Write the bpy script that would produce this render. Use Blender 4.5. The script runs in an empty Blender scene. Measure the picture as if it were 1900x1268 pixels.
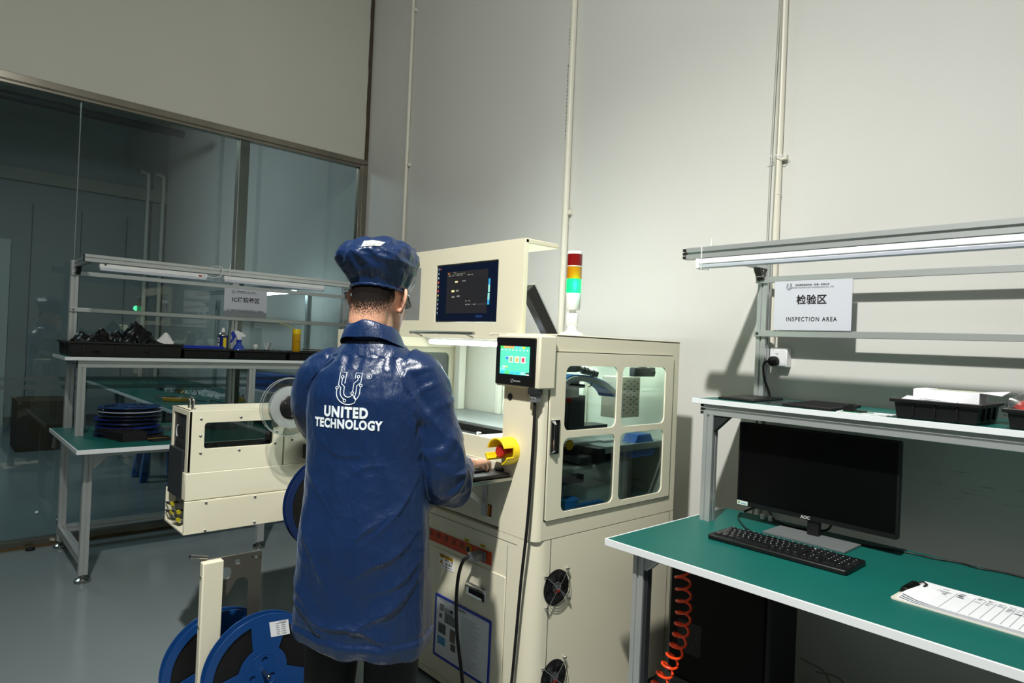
import bpy, bmesh, math, random
from mathutils import Vector, Matrix, noise
from mathutils.bvhtree import BVHTree
from mathutils.geometry import delaunay_2d_cdt
sc = bpy.context.scene
COL = sc.collection
PI = math.pi
random.seed(7)

# ------------------------------------------------------------------ camera
cd = bpy.data.cameras.new('camera')
cam = bpy.data.objects.new('camera', cd)
COL.objects.link(cam)
RX = Vector((0.671181, 0.740044, 0.043027))     # camera right, up, back in world axes
RY = Vector((-0.024407, -0.035951, 0.999055))
RZ = Vector((0.740892, -0.671597, -0.006068))
RX.normalize(); RZ = (RZ - RX * RZ.dot(RX)).normalized(); RY = RZ.cross(RX)
cam.matrix_world = Matrix(((RX.x, RY.x, RZ.x, 5.2218), (RX.y, RY.y, RZ.y, -2.9065), (RX.z, RY.z, RZ.z, 1.45), (0, 0, 0, 1)))
cd.sensor_width = 36.0
cd.lens = 36.0 * 1214.25 / 1900.0
cd.clip_start = 0.05
sc.camera = cam

# ------------------------------------------------------------------ world, lights, exposure
wd = bpy.data.worlds.new('world')
sc.world = wd
wd.use_nodes = True
wd.node_tree.nodes['Background'].inputs[0].default_value = (0.6, 0.63, 0.65, 1)
wd.node_tree.nodes['Background'].inputs[1].default_value = 0.03

def area_light(name, loc, target, size, power, color, shape='DISK', size_y=None, spread=None):
    d = bpy.data.lights.new(name, 'AREA')
    d.shape = shape
    d.size = size
    if size_y: d.size_y = size_y
    d.energy = power
    d.color = color
    if spread: d.spread = spread
    o = bpy.data.objects.new(name, d)
    COL.objects.link(o)
    o.location = loc
    o.rotation_euler = (Vector(target) - Vector(loc)).to_track_quat('-Z', 'Y').to_euler()
    return o
area_light('key_lamp', (4.75, -3.3, 4.4), (4.0, -0.7, 0.6), 0.16, 108, (1.0, 0.985, 0.93))
sd = bpy.data.lights.new('beam_lamp', 'SPOT'); sd.energy = 620; sd.color = (1.0, 0.985, 0.93); sd.spot_size = math.radians(76); sd.spot_blend = 1.0; sd.shadow_soft_size = 0.07
so = bpy.data.objects.new('beam_lamp', sd); COL.objects.link(so); so.location = (4.75, -3.3, 4.4)
so.rotation_euler = (Vector((3.6, -1.1, 0.6)) - so.location).to_track_quat('-Z', 'Y').to_euler()
area_light('ambient_fill', (6.6, -4.6, 5.0), (5.4, -3.0, 0.0), 2.2, 22, (0.93, 0.97, 1.0), 'RECTANGLE', 1.2)  # unseen area light added as ambient fill for the room
area_light('far_room_fill', (-2.5, -3.0, 3.9), (-2.5, -1.5, 0.0), 1.2, 75, (0.85, 0.9, 1.0), 'RECTANGLE', 0.6)  # unseen area light added to brighten the room behind the glass
sc.view_settings.view_transform = 'Standard'
sc.view_settings.look = 'None'
sc.view_settings.gamma = 1.0
sc.view_settings.use_curve_mapping = False
sc.view_settings.exposure = 0.0

# ------------------------------------------------------------------ materials
def lin(h):
    h = h.lstrip('#')
    out = []
    for i in (0, 2, 4):
        c = int(h[i:i + 2], 16) / 255.0
        out.append(c / 12.92 if c <= 0.04045 else ((c + 0.055) / 1.055) ** 2.4)
    return (*out, 1.0)
MATS = {}
def mat(name, hexc, rough=0.5, metal=0.0, bump=0.0, bscale=60.0, var=0.0, vscale=3.0, spec=0.5, stretch=None, coat=0.0, emit=None, estr=0.0, sheen=0.0, aniso=0.0, alpha=None):
    if name in MATS: return MATS[name]
    m = bpy.data.materials.new(name)
    m.use_nodes = True
    nt = m.node_tree; N = nt.nodes; L = nt.links
    b = N['Principled BSDF']
    c = lin(hexc)
    b.inputs['Base Color'].default_value = c
    b.inputs['Roughness'].default_value = rough
    b.inputs['Metallic'].default_value = metal
    b.inputs['Specular IOR Level'].default_value = spec
    b.inputs['Coat Weight'].default_value = coat
    b.inputs['Sheen Weight'].default_value = sheen
    b.inputs['Anisotropic'].default_value = aniso
    if emit:
        b.inputs['Emission Color'].default_value = lin(emit)
        b.inputs['Emission Strength'].default_value = estr
    if bump or var:
        tc = N.new('ShaderNodeTexCoord')
        mp = N.new('ShaderNodeMapping')
        if stretch: mp.inputs['Scale'].default_value = stretch
        L.new(tc.outputs['Object'], mp.inputs['Vector'])
    if var:
        n = N.new('ShaderNodeTexNoise'); n.inputs['Scale'].default_value = vscale; n.inputs['Detail'].default_value = 5
        L.new(mp.outputs[0], n.inputs['Vector'])
        r = N.new('ShaderNodeMapRange')
        r.inputs['From Min'].default_value = 0.3; r.inputs['From Max'].default_value = 0.7
        r.inputs['To Min'].default_value = 1 - var; r.inputs['To Max'].default_value = 1 + var
        L.new(n.outputs['Fac'], r.inputs['Value'])
        mx = N.new('ShaderNodeVectorMath'); mx.operation = 'SCALE'
        mx.inputs[0].default_value = c[:3]
        L.new(r.outputs[0], mx.inputs['Scale'])
        L.new(mx.outputs[0], b.inputs['Base Color'])
    if bump:
        n = N.new('ShaderNodeTexNoise'); n.inputs['Scale'].default_value = bscale; n.inputs['Detail'].default_value = 4
        L.new(mp.outputs[0], n.inputs['Vector'])
        bp = N.new('ShaderNodeBump'); bp.inputs['Strength'].default_value = bump; bp.inputs['Distance'].default_value = 0.002
        L.new(n.outputs['Fac'], bp.inputs['Height'])
        L.new(bp.outputs[0], b.inputs['Normal'])
    MATS[name] = m
    return m
def clear(name, tint, f0=0.04, rough=0.0, haze=0.0, gain=0.96):
    """thin clear sheet: tinted see-through plus a mirror part that grows at grazing angles"""
    if name in MATS: return MATS[name]
    m = bpy.data.materials.new(name); m.use_nodes = True
    nt = m.node_tree; N = nt.nodes; L = nt.links
    N.remove(N['Principled BSDF'])
    out = N['Material Output']
    tr = N.new('ShaderNodeBsdfTransparent'); tr.inputs[0].default_value = lin(tint)
    gl = N.new('ShaderNodeBsdfGlossy'); gl.inputs['Roughness'].default_value = rough
    lw = N.new('ShaderNodeLayerWeight'); lw.inputs['Blend'].default_value = 0.5
    p = N.new('ShaderNodeMath'); p.operation = 'POWER'; p.inputs[1].default_value = 5
    L.new(lw.outputs['Facing'], p.inputs[0])
    ma = N.new('ShaderNodeMath'); ma.operation = 'MULTIPLY_ADD'; ma.inputs[1].default_value = gain - f0; ma.inputs[2].default_value = f0
    L.new(p.outputs[0], ma.inputs[0])
    base = tr
    if haze:
        df = N.new('ShaderNodeBsdfDiffuse'); df.inputs[0].default_value = (0.75, 0.8, 0.8, 1)
        mh = N.new('ShaderNodeMixShader'); mh.inputs[0].default_value = haze
        L.new(tr.outputs[0], mh.inputs[1]); L.new(df.outputs[0], mh.inputs[2]); base = mh
    mx = N.new('ShaderNodeMixShader')
    L.new(ma.outputs[0], mx.inputs[0]); L.new(base.outputs[0], mx.inputs[1]); L.new(gl.outputs[0], mx.inputs[2])
    L.new(mx.outputs[0], out.inputs[0])
    MATS[name] = m
    return m
def glow(name, hexc, strength):
    return mat(name, hexc, 0.6, emit=hexc, estr=strength)

CREAM = mat('cream_powder_coat', '#E3DEC6', 0.38, bump=0.05, bscale=900)
CREAM_IN = mat('cream_inner_sheet', '#DFE0D2', 0.5)
ALU = mat('brushed_aluminium', '#C4C8C8', 0.36, 0.58, bump=0.03, bscale=400, stretch=(1, 1, 0.05))
STEEL = mat('steel', '#A9A9A6', 0.25, 1.0)
STAINLESS = mat('stainless_trim', '#8A857A', 0.3, 0.9, var=0.12, vscale=4)
CHROME = mat('chrome', '#D8D8D8', 0.08, 1.0)
BLACK = mat('black_plastic', '#0E0E0F', 0.42)
BLACKM = mat('black_matte', '#0A0A0B', 0.7)
DGREY = mat('dark_grey_plastic', '#26292B', 0.45)
MGREY = mat('mid_grey_plastic', '#6B7072', 0.45)
LGREY = mat('light_grey_plastic', '#B8BBBB', 0.5)
WHITE = mat('white_plastic', '#EDEEEE', 0.4)
EDGE = mat('white_edge_band', '#E6EAEC', 0.4)
GREEN = mat('green_rubber_mat', '#0B6159', 0.45, bump=0.08, bscale=500, var=0.06, vscale=4)
PAPER = mat('paper', '#EEF0F4', 0.8)
INK = mat('ink', '#101012', 0.8)
INKG = mat('grey_ink', '#6A7078', 0.8)
BLUE = mat('reel_blue', '#15427F', 0.33)
DBLUE = mat('dark_reel_blue', '#0C2350', 0.35)
RBLUE = mat('royal_blue_plastic', '#1233A8', 0.4)
SKYBLUE = mat('sky_blue_plastic', '#1E5FA8', 0.4)
RED = mat('red_plastic', '#B5231B', 0.35)
YELLOW = mat('yellow_plastic', '#F0D21A', 0.35)
ORANGE = mat('orange_panel', '#C4441A', 0.45)
OHOSE = mat('orange_hose', '#FF4A12', 0.3)
RUBBER = mat('black_rubber', '#0C0C0D', 0.5)
TAPE = mat('black_carrier_tape', '#0A090A', 0.5, bump=0.5, bscale=300)
CARD = mat('brown_cardboard', '#6B5238', 0.8, var=0.1)
GOLD = mat('brass', '#B08D48', 0.3, 0.9)
AMBER = mat('amber_can', '#C99A10', 0.35)
BAG = mat('black_bag_film', '#060607', 0.42, spec=0.35, bump=0.4, bscale=25)
CLOTHW = mat('white_cloth', '#E9E9E6', 0.85, bump=0.4, bscale=40)
SCREEN = mat('dark_screen', '#060607', 0.3, spec=0.2)
CLEAR = clear('clear_plastic', '#F4F6F6', 0.05, 0.05, 0.0)
CLEARH = clear('frosted_plastic', '#D8DEDC', 0.05, 0.15, 0.35)
FILM = clear('crinkled_film', '#E8ECEE', 0.10, 0.1, 0.06)
GLASS = clear('window_glass', '#D3DFDD', 0.06, 0.0, 0.0)
DGLASS = clear('door_window_sheet', '#D5DDDC', 0.05, 0.02, 0.0)
FROST = clear('frosted_band', '#9FB0AE', 0.03, 0.3, 0.12)

# ------------------------------------------------------------------ mesh helpers
def rrect(x0, x1, y0, y1, r, n=5):
    p = []
    for cx, cy, a in ((x1 - r, y0 + r, -90), (x1 - r, y1 - r, 0), (x0 + r, y1 - r, 90), (x0 + r, y0 + r, 180)):
        for i in range(n + 1):
            t = math.radians(a + 90.0 * i / n)
            p.append((cx + r * math.cos(t), cy + r * math.sin(t)))
    return p
def circ(cx, cy, r, n=24, a0=0.0, a1=2 * PI, close=False):
    m = n + 1 if close else n
    return [(cx + r * math.cos(a0 + (a1 - a0) * i / n), cy + r * math.sin(a0 + (a1 - a0) * i / n)) for i in range(m)]
def pmap(plane):
    if plane == 'xz': return lambda u, v, w: (u, w, v)
    if plane == 'yz': return lambda u, v, w: (w, u, v)
    return lambda u, v, w: (u, v, w)
class MB:
    def __init__(self, m=None):
        self.v = []; self.f = []; self.fm = []; self.mats = []; self.cur = 0
        self.use(m or CREAM)
    def use(self, m):
        if m not in self.mats: self.mats.append(m)
        self.cur = self.mats.index(m); return self
    def add(self, vs, fs):
        o = len(self.v)
        self.v += [tuple(p) for p in vs]
        for f in fs:
            self.f.append(tuple(i + o for i in f)); self.fm.append(self.cur)
        return self
    def box(self, x0, x1, y0, y1, z0, z1):
        vs = [(x, y, z) for z in (z0, z1) for y in (y0, y1) for x in (x0, x1)]
        return self.add(vs, [(0, 2, 3, 1), (4, 5, 7, 6), (0, 1, 5, 4), (2, 6, 7, 3), (0, 4, 6, 2), (1, 3, 7, 5)])
    def obox(self, c, ax, ay, az):
        """box given by its centre and three half-axis vectors"""
        c = Vector(c); ax = Vector(ax); ay = Vector(ay); az = Vector(az)
        vs = [c + ax * i + ay * j + az * k for k in (-1, 1) for j in (-1, 1) for i in (-1, 1)]
        return self.add(vs, [(0, 2, 3, 1), (4, 5, 7, 6), (0, 1, 5, 4), (2, 6, 7, 3), (0, 4, 6, 2), (1, 3, 7, 5)])
    def quad(self, a, b, c, d):
        return self.add([a, b, c, d], [(0, 1, 2, 3)])
    def prism(self, poly, lo, hi, plane='xy'):
        g = pmap(plane); n = len(poly)
        vs = [g(u, v, lo) for u, v in poly] + [g(u, v, hi) for u, v in poly]
        fs = [tuple(range(n))[::-1], tuple(range(n, 2 * n))] + [(i, (i + 1) % n, n + (i + 1) % n, n + i) for i in range(n)]
        return self.add(vs, fs)
    def plate(self, outer, holes, lo, hi, plane='xy'):
        """flat sheet with holes, filled between outlines and given a thickness"""
        g = pmap(plane); pts = []; loops = []; es = []
        for lp in [outer] + list(holes):
            ids = list(range(len(pts), len(pts) + len(lp))); pts += [tuple(p) for p in lp]; loops.append(ids)
            es += [(ids[k], ids[(k + 1) % len(ids)]) for k in range(len(ids))]
        cv, ce, cf, ov, oe, of = delaunay_2d_cdt([Vector(p) for p in pts], es, [], 0, 1e-7)
        segs = [(pts[a], pts[b]) for a, b in es]
        def inside(x, y):
            c = False
            for (x0, y0), (x1, y1) in segs:
                if (y0 > y) != (y1 > y) and x < (x1 - x0) * (y - y0) / (y1 - y0) + x0: c = not c
            return c
        back = [o[0] if o else 0 for o in ov]
        tris = []
        for f in cf:
            c = (cv[f[0]] + cv[f[1]] + cv[f[2]]) / 3
            if inside(c.x, c.y): tris.append(tuple(back[q] for q in f))
        n = len(pts)
        vs = [g(u, v, lo) for u, v in pts] + [g(u, v, hi) for u, v in pts]
        fs = [t[::-1] for t in tris] + [tuple(i + n for i in t) for t in tris]
        for ids in loops:
            k = len(ids)
            fs += [(ids[i], ids[(i + 1) % k], ids[(i + 1) % k] + n, ids[i] + n) for i in range(k)]
        return self.add(vs, fs)
    def cyl(self, p0, p1, r0, r1=None, n=20):
        if r1 is None: r1 = r0
        p0 = Vector(p0); p1 = Vector(p1); d = (p1 - p0).normalized()
        a = d.orthogonal().normalized(); b = d.cross(a)
        vs = []
        for p, r in ((p0, r0), (p1, r1)):
            vs += [p + (a * math.cos(2 * PI * i / n) + b * math.sin(2 * PI * i / n)) * r for i in range(n)]
        return self.add(vs, [tuple(range(n))[::-1], tuple(range(n, 2 * n))] + [(i, (i + 1) % n, n + (i + 1) % n, n + i) for i in range(n)])
    def lathe(self, prof, o, axis=(0, 0, 1), n=28, caps=True):
        """profile of (radius, height) turned about an axis through o"""
        o = Vector(o); d = Vector(axis).normalized(); a = d.orthogonal().normalized(); b = d.cross(a)
        vs = []; fs = []; k = len(prof)
        for r, h in prof:
            vs += [o + d * h + (a * math.cos(2 * PI * i / n) + b * math.sin(2 * PI * i / n)) * max(r, 1e-5) for i in range(n)]
        for j in range(k - 1):
            fs += [(j * n + i, j * n + (i + 1) % n, (j + 1) * n + (i + 1) % n, (j + 1) * n + i) for i in range(n)]
        if caps: fs += [tuple(range(n))[::-1], tuple(range((k - 1) * n, k * n))]
        return self.add(vs, fs)
    def tube(self, path, r, n=8, closed=False):
        P = [Vector(p) for p in path]; k = len(P)
        rs = r if isinstance(r, (list, tuple)) else [r] * k
        T = []
        for i in range(k):
            a = P[(i - 1) % k] if (closed or i) else P[i]
            b = P[(i + 1) % k] if (closed or i < k - 1) else P[i]
            T.append((b - a).normalized())
        u = T[0].orthogonal().normalized(); vs = []
        for i in range(k):
            u = (u - T[i] * u.dot(T[i])).normalized(); w = T[i].cross(u)
            vs += [P[i] + (u * math.cos(2 * PI * j / n) + w * math.sin(2 * PI * j / n)) * rs[i] for j in range(n)]
        fs = []
        for i in range(k if closed else k - 1):
            q = (i + 1) % k
            fs += [(i * n + j, i * n + (j + 1) % n, q * n + (j + 1) % n, q * n + j) for j in range(n)]
        if not closed: fs += [tuple(range(n))[::-1], tuple(range((k - 1) * n, k * n))]
        return self.add(vs, fs)
    def ball(self, c, rx, ry=None, rz=None, n=16, m=10):
        ry = ry or rx; rz = rz or rx
        vs = [(c[0], c[1], c[2] - rz)]; fs = []
        for j in range(1, m):
            t = -PI / 2 + PI * j / m
            vs += [(c[0] + rx * math.cos(t) * math.cos(2 * PI * i / n), c[1] + ry * math.cos(t) * math.sin(2 * PI * i / n), c[2] + rz * math.sin(t)) for i in range(n)]
        vs.append((c[0], c[1], c[2] + rz)); top = len(vs) - 1
        fs += [(0, 1 + (i + 1) % n, 1 + i) for i in range(n)]
        for j in range(m - 2):
            fs += [(1 + j * n + i, 1 + j * n + (i + 1) % n, 1 + (j + 1) * n + (i + 1) % n, 1 + (j + 1) * n + i) for i in range(n)]
        q = 1 + (m - 2) * n
        fs += [(q + i, q + (i + 1) % n, top) for i in range(n)]
        return self.add(vs, fs)
    def loft(self, rings, caps=True):
        n = len(rings[0]); vs = []; fs = []
        for r in rings: vs += [tuple(p) for p in r]
        for j in range(len(rings) - 1):
            fs += [(j * n + i, j * n + (i + 1) % n, (j + 1) * n + (i + 1) % n, (j + 1) * n + i) for i in range(n)]
        if caps: fs += [tuple(range(n))[::-1], tuple(range((len(rings) - 1) * n, len(rings) * n))]
        return self.add(vs, fs)
    def mesh(self, name, recalc=True):
        me = bpy.data.meshes.new(name)
        me.from_pydata(self.v, [], self.f)
        for m in self.mats: me.materials.append(m)
        me.polygons.foreach_set('material_index', self.fm)
        if recalc:
            bm = bmesh.new(); bm.from_mesh(me)
            bmesh.ops.recalc_face_normals(bm, faces=bm.faces)
            bm.to_mesh(me); bm.free()
        return me
def finish(o, bevel=0.0, smooth=True, angle=38.0, segs=2):
    me = o.data
    if smooth and len(me.polygons):
        me.polygons.foreach_set('use_smooth', [True] * len(me.polygons))
        me.set_sharp_from_angle(angle=math.radians(angle))
    if bevel:
        b = o.modifiers.new('bevel', 'BEVEL'); b.width = bevel; b.segments = segs; b.limit_method = 'ANGLE'; b.angle_limit = math.radians(50)
        b.harden_normals = False
    return o
def tag(o, label=None, cat=None, group=None, kind=None):
    if label: o['label'] = label
    if cat: o['category'] = cat
    if group: o['group'] = group
    if kind: o['kind'] = kind
    return o
def thing(name, label, cat, loc=(0, 0, 0), rz=0.0, group=None):
    o = bpy.data.objects.new(name, None); COL.objects.link(o)
    o.empty_display_size = 0.05
    o.location = loc; o.rotation_euler = (0, 0, rz)
    return tag(o, label, cat, group)
def wmat(o):
    m = Matrix.LocRotScale(o.location, o.rotation_euler, o.scale)
    return wmat(o.parent) @ m if o.parent else m
def part(name, mb, parent, world=True, bevel=0.0, smooth=True, angle=38.0, label=None, recalc=True, segs=2):
    """a mesh of its own under its thing; vertices given in world axes unless world=False"""
    me = mb.mesh(name, recalc) if isinstance(mb, MB) else mb
    if world: me.transform(wmat(parent).inverted())
    o = bpy.data.objects.new(name, me); COL.objects.link(o)
    o.parent = parent
    if label: o['label'] = label
    return finish(o, bevel, smooth, angle, segs)
def solo(name, mb, label=None, cat=None, group=None, kind=None, bevel=0.0, smooth=True, angle=38.0, origin=None, recalc=True):
    """a thing that is one mesh"""
    me = mb.mesh(name, recalc) if isinstance(mb, MB) else mb
    o = bpy.data.objects.new(name, me); COL.objects.link(o)
    if origin:
        me.transform(Matrix.Translation(-Vector(origin))); o.location = origin
    finish(o, bevel, smooth, angle)
    return tag(o, label, cat, group, kind)
def struct(name, mb, bevel=0.0, smooth=True):
    return solo(name, mb, kind='structure', bevel=bevel, smooth=smooth)
def copy_tree(o, parent=None):
    c = o.copy(); COL.objects.link(c)
    if parent: c.parent = parent
    for ch in [x for x in bpy.data.objects if x.parent == o]: copy_tree(ch, c)
    return c
def text_mesh(s, size, bold=0.0, align='CENTER', extrude=0.0002, spacing=1.0, squash=1.0, shear=0.0):
    """lettering as a mesh lying in its own xy plane"""
    cu = bpy.data.curves.new('lettering', 'FONT')
    cu.body = s; cu.size = size; cu.align_x = align; cu.align_y = 'CENTER'
    cu.offset = bold; cu.extrude = extrude; cu.space_character = spacing; cu.shear = shear
    cu.resolution_u = 3
    o = bpy.data.objects.new('lettering', cu); COL.objects.link(o)
    bpy.context.view_layer.update()
    dg = bpy.context.evaluated_depsgraph_get()
    me = bpy.data.meshes.new_from_object(o.evaluated_get(dg))
    bpy.data.objects.remove(o); bpy.data.curves.remove(cu)
    if squash != 1.0: me.transform(Matrix.Diagonal((squash, 1, 1, 1)))
    return me
FACE_FRONT = Matrix.Rotation(PI / 2, 4, 'X')        # text reads from -y
FACE_RIGHT = Matrix.Rotation(PI / 2, 4, 'Z') @ Matrix.Rotation(PI / 2, 4, 'X')   # text reads from +x
def lettering(name, s, size, loc, parent, m, rot=FACE_FRONT, **k):
    me = text_mesh(s, size, **k)
    me.materials.clear(); me.materials.append(m)
    me.transform(Matrix.Translation(loc) @ rot)
    return part(name, me, parent, smooth=False)
def rail_poly(u0, u1, v0, v1, slot=0.009, depth=0.008):
    """cross-section of slotted aluminium extrusion, one groove per face"""
    cu = (u0 + u1) / 2; cv = (v0 + v1) / 2; h = slot / 2
    c = 0.0015
    return [(u0 + c, v0), (cu - h, v0), (cu - h, v0 + depth), (cu + h, v0 + depth), (cu + h, v0), (u1 - c, v0), (u1, v0 + c),
            (u1, cv - h), (u1 - depth, cv - h), (u1 - depth, cv + h), (u1, cv + h), (u1, v1 - c), (u1 - c, v1),
            (cu + h, v1), (cu + h, v1 - depth), (cu - h, v1 - depth), (cu - h, v1), (u0 + c, v1), (u0, v1 - c),
            (u0, cv + h), (u0 + depth, cv + h), (u0 + depth, cv - h), (u0, cv - h), (u0, v0 + c)]
def rail(axis, u0, u1, v0, v1, lo, hi):
    """extrusion along an axis: 'z' (u=x, v=y), 'y' (u=x, v=z), 'x' (u=y, v=z)"""
    b = MB(ALU)
    if axis == 'z': b.prism(rail_poly(u0, u1, v0, v1), lo, hi, 'xy')
    elif axis == 'y': b.prism(rail_poly(u0, u1, v0, v1), lo, hi, 'xz')
    else: b.prism(rail_poly(u0, u1, v0, v1), lo, hi, 'yz')
    return b
def end_cap(axis, u0, u1, v0, v1, w, out):
    """black hollows seen on a sawn end of the extrusion"""
    b = MB(BLACKM); g = pmap({'y': 'xz', 'x': 'yz', 'z': 'xy'}[axis])
    a = (u1 - u0)
    for i, j in ((0.17, 0.17), (0.5, 0.17), (0.83, 0.17), (0.17, 0.5), (0.5, 0.5), (0.83, 0.5), (0.17, 0.83), (0.5, 0.83), (0.83, 0.83)):
        s = a * (0.125 if (i, j) != (0.5, 0.5) else 0.09)
        cu = u0 + a * i; cv = v0 + (v1 - v0) * j
        q = [g(cu - s, cv - s, w), g(cu + s, cv - s, w), g(cu + s, cv + s, w), g(cu - s, cv + s, w)]
        q2 = [g(cu - s, cv - s, w + out), g(cu + s, cv - s, w + out), g(cu + s, cv + s, w + out), g(cu - s, cv + s, w + out)]
        b.add(q + q2, [(0, 1, 2, 3), (4, 5, 6, 7), (0, 1, 5, 4), (1, 2, 6, 5), (2, 3, 7, 6), (3, 0, 4, 7)])
    return b
def smooth_path(pts, n=8):
    """Catmull-Rom through the points"""
    P = [Vector(p) for p in pts]; P = [P[0] * 2 - P[1]] + P + [P[-1] * 2 - P[-2]]
    out = []
    for i in range(1, len(P) - 2):
        for k in range(n):
            t = k / n; a, b, c, d = P[i - 1], P[i], P[i + 1], P[i + 2]
            out.append(0.5 * ((2 * b) + (c - a) * t + (2 * a - 5 * b + 4 * c - d) * t * t + (3 * b - a - 3 * c + d) * t ** 3))
    out.append(P[-2])
    return out
# ------------------------------------------------------------------ setting
def wall_paint(name, hexc, scuff=None):
    m = mat(name, hexc, 0.62, bump=0.10, bscale=220, var=0.03, vscale=0.9)
    if scuff:
        nt = m.node_tree; N = nt.nodes; L = nt.links; b = N['Principled BSDF']
        g = N.new('ShaderNodeNewGeometry'); sp = N.new('ShaderNodeSeparateXYZ'); L.new(g.outputs['Position'], sp.inputs[0])
        mp = N.new('ShaderNodeMapping'); mp.inputs['Scale'].default_value = (5, 1, 60); mp.inputs['Rotation'].default_value = (0, 0.12, 0)
        L.new(g.outputs['Position'], mp.inputs['Vector'])
        n = N.new('ShaderNodeTexNoise'); n.inputs['Scale'].default_value = 2.2; n.inputs['Detail'].default_value = 6; L.new(mp.outputs[0], n.inputs['Vector'])
        r = N.new('ShaderNodeMapRange'); r.inputs['From Min'].default_value = 0.62; r.inputs['From Max'].default_value = 0.68; L.new(n.outputs['Fac'], r.inputs['Value'])
        def bump_box(ch, c, w):
            s = N.new('ShaderNodeMath'); s.operation = 'SUBTRACT'; s.inputs[1].default_value = c; L.new(sp.outputs[ch], s.inputs[0])
            a = N.new('ShaderNodeMath'); a.operation = 'ABSOLUTE'; L.new(s.outputs[0], a.inputs[0])
            q = N.new('ShaderNodeMapRange'); q.inputs['From Min'].default_value = w; q.inputs['From Max'].default_value = w * 0.5; L.new(a.outputs[0], q.inputs['Value'])
            return q
        q1 = bump_box(0, scuff[0], scuff[1]); q2 = bump_box(2, scuff[2], scuff[3])
        m1 = N.new('ShaderNodeMath'); m1.operation = 'MULTIPLY'; L.new(q1.outputs[0], m1.inputs[0]); L.new(q2.outputs[0], m1.inputs[1])
        m2 = N.new('ShaderNodeMath'); m2.operation = 'MULTIPLY'; L.new(m1.outputs[0], m2.inputs[0]); L.new(r.outputs[0], m2.inputs[1])
        m3 = N.new('ShaderNodeMath'); m3.operation = 'MULTIPLY'; m3.inputs[1].default_value = 0.6; L.new(m2.outputs[0], m3.inputs[0])
        mx = N.new('ShaderNodeMix'); mx.data_type = 'RGBA'; src = b.inputs['Base Color'].links[0].from_socket
        L.new(m3.outputs[0], mx.inputs[0]); L.new(src, mx.inputs[6]); mx.inputs[7].default_value = lin('#3A3A38')
        L.new(mx.outputs[2], b.inputs['Base Color'])
    return m
WALL = wall_paint('painted_wall', '#CFCFCA', (4.62, 0.22, 1.0, 0.1))
WALL2 = wall_paint('painted_partition', '#C6C5BA')
FLOORM = mat('epoxy_floor', '#7C8789', 0.16, bump=0.03, bscale=12, var=0.05, vscale=1.2, spec=0.5)
CEIL = mat('ceiling_board', '#D5D6D2', 0.8)
DARKGAP = mat('raw_joint', '#4A4133', 0.9, var=0.2, vscale=30)

struct('floor', MB(FLOORM).box(-7.0, 9.5, -8.0, 0.0, -0.1, 0.0))
struct('ceiling', MB(CEIL).box(-7.0, 9.5, -8.0, 0.1, 5.2, 5.3))
struct('wall_back', MB(WALL).box(-7.0, 9.5, 0.0, 0.12, -0.1, 5.2))
struct('wall_right', MB(WALL).box(9.5, 9.6, -8.0, 0.12, -0.1, 5.2))
struct('wall_front', MB(WALL2).box(-7.0, 9.6, -8.1, -8.0, -0.1, 5.2))
struct('wall_left', MB(WALL2).box(-0.12, 0.0, -8.0, -0.03, 3.035, 5.2))
# dark uneven joint where the partition meets the main wall
b = MB(DARKGAP); pl = []; pr = []
for i in range(40):
    z = 3.03 + i * 2.17 / 39
    pl.append((-0.008 + 0.006 * noise.noise((0, 0, z * 5)), z)); 
b.box(-0.1, 0.004, -0.032, 0.0, 3.03, 5.2)
rg = [( -0.03 - 0.012 * noise.noise((3, 0, z * 7)), z) for _, z in pl]
b.prism([(-0.0, 3.035)] + [(-0.034 - 0.008 * noise.noise((3, 7, z * 7)), z) for _, z in pl] + [(0.0, 5.19)], 0.0, 0.006, 'yz')
struct('trim_1', b, smooth=False)
# stainless frame of the glass partition
b = MB(STAINLESS)
b.box(-0.075, 0.012, -8.0, -0.0, 2.99, 3.036)
b.box(-0.06, 0.004, -8.0, -0.0, 2.966, 2.984)
b.box(-0.07, 0.008, -8.0, -0.0, 2.984, 2.99)
struct('trim_2', b, bevel=0.002)
b = MB(STAINLESS)
b.box(-0.075, 0.012, -0.05, -0.0, 0.0, 3.0)
b.box(-0.055, 0.004, -0.075, -0.05, 0.05, 2.97)
struct('trim_3', b, bevel=0.002)
b = MB(STAINLESS)
b.box(-0.06, 0.008, -8.0, -0.05, 0.0, 0.055)
struct('trim_4', b, bevel=0.002)
b = MB(mat('sealant_stain', '#5B4A2C', 0.8, var=0.3, vscale=8))
b.prism([(-8.0, 0.0)] + [(-8.0 + i * 0.05, 0.018 + 0.010 * noise.noise((i * 0.2, 0, 0))) for i in range(160)] + [(-0.06, 0.0)], 0.008, 0.0095, 'yz')
struct('trim_5', b, smooth=False)
# panes of the glass partition; two etched bands run across them
edges = [(-8.0, -5.3), (-5.29, -3.22), (-3.214, -2.154), (-2.148, -1.104), (-1.098, -0.05)]
for i, (y0, y1) in enumerate(edges):
    o = struct('window_%d' % (i + 1), MB(GLASS).box(-0.034, -0.022, y0, y1, 0.03, 2.97), smooth=False)
    m = MB(FROST)
    for z0, z1 in ((1.085, 1.112), (1.03, 1.058)):
        m.quad((-0.0215, y0, z0), (-0.0215, y1, z0), (-0.0215, y1, z1), (-0.0215, y0, z1))
    part('etched_band', m, o, smooth=False)
    m = MB(clear('glass_edge', '#A9C9C4', 0.2, 0.15, 0.25))
    m.box(-0.0345, -0.0213, y1 - 0.0005, y1 + 0.0055, 0.04, 2.965)
    part('glass_edge', m, o, smooth=False)
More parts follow.
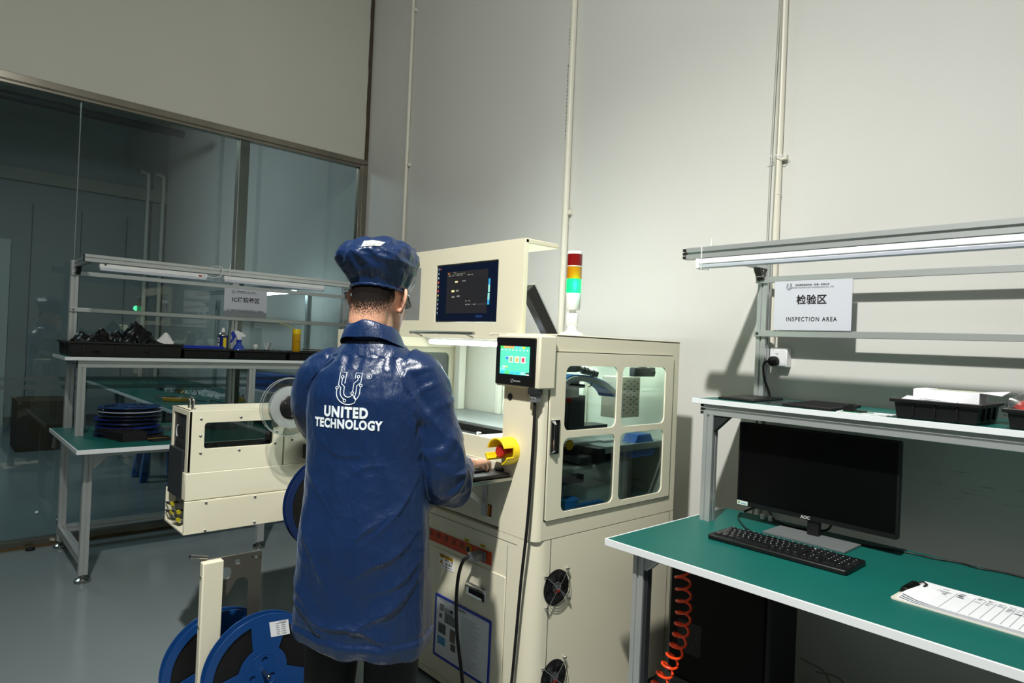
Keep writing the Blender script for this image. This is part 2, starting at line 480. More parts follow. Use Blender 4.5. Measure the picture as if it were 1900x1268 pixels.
# conduits on the main wall
def conduit(x, z0, z1, r, clips, label, print_z=None):
    t = thing('conduit', label, 'pipe', (x, -r - 0.004, z0), 0, 'conduits on the wall')
    m = MB(CREAM_PIPE); m.cyl((x, -r - 0.004, z0), (x, -r - 0.004, z1), r, n=16)
    part('pipe', m, t)
    for z in clips:
        m = MB(CREAM_PIPE); m.box(x - r - 0.004, x + r + 0.022, -r * 1.2 - 0.006, 0.0, z - 0.012, z + 0.012)
        part('clip', m, t, bevel=0.002)
    for z in [z0 + 0.7, z0 + 1.7, z0 + 2.2]:
        if z < z1:
            m = MB(CREAM_PIPE); m.cyl((x, -r - 0.004, z), (x, -r - 0.004, z + 0.006), r + 0.0015, n=16)
            part('joint_ring', m, t)
    return t
CREAM_PIPE = mat('ivory_pipe', '#DCD9CA', 0.4)
conduit(0.667, 0.0, 5.19, 0.0145, (2.88, 4.14), 'ivory wall conduit behind the operator, nearest the room corner')
t = conduit(2.475, 0.0, 5.19, 0.020, (2.27, 3.9), 'ivory wall conduit rising behind the stack light')
m = MB(INKG)
for i in range(26):
    z = 2.72 + i * 0.022 + (0.12 if i > 20 else 0)
    m.box(2.452, 2.4545, -0.034, -0.029, z, z + random.uniform(0.006, 0.016))
part('print', m, t, smooth=False)
conduit(3.80, 1.49, 5.19, 0.0165, (2.36,), 'ivory wall conduit running down into the wall socket')
for k, (dx, ph, lab) in enumerate(((-0.022, 0.0, 'thin grey wire tied along the socket conduit, outer one'), (-0.006, 1.7, 'thin grey wire twisting in front of the socket conduit'))):
    m = MB(mat('grey_wire', '#A5A69A', 0.5))
    pts = [(3.80 + dx + 0.008 * math.sin(z * 2.3 + ph) + (0.012 if z < 2.2 and k == 0 else 0) * 0, -0.040 - 0.004 * k, z) for z in [1.86 + 0.13 * i for i in range(26)]]
    m.tube(smooth_path(pts, 4), 0.0026, 6)
    solo('wire', m, lab, 'wire')
m = MB(WHITE)
for a, z in (((-0.03, 0.006), 2.37), ((0.036, 0.012), 2.36)):
    m.tube([(3.80, -0.046, z), (3.80 + a[0], -0.05, z - a[1] * 0.6), (3.80 + a[0] * 1.6, -0.045, z + (a[1] if a[0] > 0 else -a[1]))], 0.0016, 6)
m.tube([(3.80 + 0.026 * math.cos(q), -0.02 - 0.026 * math.sin(q), 2.368) for q in [PI * i / 10 for i in range(11)]], 0.002, 6)
solo('cable_tie', m, 'pale cable tie binding two wires to the socket conduit', 'cable tie')
# drain plug at the foot of the glass
m = MB(BLACKM); m.lathe([(0.026, 0.0), (0.026, 0.012), (0.02, 0.02), (0.0, 0.021)], (0.052, -2.325, 0.0))
solo('door_stop', m, 'small round black stop on the floor by the glass wall', 'door stop')
# ------------------------------------------------------------------ workbench along the glass wall
def foot(t, x, y):
    f = MB(STEEL)
    f.lathe([(0.040, 0.0), (0.042, 0.006), (0.040, 0.018), (0.022, 0.026), (0.012, 0.03), (0.010, 0.05)], (x, y, 0.0), n=24)
    return part('foot', f, t)
LB = thing('workbench', 'grey aluminium workbench with green top and upper shelf along the glass wall', 'workbench', (0.55, -1.2, 0), 0, 'aluminium workbenches')
Y0, Y1 = -2.25, -0.14
m = MB(GREEN); m.box(0.075, 1.065, Y0, Y1, 0.762, 0.7855); m.use(EDGE)
m.box(1.065, 1.072, Y0, Y1, 0.7615, 0.786); m.box(0.075, 1.072, Y0 - 0.007, Y0, 0.7615, 0.786)
part('tabletop', m, LB, bevel=0.001)
for (x0, y0) in ((0.062, -2.19), (0.835, -2.19), (0.062, -1.16), (0.77, -1.16), (0.062, -0.24), (0.835, -0.24)):
    part('leg', rail('z', x0, x0 + 0.045, y0, y0 + 0.045, 0.045, 0.762), LB)
    foot(LB, x0 + 0.0225, y0 + 0.0225)
for y0 in (-2.19, -0.24):
    part('side_rail', rail('x', y0, y0 + 0.045, 0.10, 0.145, 0.107, 0.835), LB)
    part('side_rail', rail('x', y0, y0 + 0.045, 0.715, 0.76, 0.107, 0.835), LB)
part('back_rail', rail('y', 0.062, 0.107, 0.10, 0.145, -2.145, -0.24), LB)
part('front_rail', rail('y', 0.835, 0.88, 0.715, 0.76, -2.145, -1.16), LB)
for (y, s) in ((-2.145, 1), (-1.16, -1), (-1.115, 1)):
    m = MB(ALU); m.prism([(y, 0.715), (y + s * 0.07, 0.715), (y + s * 0.07, 0.705), (y + s * 0.012, 0.645), (y, 0.645)], 0.845, 0.87, 'yz')
    part('corner_bracket', m, LB, bevel=0.002)
for z in (0.145,):
    m = MB(STEEL); m.box(0.068, 0.101, -2.194, -2.189, z + 0.01, z + 0.06); m.cyl((0.0845, -2.2, z + 0.036), (0.0845, -2.189, z + 0.036), 0.009, n=10)
    part('corner_bracket', m, LB, bevel=0.002)
for y0 in (-2.185, -1.155, -0.24):
    part('upright', rail('z', 0.48, 0.525, y0, y0 + 0.045, 0.7855, 1.203), LB)
    part('upright', rail('z', 0.075, 0.12, y0, y0 + 0.045, 0.7855, 1.885), LB)
m = MB(GREEN); m.box(0.06, 0.545, Y0, Y1, 1.252, 1.2675); m.use(EDGE)
m.box(0.545, 0.551, Y0, Y1, 1.2475, 1.268); m.box(0.06, 0.551, Y0 - 0.006, Y0, 1.2475, 1.268)
part('shelf', m, LB, bevel=0.001)
part('shelf_rail', rail('y', 0.48, 0.525, 1.203, 1.2475, -2.185, Y1), LB)
part('end_cap', end_cap('y', 0.48, 0.525, 1.203, 1.2475, -2.185, -0.002), LB, smooth=False)
for y0 in (-2.185, -0.24):
    part('shelf_arm', rail('x', y0, y0 + 0.045, 1.203, 1.2475, 0.12, 0.48), LB)
part('top_rail', rail('y', 0.578, 0.623, 1.842, 1.887, -2.19, Y1), LB)
part('end_cap', end_cap('y', 0.578, 0.623, 1.842, 1.887, -2.19, -0.002), LB, smooth=False)
for y0 in (-2.17, -0.24):
    part('top_arm', rail('x', y0 + 0.002, y0 + 0.042, 1.842, 1.885, 0.12, 0.578), LB)
    m = MB(DGREY); m.prism([(0.12, 1.842), (0.175, 1.842), (0.165, 1.83), (0.135, 1.79), (0.12, 1.79)], y0 + 0.008, y0 + 0.036, 'xz')
    m.use(STEEL); m.cyl((0.145, y0 + 0.004, 1.82), (0.145, y0 + 0.04, 1.82), 0.008, n=10)
    part('corner_bracket', m, LB, bevel=0.002)
for z0 in (1.787, 1.548):
    m = MB(ALU); m.box(0.12, 0.134, -2.185, Y1, z0, z0 + 0.028)
    part('cross_bar', m, LB, bevel=0.002)
    m = MB(STEEL); m.cyl((0.134, -2.165, z0 + 0.014), (0.138, -2.165, z0 + 0.014), 0.008, n=12)
    part('bolt', m, LB)
# lamps tied under the top rail
def batten_lamp(x, y0, y1, z, label, sw):
    t = thing('batten_lamp', label, 'lamp', (x, (y0 + y1) / 2, z), 0, 'batten lamps under the top rail')
    m = MB(WHITE); m.box(x - 0.017, x + 0.017, y0, y1, z + 0.012, z + 0.038)
    part('housing', m, t, bevel=0.003)
    m = MB(mat('lamp_diffuser', '#C9CEDA', 0.35)); m.box(x - 0.014, x + 0.0175, y0 + 0.003, y1 - 0.003, z - 0.004, z + 0.012)
    part('diffuser', m, t, bevel=0.004)
    if sw:
        m = MB(RED); m.box(x + 0.017, x + 0.0195, y1 - 0.055, y1 - 0.035, z + 0.018, z + 0.028)
        part('switch', m, t, bevel=0.001)
        m = MB(BLACK); m.cyl((x + 0.017, y1 - 0.02, z + 0.027), (x + 0.0192, y1 - 0.02, z + 0.027), 0.003, n=10)
        m.cyl((x + 0.017, y0 + 0.03, z + 0.034), (x + 0.0192, y0 + 0.03, z + 0.034), 0.006, n=10)
        part('screw', m, t)
    return t
batten_lamp(0.604, -2.113, -1.496, 1.799, 'white batten lamp with red switch under the glass-side bench rail', True)
batten_lamp(0.604, -1.389, -0.66, 1.799, 'white batten lamp under the rail above the IC WAITINGBURNING AREA sign', False)
m = MB(mat('white_wire', '#D5D8DA', 0.5))
m.tube(smooth_path([(0.61, -1.496, 1.825), (0.628, -1.465, 1.818), (0.632, -1.42, 1.83), (0.632, -1.405, 1.865), (0.625, -1.412, 1.892), (0.60, -1.44, 1.898), (0.57, -1.46, 1.89)], 6), 0.0035, 8)
solo('lamp_cable', m, 'white cable looping over the rail between two batten lamps', 'cable')
m = MB(WHITE); m.tube([(0.628, -1.357, 1.80), (0.63, -1.357, 1.885), (0.63, -1.352, 1.925)], 0.0022, 6)
m.tube([(0.628, -1.357, 1.80), (0.58, -1.357, 1.793), (0.574, -1.357, 1.89), (0.63, -1.357, 1.892)], 0.0018, 6)
solo('cable_tie', m, 'white cable tie with its tail up on the glass-side bench rail', 'cable tie')

def logo_u(m, ox, oz, s, r, put):
    """the U-shaped circuit emblem; put maps flat (u, v) to space"""
    def line(pts):
        m.tube([put(ox + u * s, oz + v * s) for u, v in pts], r, 6)
    def dot(u, v, q=0.045):
        m.tube([put(ox + (u + q * math.cos(2 * PI * i / 14)) * s, oz + (v + q * math.sin(2 * PI * i / 14)) * s) for i in range(14)], r, 6, closed=True)
    def arc(cx, cy, rx, a0, a1, n=14):
        return [(cx + rx * math.cos(math.radians(a0 + (a1 - a0) * i / n)), cy + rx * math.sin(math.radians(a0 + (a1 - a0) * i / n))) for i in range(n + 1)]
    line([(-0.17, 0.62), (-0.17, 0.99), (-0.40, 0.99), (-0.40, 0.56), (-0.30, 0.47), (-0.30, 0.38)] + arc(0.0, 0.36, 0.30, 178, 245, 8))
    dot(-0.115, 0.05); dot(-0.285, 0.83)
    line([(-0.285, 0.78), (-0.285, 0.60), (-0.17, 0.51), (-0.17, 0.36)] + arc(0.0, 0.34, 0.17, 180, 330, 10) + [(0.30, 0.12)])
    line([(0.17, 0.80), (0.17, 0.99), (0.40, 0.99), (0.40, 0.68), (0.27, 0.57), (0.27, 0.34)] + [(0.24, 0.20), (0.21, 0.155)])
    dot(0.285, 0.87); line([(0.285, 0.82), (0.285, 0.75), (0.16, 0.64), (0.14, 0.36)]); dot(0.135, 0.31)
    dot(0.41, 0.58); line([(0.41, 0.53)] + arc(0.0, 0.36, 0.40, 10, -42, 8) + [(0.22, 0.16)])
    dot(-0.44, 0.46); line([(-0.44, 0.41), (-0.44, 0.34)] + arc(0.0, 0.36, 0.44, 185, 305, 16) + [(0.30, 0.12)])
SHEET = mat('sleeved_paper', '#CBCED7', 0.7)
def sign_sheet(name_label, x0, x1, z0, z1, y, face, big, small, group=None):
    """laminated A4 sheet; face 'front' reads from -y, 'right' reads from +x (then x0..x1 are y values and y is x)"""
    w = x1 - x0; h = z1 - z0; cx = (x0 + x1) / 2
    if face == 'front':
        loc = lambda u, v, d: (u, y - d, v); rot = FACE_FRONT
        t = thing('area_sign', name_label, 'sign', (cx, y, z0), 0, group)
        sheet = MB(SHEET).box(x0, x1, y, y + 0.002, z0, z1); film = MB(CLEAR)
        film.quad(loc(x0 - .004, z0 - .004, -.003), loc(x1 + .004, z0 - .004, -.003), loc(x1 + .004, z1 + .004, -.003), loc(x0 - .004, z1 + .004, -.003))
    else:
        loc = lambda u, v, d: (y + d, u, v); rot = FACE_RIGHT
        t = thing('area_sign', name_label, 'sign', (y, cx, z0), 0, group)
        sheet = MB(SHEET).box(y - 0.002, y, x0, x1, z0, z1); film = MB(CLEAR)
        film.quad(loc(x0 - .004, z0 - .004, -.003), loc(x1 + .004, z0 - .004, -.003), loc(x1 + .004, z1 + .004, -.003), loc(x0 - .004, z1 + .004, -.003))
    part('sheet', sheet, t, smooth=False)
    part('sleeve', film, t, smooth=False)
    d = 0.0012
    lettering('heading_text', big, h * 0.20, loc(cx, z0 + h * 0.60, d), t, INK, rot, bold=h * 0.0035)
    lettering('english_text', small, h * 0.118, loc(cx + w * 0.0, z0 + h * 0.22, d), t, INK, rot, bold=h * 0.0012, spacing=1.24, squash=0.84 if len(small) < 18 else 0.72)
    lettering('company_text', '优耐德新能源科技（东莞）有限公司', h * 0.042, loc(cx - w * 0.0, z0 + h * 0.905, d), t, INK, rot)
    lettering('company_text', 'UNITED TECHNOLOGY (DONGGUAN) CO., LTD', h * 0.040, loc(cx + w * 0.0, z0 + h * 0.855, d), t, INKG, rot, squash=0.95)
    m = MB(INKG)
    logo_u(m, cx - w * 0.30, z0 + h * 0.825, h * 0.12, h * 0.0025, lambda u, v: loc(u, v, d))
    part('emblem', m, t)
    return t
sign_sheet('white A4 sign reading IC WAITINGBURNING AREA clipped between bench bars', -1.222, -0.90, 1.578, 1.790, 0.1375, 'right', 'IC待烧录区', 'IC WAITINGBURNING AREA', 'area signs on the benches')

# ---- things on the upper shelf
ZS = 1.268
def crate(label, x0, x1, y0, y1, z, h, cat='crate', ribs=(0.25, 0.5, 0.75), group=None, name='storage_crate'):
    """open injection-moulded tray with a rolled rim and ribs, slightly narrower at its foot"""
    t = thing(name, label, cat, ((x0 + x1) / 2, (y0 + y1) / 2, z), 0, group)
    m = MB(BLACK); i = 0.012; w = 0.006
    def ring(d, zz): return [(x0 + d, y0 + d, zz), (x1 - d, y0 + d, zz), (x1 - d, y1 - d, zz), (x0 + d, y1 - d, zz)]
    m.loft([ring(i, z + 0.001), ring(0.006, z + h - 0.014), ring(-0.006, z + h - 0.012), ring(-0.006, z + h), ring(0.004, z + h), ring(i + w, z + 0.008)], caps=True)
    part('body', m, t, bevel=0.002, smooth=False)
    for f in ribs:
        m = MB(BLACK); m2 = MB(BLACK)
        yy = y0 + (y1 - y0) * f; xx = x0 + (x1 - x0) * f
        m.prism([(x1 - i - 0.0005, z + 0.01), (x1 - 0.003, z + 0.01), (x1 - 0.002, z + h - 0.015), (x1 - 0.0065, z + h - 0.015)], yy - 0.003, yy + 0.003, 'xz')
        m2.prism([(y0 + i + 0.0005, z + 0.01), (y0 + 0.003, z + 0.01), (y0 + 0.002, z + h - 0.015), (y0 + 0.0065, z + h - 0.015)], xx - 0.003, xx + 0.003, 'yz')
        part('rib', m, t, smooth=False); part('rib', m2, t, smooth=False)
    return t
crate('long black crate of black bags at the shelf end by the glass wall', 0.10, 0.50, -2.235, -1.592, ZS, 0.094, ribs=(0.12, 0.4, 0.7), group='black crates on the glass-side shelf')
crate('low black tray under the blue plate on the glass-side shelf', 0.16, 0.47, -1.58, -1.265, ZS, 0.068, group='black crates on the glass-side shelf', name='storage_tray')
crate('low black tray in front of the spray bottles on the shelf', 0.16, 0.48, -1.252, -0.86, ZS, 0.066, group='black crates on the glass-side shelf', name='storage_tray')
crate('low black tray at the operator end of the glass-side shelf', 0.16, 0.48, -0.85, -0.42, ZS, 0.066, group='black crates on the glass-side shelf', name='storage_tray')
def lump(c, rx, ry, h, seed, amp, n=40, m=16, peaks=()):
    """crumpled heap: a dome with folds and a few raised peaks"""
    rings = []
    for j in range(m + 1):
        t = j / m; rr = math.cos(t * PI / 2) ** 0.75
        ring = []
        for i in range(n):
            a = 2 * PI * i / n
            k = 1 + amp * noise.noise((2.2 * math.cos(a) + seed, 2.2 * math.sin(a), t * 2.5)) + 0.5 * amp * noise.noise((6 * math.cos(a) + seed, 6 * math.sin(a), t * 6))
            x = rx * rr * math.cos(a) * k; y = ry * rr * math.sin(a) * k
            z = h * math.sin(t * PI / 2)
            for px, py, ph, pw in peaks:
                z += ph * math.exp(-((x - px) ** 2 + (y - py) ** 2) / (pw * pw)) * t
            z *= 1 + 0.35 * amp * noise.noise((x * 14 + seed, y * 14, 3.1))
            ring.append((c[0] + x, c[1] + y, c[2] + max(z, 0.0)))
        rings.append(ring)
    return rings
def crumple(rings, c, amp, seed):
    out = []
    for r in rings:
        q = []
        for p in r:
            v = Vector(p); d = (v - Vector(c)); d = d.normalized() if d.length else Vector((0, 0, 1))
            k = (1 - 2 * abs(noise.noise((v.x * 17 + seed, v.y * 17, v.z * 17)))) * amp + 0.5 * amp * (1 - 2 * abs(noise.noise((v.x * 41, v.y * 41 + seed, v.z * 41))))
            q.append(tuple(v + d * k))
        out.append(q)
    return out
m = MB(BAG); m.loft(crumple(lump((0.30, -2.075, 1.30), 0.155, 0.125, 0.075, 1.3, 0.45, peaks=((0, -0.07, 0.07, 0.035), (0.02, 0.045, 0.085, 0.04)), n=72, m=30), (0.30, -2.075, 1.30), 0.014, 1.0))
solo('plastic_bag', m, 'crumpled black bag with two peaks at the shelf end by the glass', 'bag', 'black bags in the crate', angle=70)
m = MB(BAG); m.loft(crumple(lump((0.29, -1.955, 1.30), 0.12, 0.085, 0.10, 3.9, 0.35, peaks=((0, 0, 0.03, 0.05),), n=72, m=30), (0.29, -1.955, 1.30), 0.014, 1.0))
solo('plastic_bag', m, 'flatter black bag wedged between two taller black bags', 'bag', 'black bags in the crate', angle=70)
m = MB(BAG); m.loft(crumple(lump((0.31, -1.82, 1.30), 0.15, 0.135, 0.10, 5.2, 0.4, peaks=((-0.01, -0.035, 0.095, 0.05), (0.03, 0.03, 0.03, 0.06)), n=72, m=30), (0.31, -1.82, 1.30), 0.014, 1.0))
solo('plastic_bag', m, 'tallest crumpled black bag in the crate beside the white cloth', 'bag', 'black bags in the crate', angle=70)
m = MB(CLOTHW); m.loft(crumple(lump((0.30, -1.662, 1.325), 0.11, 0.066, 0.050, 8.1, 0.25, n=60, m=24, peaks=((0, 0.020, 0.060, 0.035), (0, -0.04, 0.012, 0.04))), (0.30, -1.655, 1.31), 0.007, 3.0))
solo('cleaning_cloth', m, 'crumpled white cloth lying in the black crate beside the bags', 'cloth', angle=70)
# blue lid
m = MB(RBLUE); m.prism(rrect(0.17, 0.46, -1.575, -1.29, 0.03), 1.3365, 1.346, 'xy'); m.prism(rrect(0.18, 0.45, -1.565, -1.30, 0.03), 1.346, 1.354, 'xy')
solo('plastic_plate', m, 'bright blue plastic plate lying on a low black tray', 'plate', bevel=0.003)
# spray can
ZT = ZS + 0.0085
t = thing('spray_can', 'blue and yellow spray can with white cap on the shelf', 'can', (0.34, -1.285, ZT))
m = MB(mat('can_blue', '#1B2A6B', 0.3)); m.lathe([(0.031, 0.0), (0.033, 0.004), (0.033, 0.155)], (0.34, -1.285, ZT)); part('body', m, t)
m = MB(STEEL); m.lathe([(0.033, 0.155), (0.030, 0.165), (0.014, 0.178), (0.012, 0.18)], (0.34, -1.285, ZT)); part('dome', m, t)
m = MB(WHITE); m.lathe([(0.0125, 0.178), (0.0125, 0.196), (0.008, 0.205), (0.007, 0.212), (0.0, 0.212)], (0.34, -1.285, ZT)); part('nozzle', m, t)
for a0, a1, z0, z1, mm, nm in ((-1.75, -1.05, 0.02, 0.14, WHITE, 'white_panel'), (-0.25, 0.45, 0.05, 0.14, YELLOW, 'yellow_panel'), (-0.95, -0.35, 0.01, 0.05, PAPER, 'small_panel')):
    m = MB(mm); ring = [(0.34 + 0.0334 * math.cos(a0 + (a1 - a0) * i / 8), -1.285 + 0.0334 * math.sin(a0 + (a1 - a0) * i / 8)) for i in range(9)]
    m.add([(x, y, ZT + z0) for x, y in ring] + [(x, y, ZT + z1) for x, y in ring], [(i, i + 1, 10 + i, 9 + i) for i in range(8)]); part(nm, m, t)
m = MB(INK)
for k, z in enumerate((0.118, 0.10, 0.072, 0.05)):
    a0, a1 = -1.65, -1.2 + 0.1 * (k % 2)
    ring = [(0.34 + 0.0338 * math.cos(a0 + (a1 - a0) * i / 6), -1.285 + 0.0338 * math.sin(a0 + (a1 - a0) * i / 6)) for i in range(7)]
    m.add([(x, y, ZT + z) for x, y in ring] + [(x, y, ZT + z + 0.010) for x, y in ring], [(i, i + 1, 8 + i, 7 + i) for i in range(6)])
part('printed_text', m, t)
# trigger bottle
t = thing('spray_bottle', 'blue trigger spray bottle with white head beside the spray can', 'bottle', (0.35, -1.175, ZT))
m = MB(mat('blue_bottle', '#2A4AA8', 0.12, coat=0.5)); m.lathe([(0.036, 0.0), (0.046, 0.008), (0.046, 0.045), (0.036, 0.075), (0.02, 0.098), (0.016, 0.11)], (0.35, -1.175, ZT)); part('bottle', m, t)
m = MB(RBLUE); m.lathe([(0.018, 0.108), (0.018, 0.13)], (0.35, -1.175, ZT)); part('collar', m, t)
m = MB(WHITE); m.prism([(-1.187, 1.398), (-1.163, 1.398), (-1.160, 1.425), (-1.132, 1.428), (-1.130, 1.440), (-1.155, 1.458), (-1.195, 1.472), (-1.212, 1.458), (-1.202, 1.44)], 0.338, 0.362, 'yz'); part('spray_head', m, t, bevel=0.003)
m = MB(RBLUE); m.prism([(-1.20, 1.45), (-1.225, 1.468), (-1.232, 1.45), (-1.222, 1.415), (-1.24, 1.385), (-1.228, 1.383), (-1.21, 1.41), (-1.198, 1.43)], 0.342, 0.358, 'yz'); part('trigger', m, t, bevel=0.002)
# small bottles
t = thing('glass_bottle', 'small clear bottle with black label and white cap on the shelf', 'bottle', (0.33, -1.045, ZT))
m = MB(CLEARH); m.lathe([(0.022, 0.0), (0.024, 0.004), (0.024, 0.065), (0.016, 0.078)], (0.33, -1.045, ZT)); part('bottle', m, t)
m = MB(BLACK); m.lathe([(0.0245, 0.03), (0.0245, 0.062)], (0.33, -1.045, ZT), caps=False); part('label_band', m, t)
m = MB(WHITE); m.lathe([(0.016, 0.076), (0.016, 0.1)], (0.33, -1.045, ZT)); part('cap', m, t)
t = thing('brush_jar', 'dark ink jar holding brushes on the glass-side shelf', 'jar', (0.33, -0.96, ZT))
m = MB(BLACK); m.lathe([(0.026, 0.0), (0.028, 0.003), (0.028, 0.05), (0.02, 0.056), (0.02, 0.062)], (0.33, -0.96, ZT)); part('jar', m, t)
for dx, dy, mm in ((0.004, -0.012, WHITE), (0.0, 0.016, GOLD), (-0.006, 0.004, WHITE)):
    m = MB(mm); m.tube([(0.33 + dx * 0.3, -0.96 + dy * 0.4, ZT + 0.05), (0.33 + dx * 2, -0.96 + dy * 2, ZT + 0.115)], 0.0025, 6); part('brush', m, t)
# yellow can with a straw
t = thing('aerosol_can', 'tall yellow aerosol can with thin straw at the operator end of the shelf', 'can', (0.36, -0.745, ZT))
m = MB(AMBER); m.lathe([(0.029, 0.0), (0.031, 0.003), (0.031, 0.19)], (0.36, -0.745, ZT)); part('body', m, t)
m = MB(YELLOW); m.lathe([(0.0315, 0.19), (0.0315, 0.222), (0.029, 0.228), (0.0, 0.229)], (0.36, -0.745, ZT)); part('cap', m, t)
m = MB(YELLOW); m.tube([(0.375, -0.765, ZT + 0.225), (0.38, -0.83, ZT + 0.255), (0.375, -0.905, ZT + 0.27)], 0.002, 6); part('straw', m, t)
lettering('printed_text', 'Cleaner', 0.013, (0.3925, -0.745, ZT + 0.135), t, mat('dark_print', '#4A3A08', 0.6), FACE_RIGHT)
# film bags and board at the operator end
for k, (x, y, r, h, s) in enumerate(((0.30, -0.865, 0.055, 0.075, 2.2), (0.27, -0.67, 0.06, 0.05, 6.1))):
    m = MB(FILM); m.loft(lump((x, y, ZT), r * 1.3, r, h, s, 0.5, n=26, m=9)); 
    solo('plastic_film', m, ('crinkled clear film bag between the ink jar and the yellow can', 'crinkled clear film bag behind the yellow can')[k], 'film bag', 'film bags on the shelf', angle=20, recalc=True)
m = MB(CARD); m.prism([(-0.63, 1.345), (-0.44, 1.343), (-0.44, 1.349), (-0.63, 1.352)], 0.20, 0.46, 'yz')
solo('cardboard_sheet', m, 'brown cardboard sheet lying over the shelf tray by the operator', 'cardboard', bevel=0.001)

# ---- things on the bench top
ZB = 0.7855
def reel_disc(m, o, axis, R, th, windows=3, hub=0.062, core=0.05, a_off=0.0, rim=True, span=0.66):
    """one flange of a tape reel with three windows, in the plane through o normal to axis"""
    d = Vector(axis).normalized()
    if abs(d.x) > 0.9: a, b = Vector((0, 1, 0)), Vector((0, 0, 1))
    else: a, b = Vector((1, 0, 0)), Vector((0, 1, 0))
    outer = circ(0, 0, R, 56)
    holes = []
    for k in range(windows):
        c = a_off + 2 * PI * k / windows; s = span
        pts = [(R * 0.86 * math.cos(c - s + 2 * s * i / 10), R * 0.86 * math.sin(c - s + 2 * s * i / 10)) for i in range(11)]
        q = s * 0.72
        pts += [(R * 0.43 * math.cos(c + q - 2 * q * i / 6), R * 0.43 * math.sin(c + q - 2 * q * i / 6)) for i in range(7)]
        holes.append(pts)
    holes.append(circ(0, 0, 0.0065, 14))
    for k in range(3):
        c = a_off + PI / 3 + 2 * PI * k / 3; holes.append(circ(R * 0.2 * math.cos(c), R * 0.2 * math.sin(c), R * 0.055, 12))
    tmp = MB(); tmp.plate(outer, holes, -th / 2, th / 2)
    o = Vector(o)
    m.add([o + a * p[0] + b * p[1] + d * p[2] for p in tmp.v], tmp.f)
    if rim:
        m.tube([o + a * (R - 0.002) * math.cos(2 * PI * i / 56) + b * (R - 0.002) * math.sin(2 * PI * i / 56) for i in range(56)], 0.0022, 6, closed=True)
        for sg in (1, -1):
            m.tube([o + d * sg * th / 2 + a * R * 0.30 * math.cos(2 * PI * i / 40) + b * R * 0.30 * math.sin(2 * PI * i / 40) for i in range(40)], 0.0012, 6, closed=True)
def flat_reel(label, x, y, z, R, h, mm, m2, a, group, tape=True):
    t = thing('tape_reel', label, 'reel', (x, y, z), 0, group)
    for nm, zz, q in (('flange', z + 0.0015, m2), ('flange', z + h - 0.0015, mm)):
        m = MB(q); reel_disc(m, (x, y, zz), (0, 0, 1), R, 0.003, a_off=a); part(nm, m, t)
    m = MB(TAPE if tape else q); m.lathe([(R * 0.80 if tape else R * 0.3, 0.0032), (R * 0.80 if tape else R * 0.3, h - 0.0032)], (x, y, z), n=40); part('tape_roll', m, t)
    return t
WREEL = mat('white_reel', '#C9D0D6', 0.35)
spec = [(0.55, -1.90, 0.195, DBLUE, DBLUE, 0.2, 'dark blue tape reel at the bottom of the bench stack'),
        (0.50, -1.895, 0.183, DBLUE, DBLUE, 0.9, 'dark blue tape reel second from the bottom of the stack'),
        (0.48, -1.895, 0.178, DBLUE, RBLUE, 1.5, 'blue tape reel third from the bottom of the stack'),
        (0.46, -1.90, 0.178, RBLUE, DBLUE, 2.0, 'brighter blue tape reel in the middle of the stack'),
        (0.48, -1.885, 0.178, WREEL, DBLUE, 0.4, 'white-flanged tape reel above the middle of the stack'),
        (0.49, -1.885, 0.178, WREEL, DBLUE, 1.1, 'white-flanged tape reel second from the top of the stack'),
        (0.47, -1.885, 0.178, BLUE, DBLUE, 0.1, 'blue tape reel with open windows on top of the bench stack')]
z = ZB
for x, y, R_, mm, m2, a, lab in spec:
    h = 0.0245
    flat_reel(lab, x, y, z, R_, h - 0.0003, mm, m2, a, 'tape reels stacked on the bench')
    z += h
for k, (y, z_, q) in enumerate(((-1.71, 0.828, 1.0), (-1.705, 0.868, 0.8))):
    m = MB(WHITE); m.box(0.615, 0.645, y - 0.022, y + 0.01, z_, z_ + 0.0006)
flat_reel('lower blue reel of the small pair behind the cream feeder', 0.40, -1.49, ZB, 0.10, 0.028, DBLUE, DBLUE, 0.3, 'small reels on the bench')
t = flat_reel('small blue reel with white label lying on a reel by the cream feeder', 0.40, -1.49, ZB + 0.0283, 0.09, 0.03, BLUE, DBLUE, 1.2, 'small reels on the bench')
m = MB(PAPER); m.box(0.43, 0.475, -1.52, -1.455, ZB + 0.0589, ZB + 0.0593); part('label_sheet', m, t, smooth=False)
# component trays
def ic_tray(label, x0, x1, y0, y1, z, h, rz, group):
    cx, cy = (x0 + x1) / 2, (y0 + y1) / 2
    t = thing('component_tray', label, 'tray', (cx, cy, z), rz, group)
    w, d = (x1 - x0) / 2, (y1 - y0) / 2
    m = MB(BLACKM); m.plate(rrect(-w, w, -d, d, 0.006, 2), [[(-w + 0.012 + (2 * w - 0.024) * i / 9 + 0.002, -d + 0.01 + (2 * d - 0.02) * j / 5 + 0.002), (-w + 0.012 + (2 * w - 0.024) * (i + 1) / 9 - 0.002, -d + 0.01 + (2 * d - 0.02) * j / 5 + 0.002), (-w + 0.012 + (2 * w - 0.024) * (i + 1) / 9 - 0.002, -d + 0.01 + (2 * d - 0.02) * (j + 1) / 5 - 0.002), (-w + 0.012 + (2 * w - 0.024) * i / 9 + 0.002, -d + 0.01 + (2 * d - 0.02) * (j + 1) / 5 - 0.002)] for i in range(9) for j in range(5)], h - 0.003, h)
    part('grid', m, t, world=False, smooth=False)
    m = MB(BLACKM); m.prism(rrect(-w, w, -d, d, 0.006, 2), 0.0, h - 0.003); part('base', m, t, world=False, smooth=False)
    return t
names = ('lowest', 'second', 'third', 'fourth', 'top')
for k in range(5):
    ic_tray('%s tray of the black component tray stack before the reels' % names[k], 0.55, 0.87, -2.04, -1.90, ZB + k * 0.0105, 0.0102, 0.22 + 0.01 * (k % 2), 'black component trays in a stack')
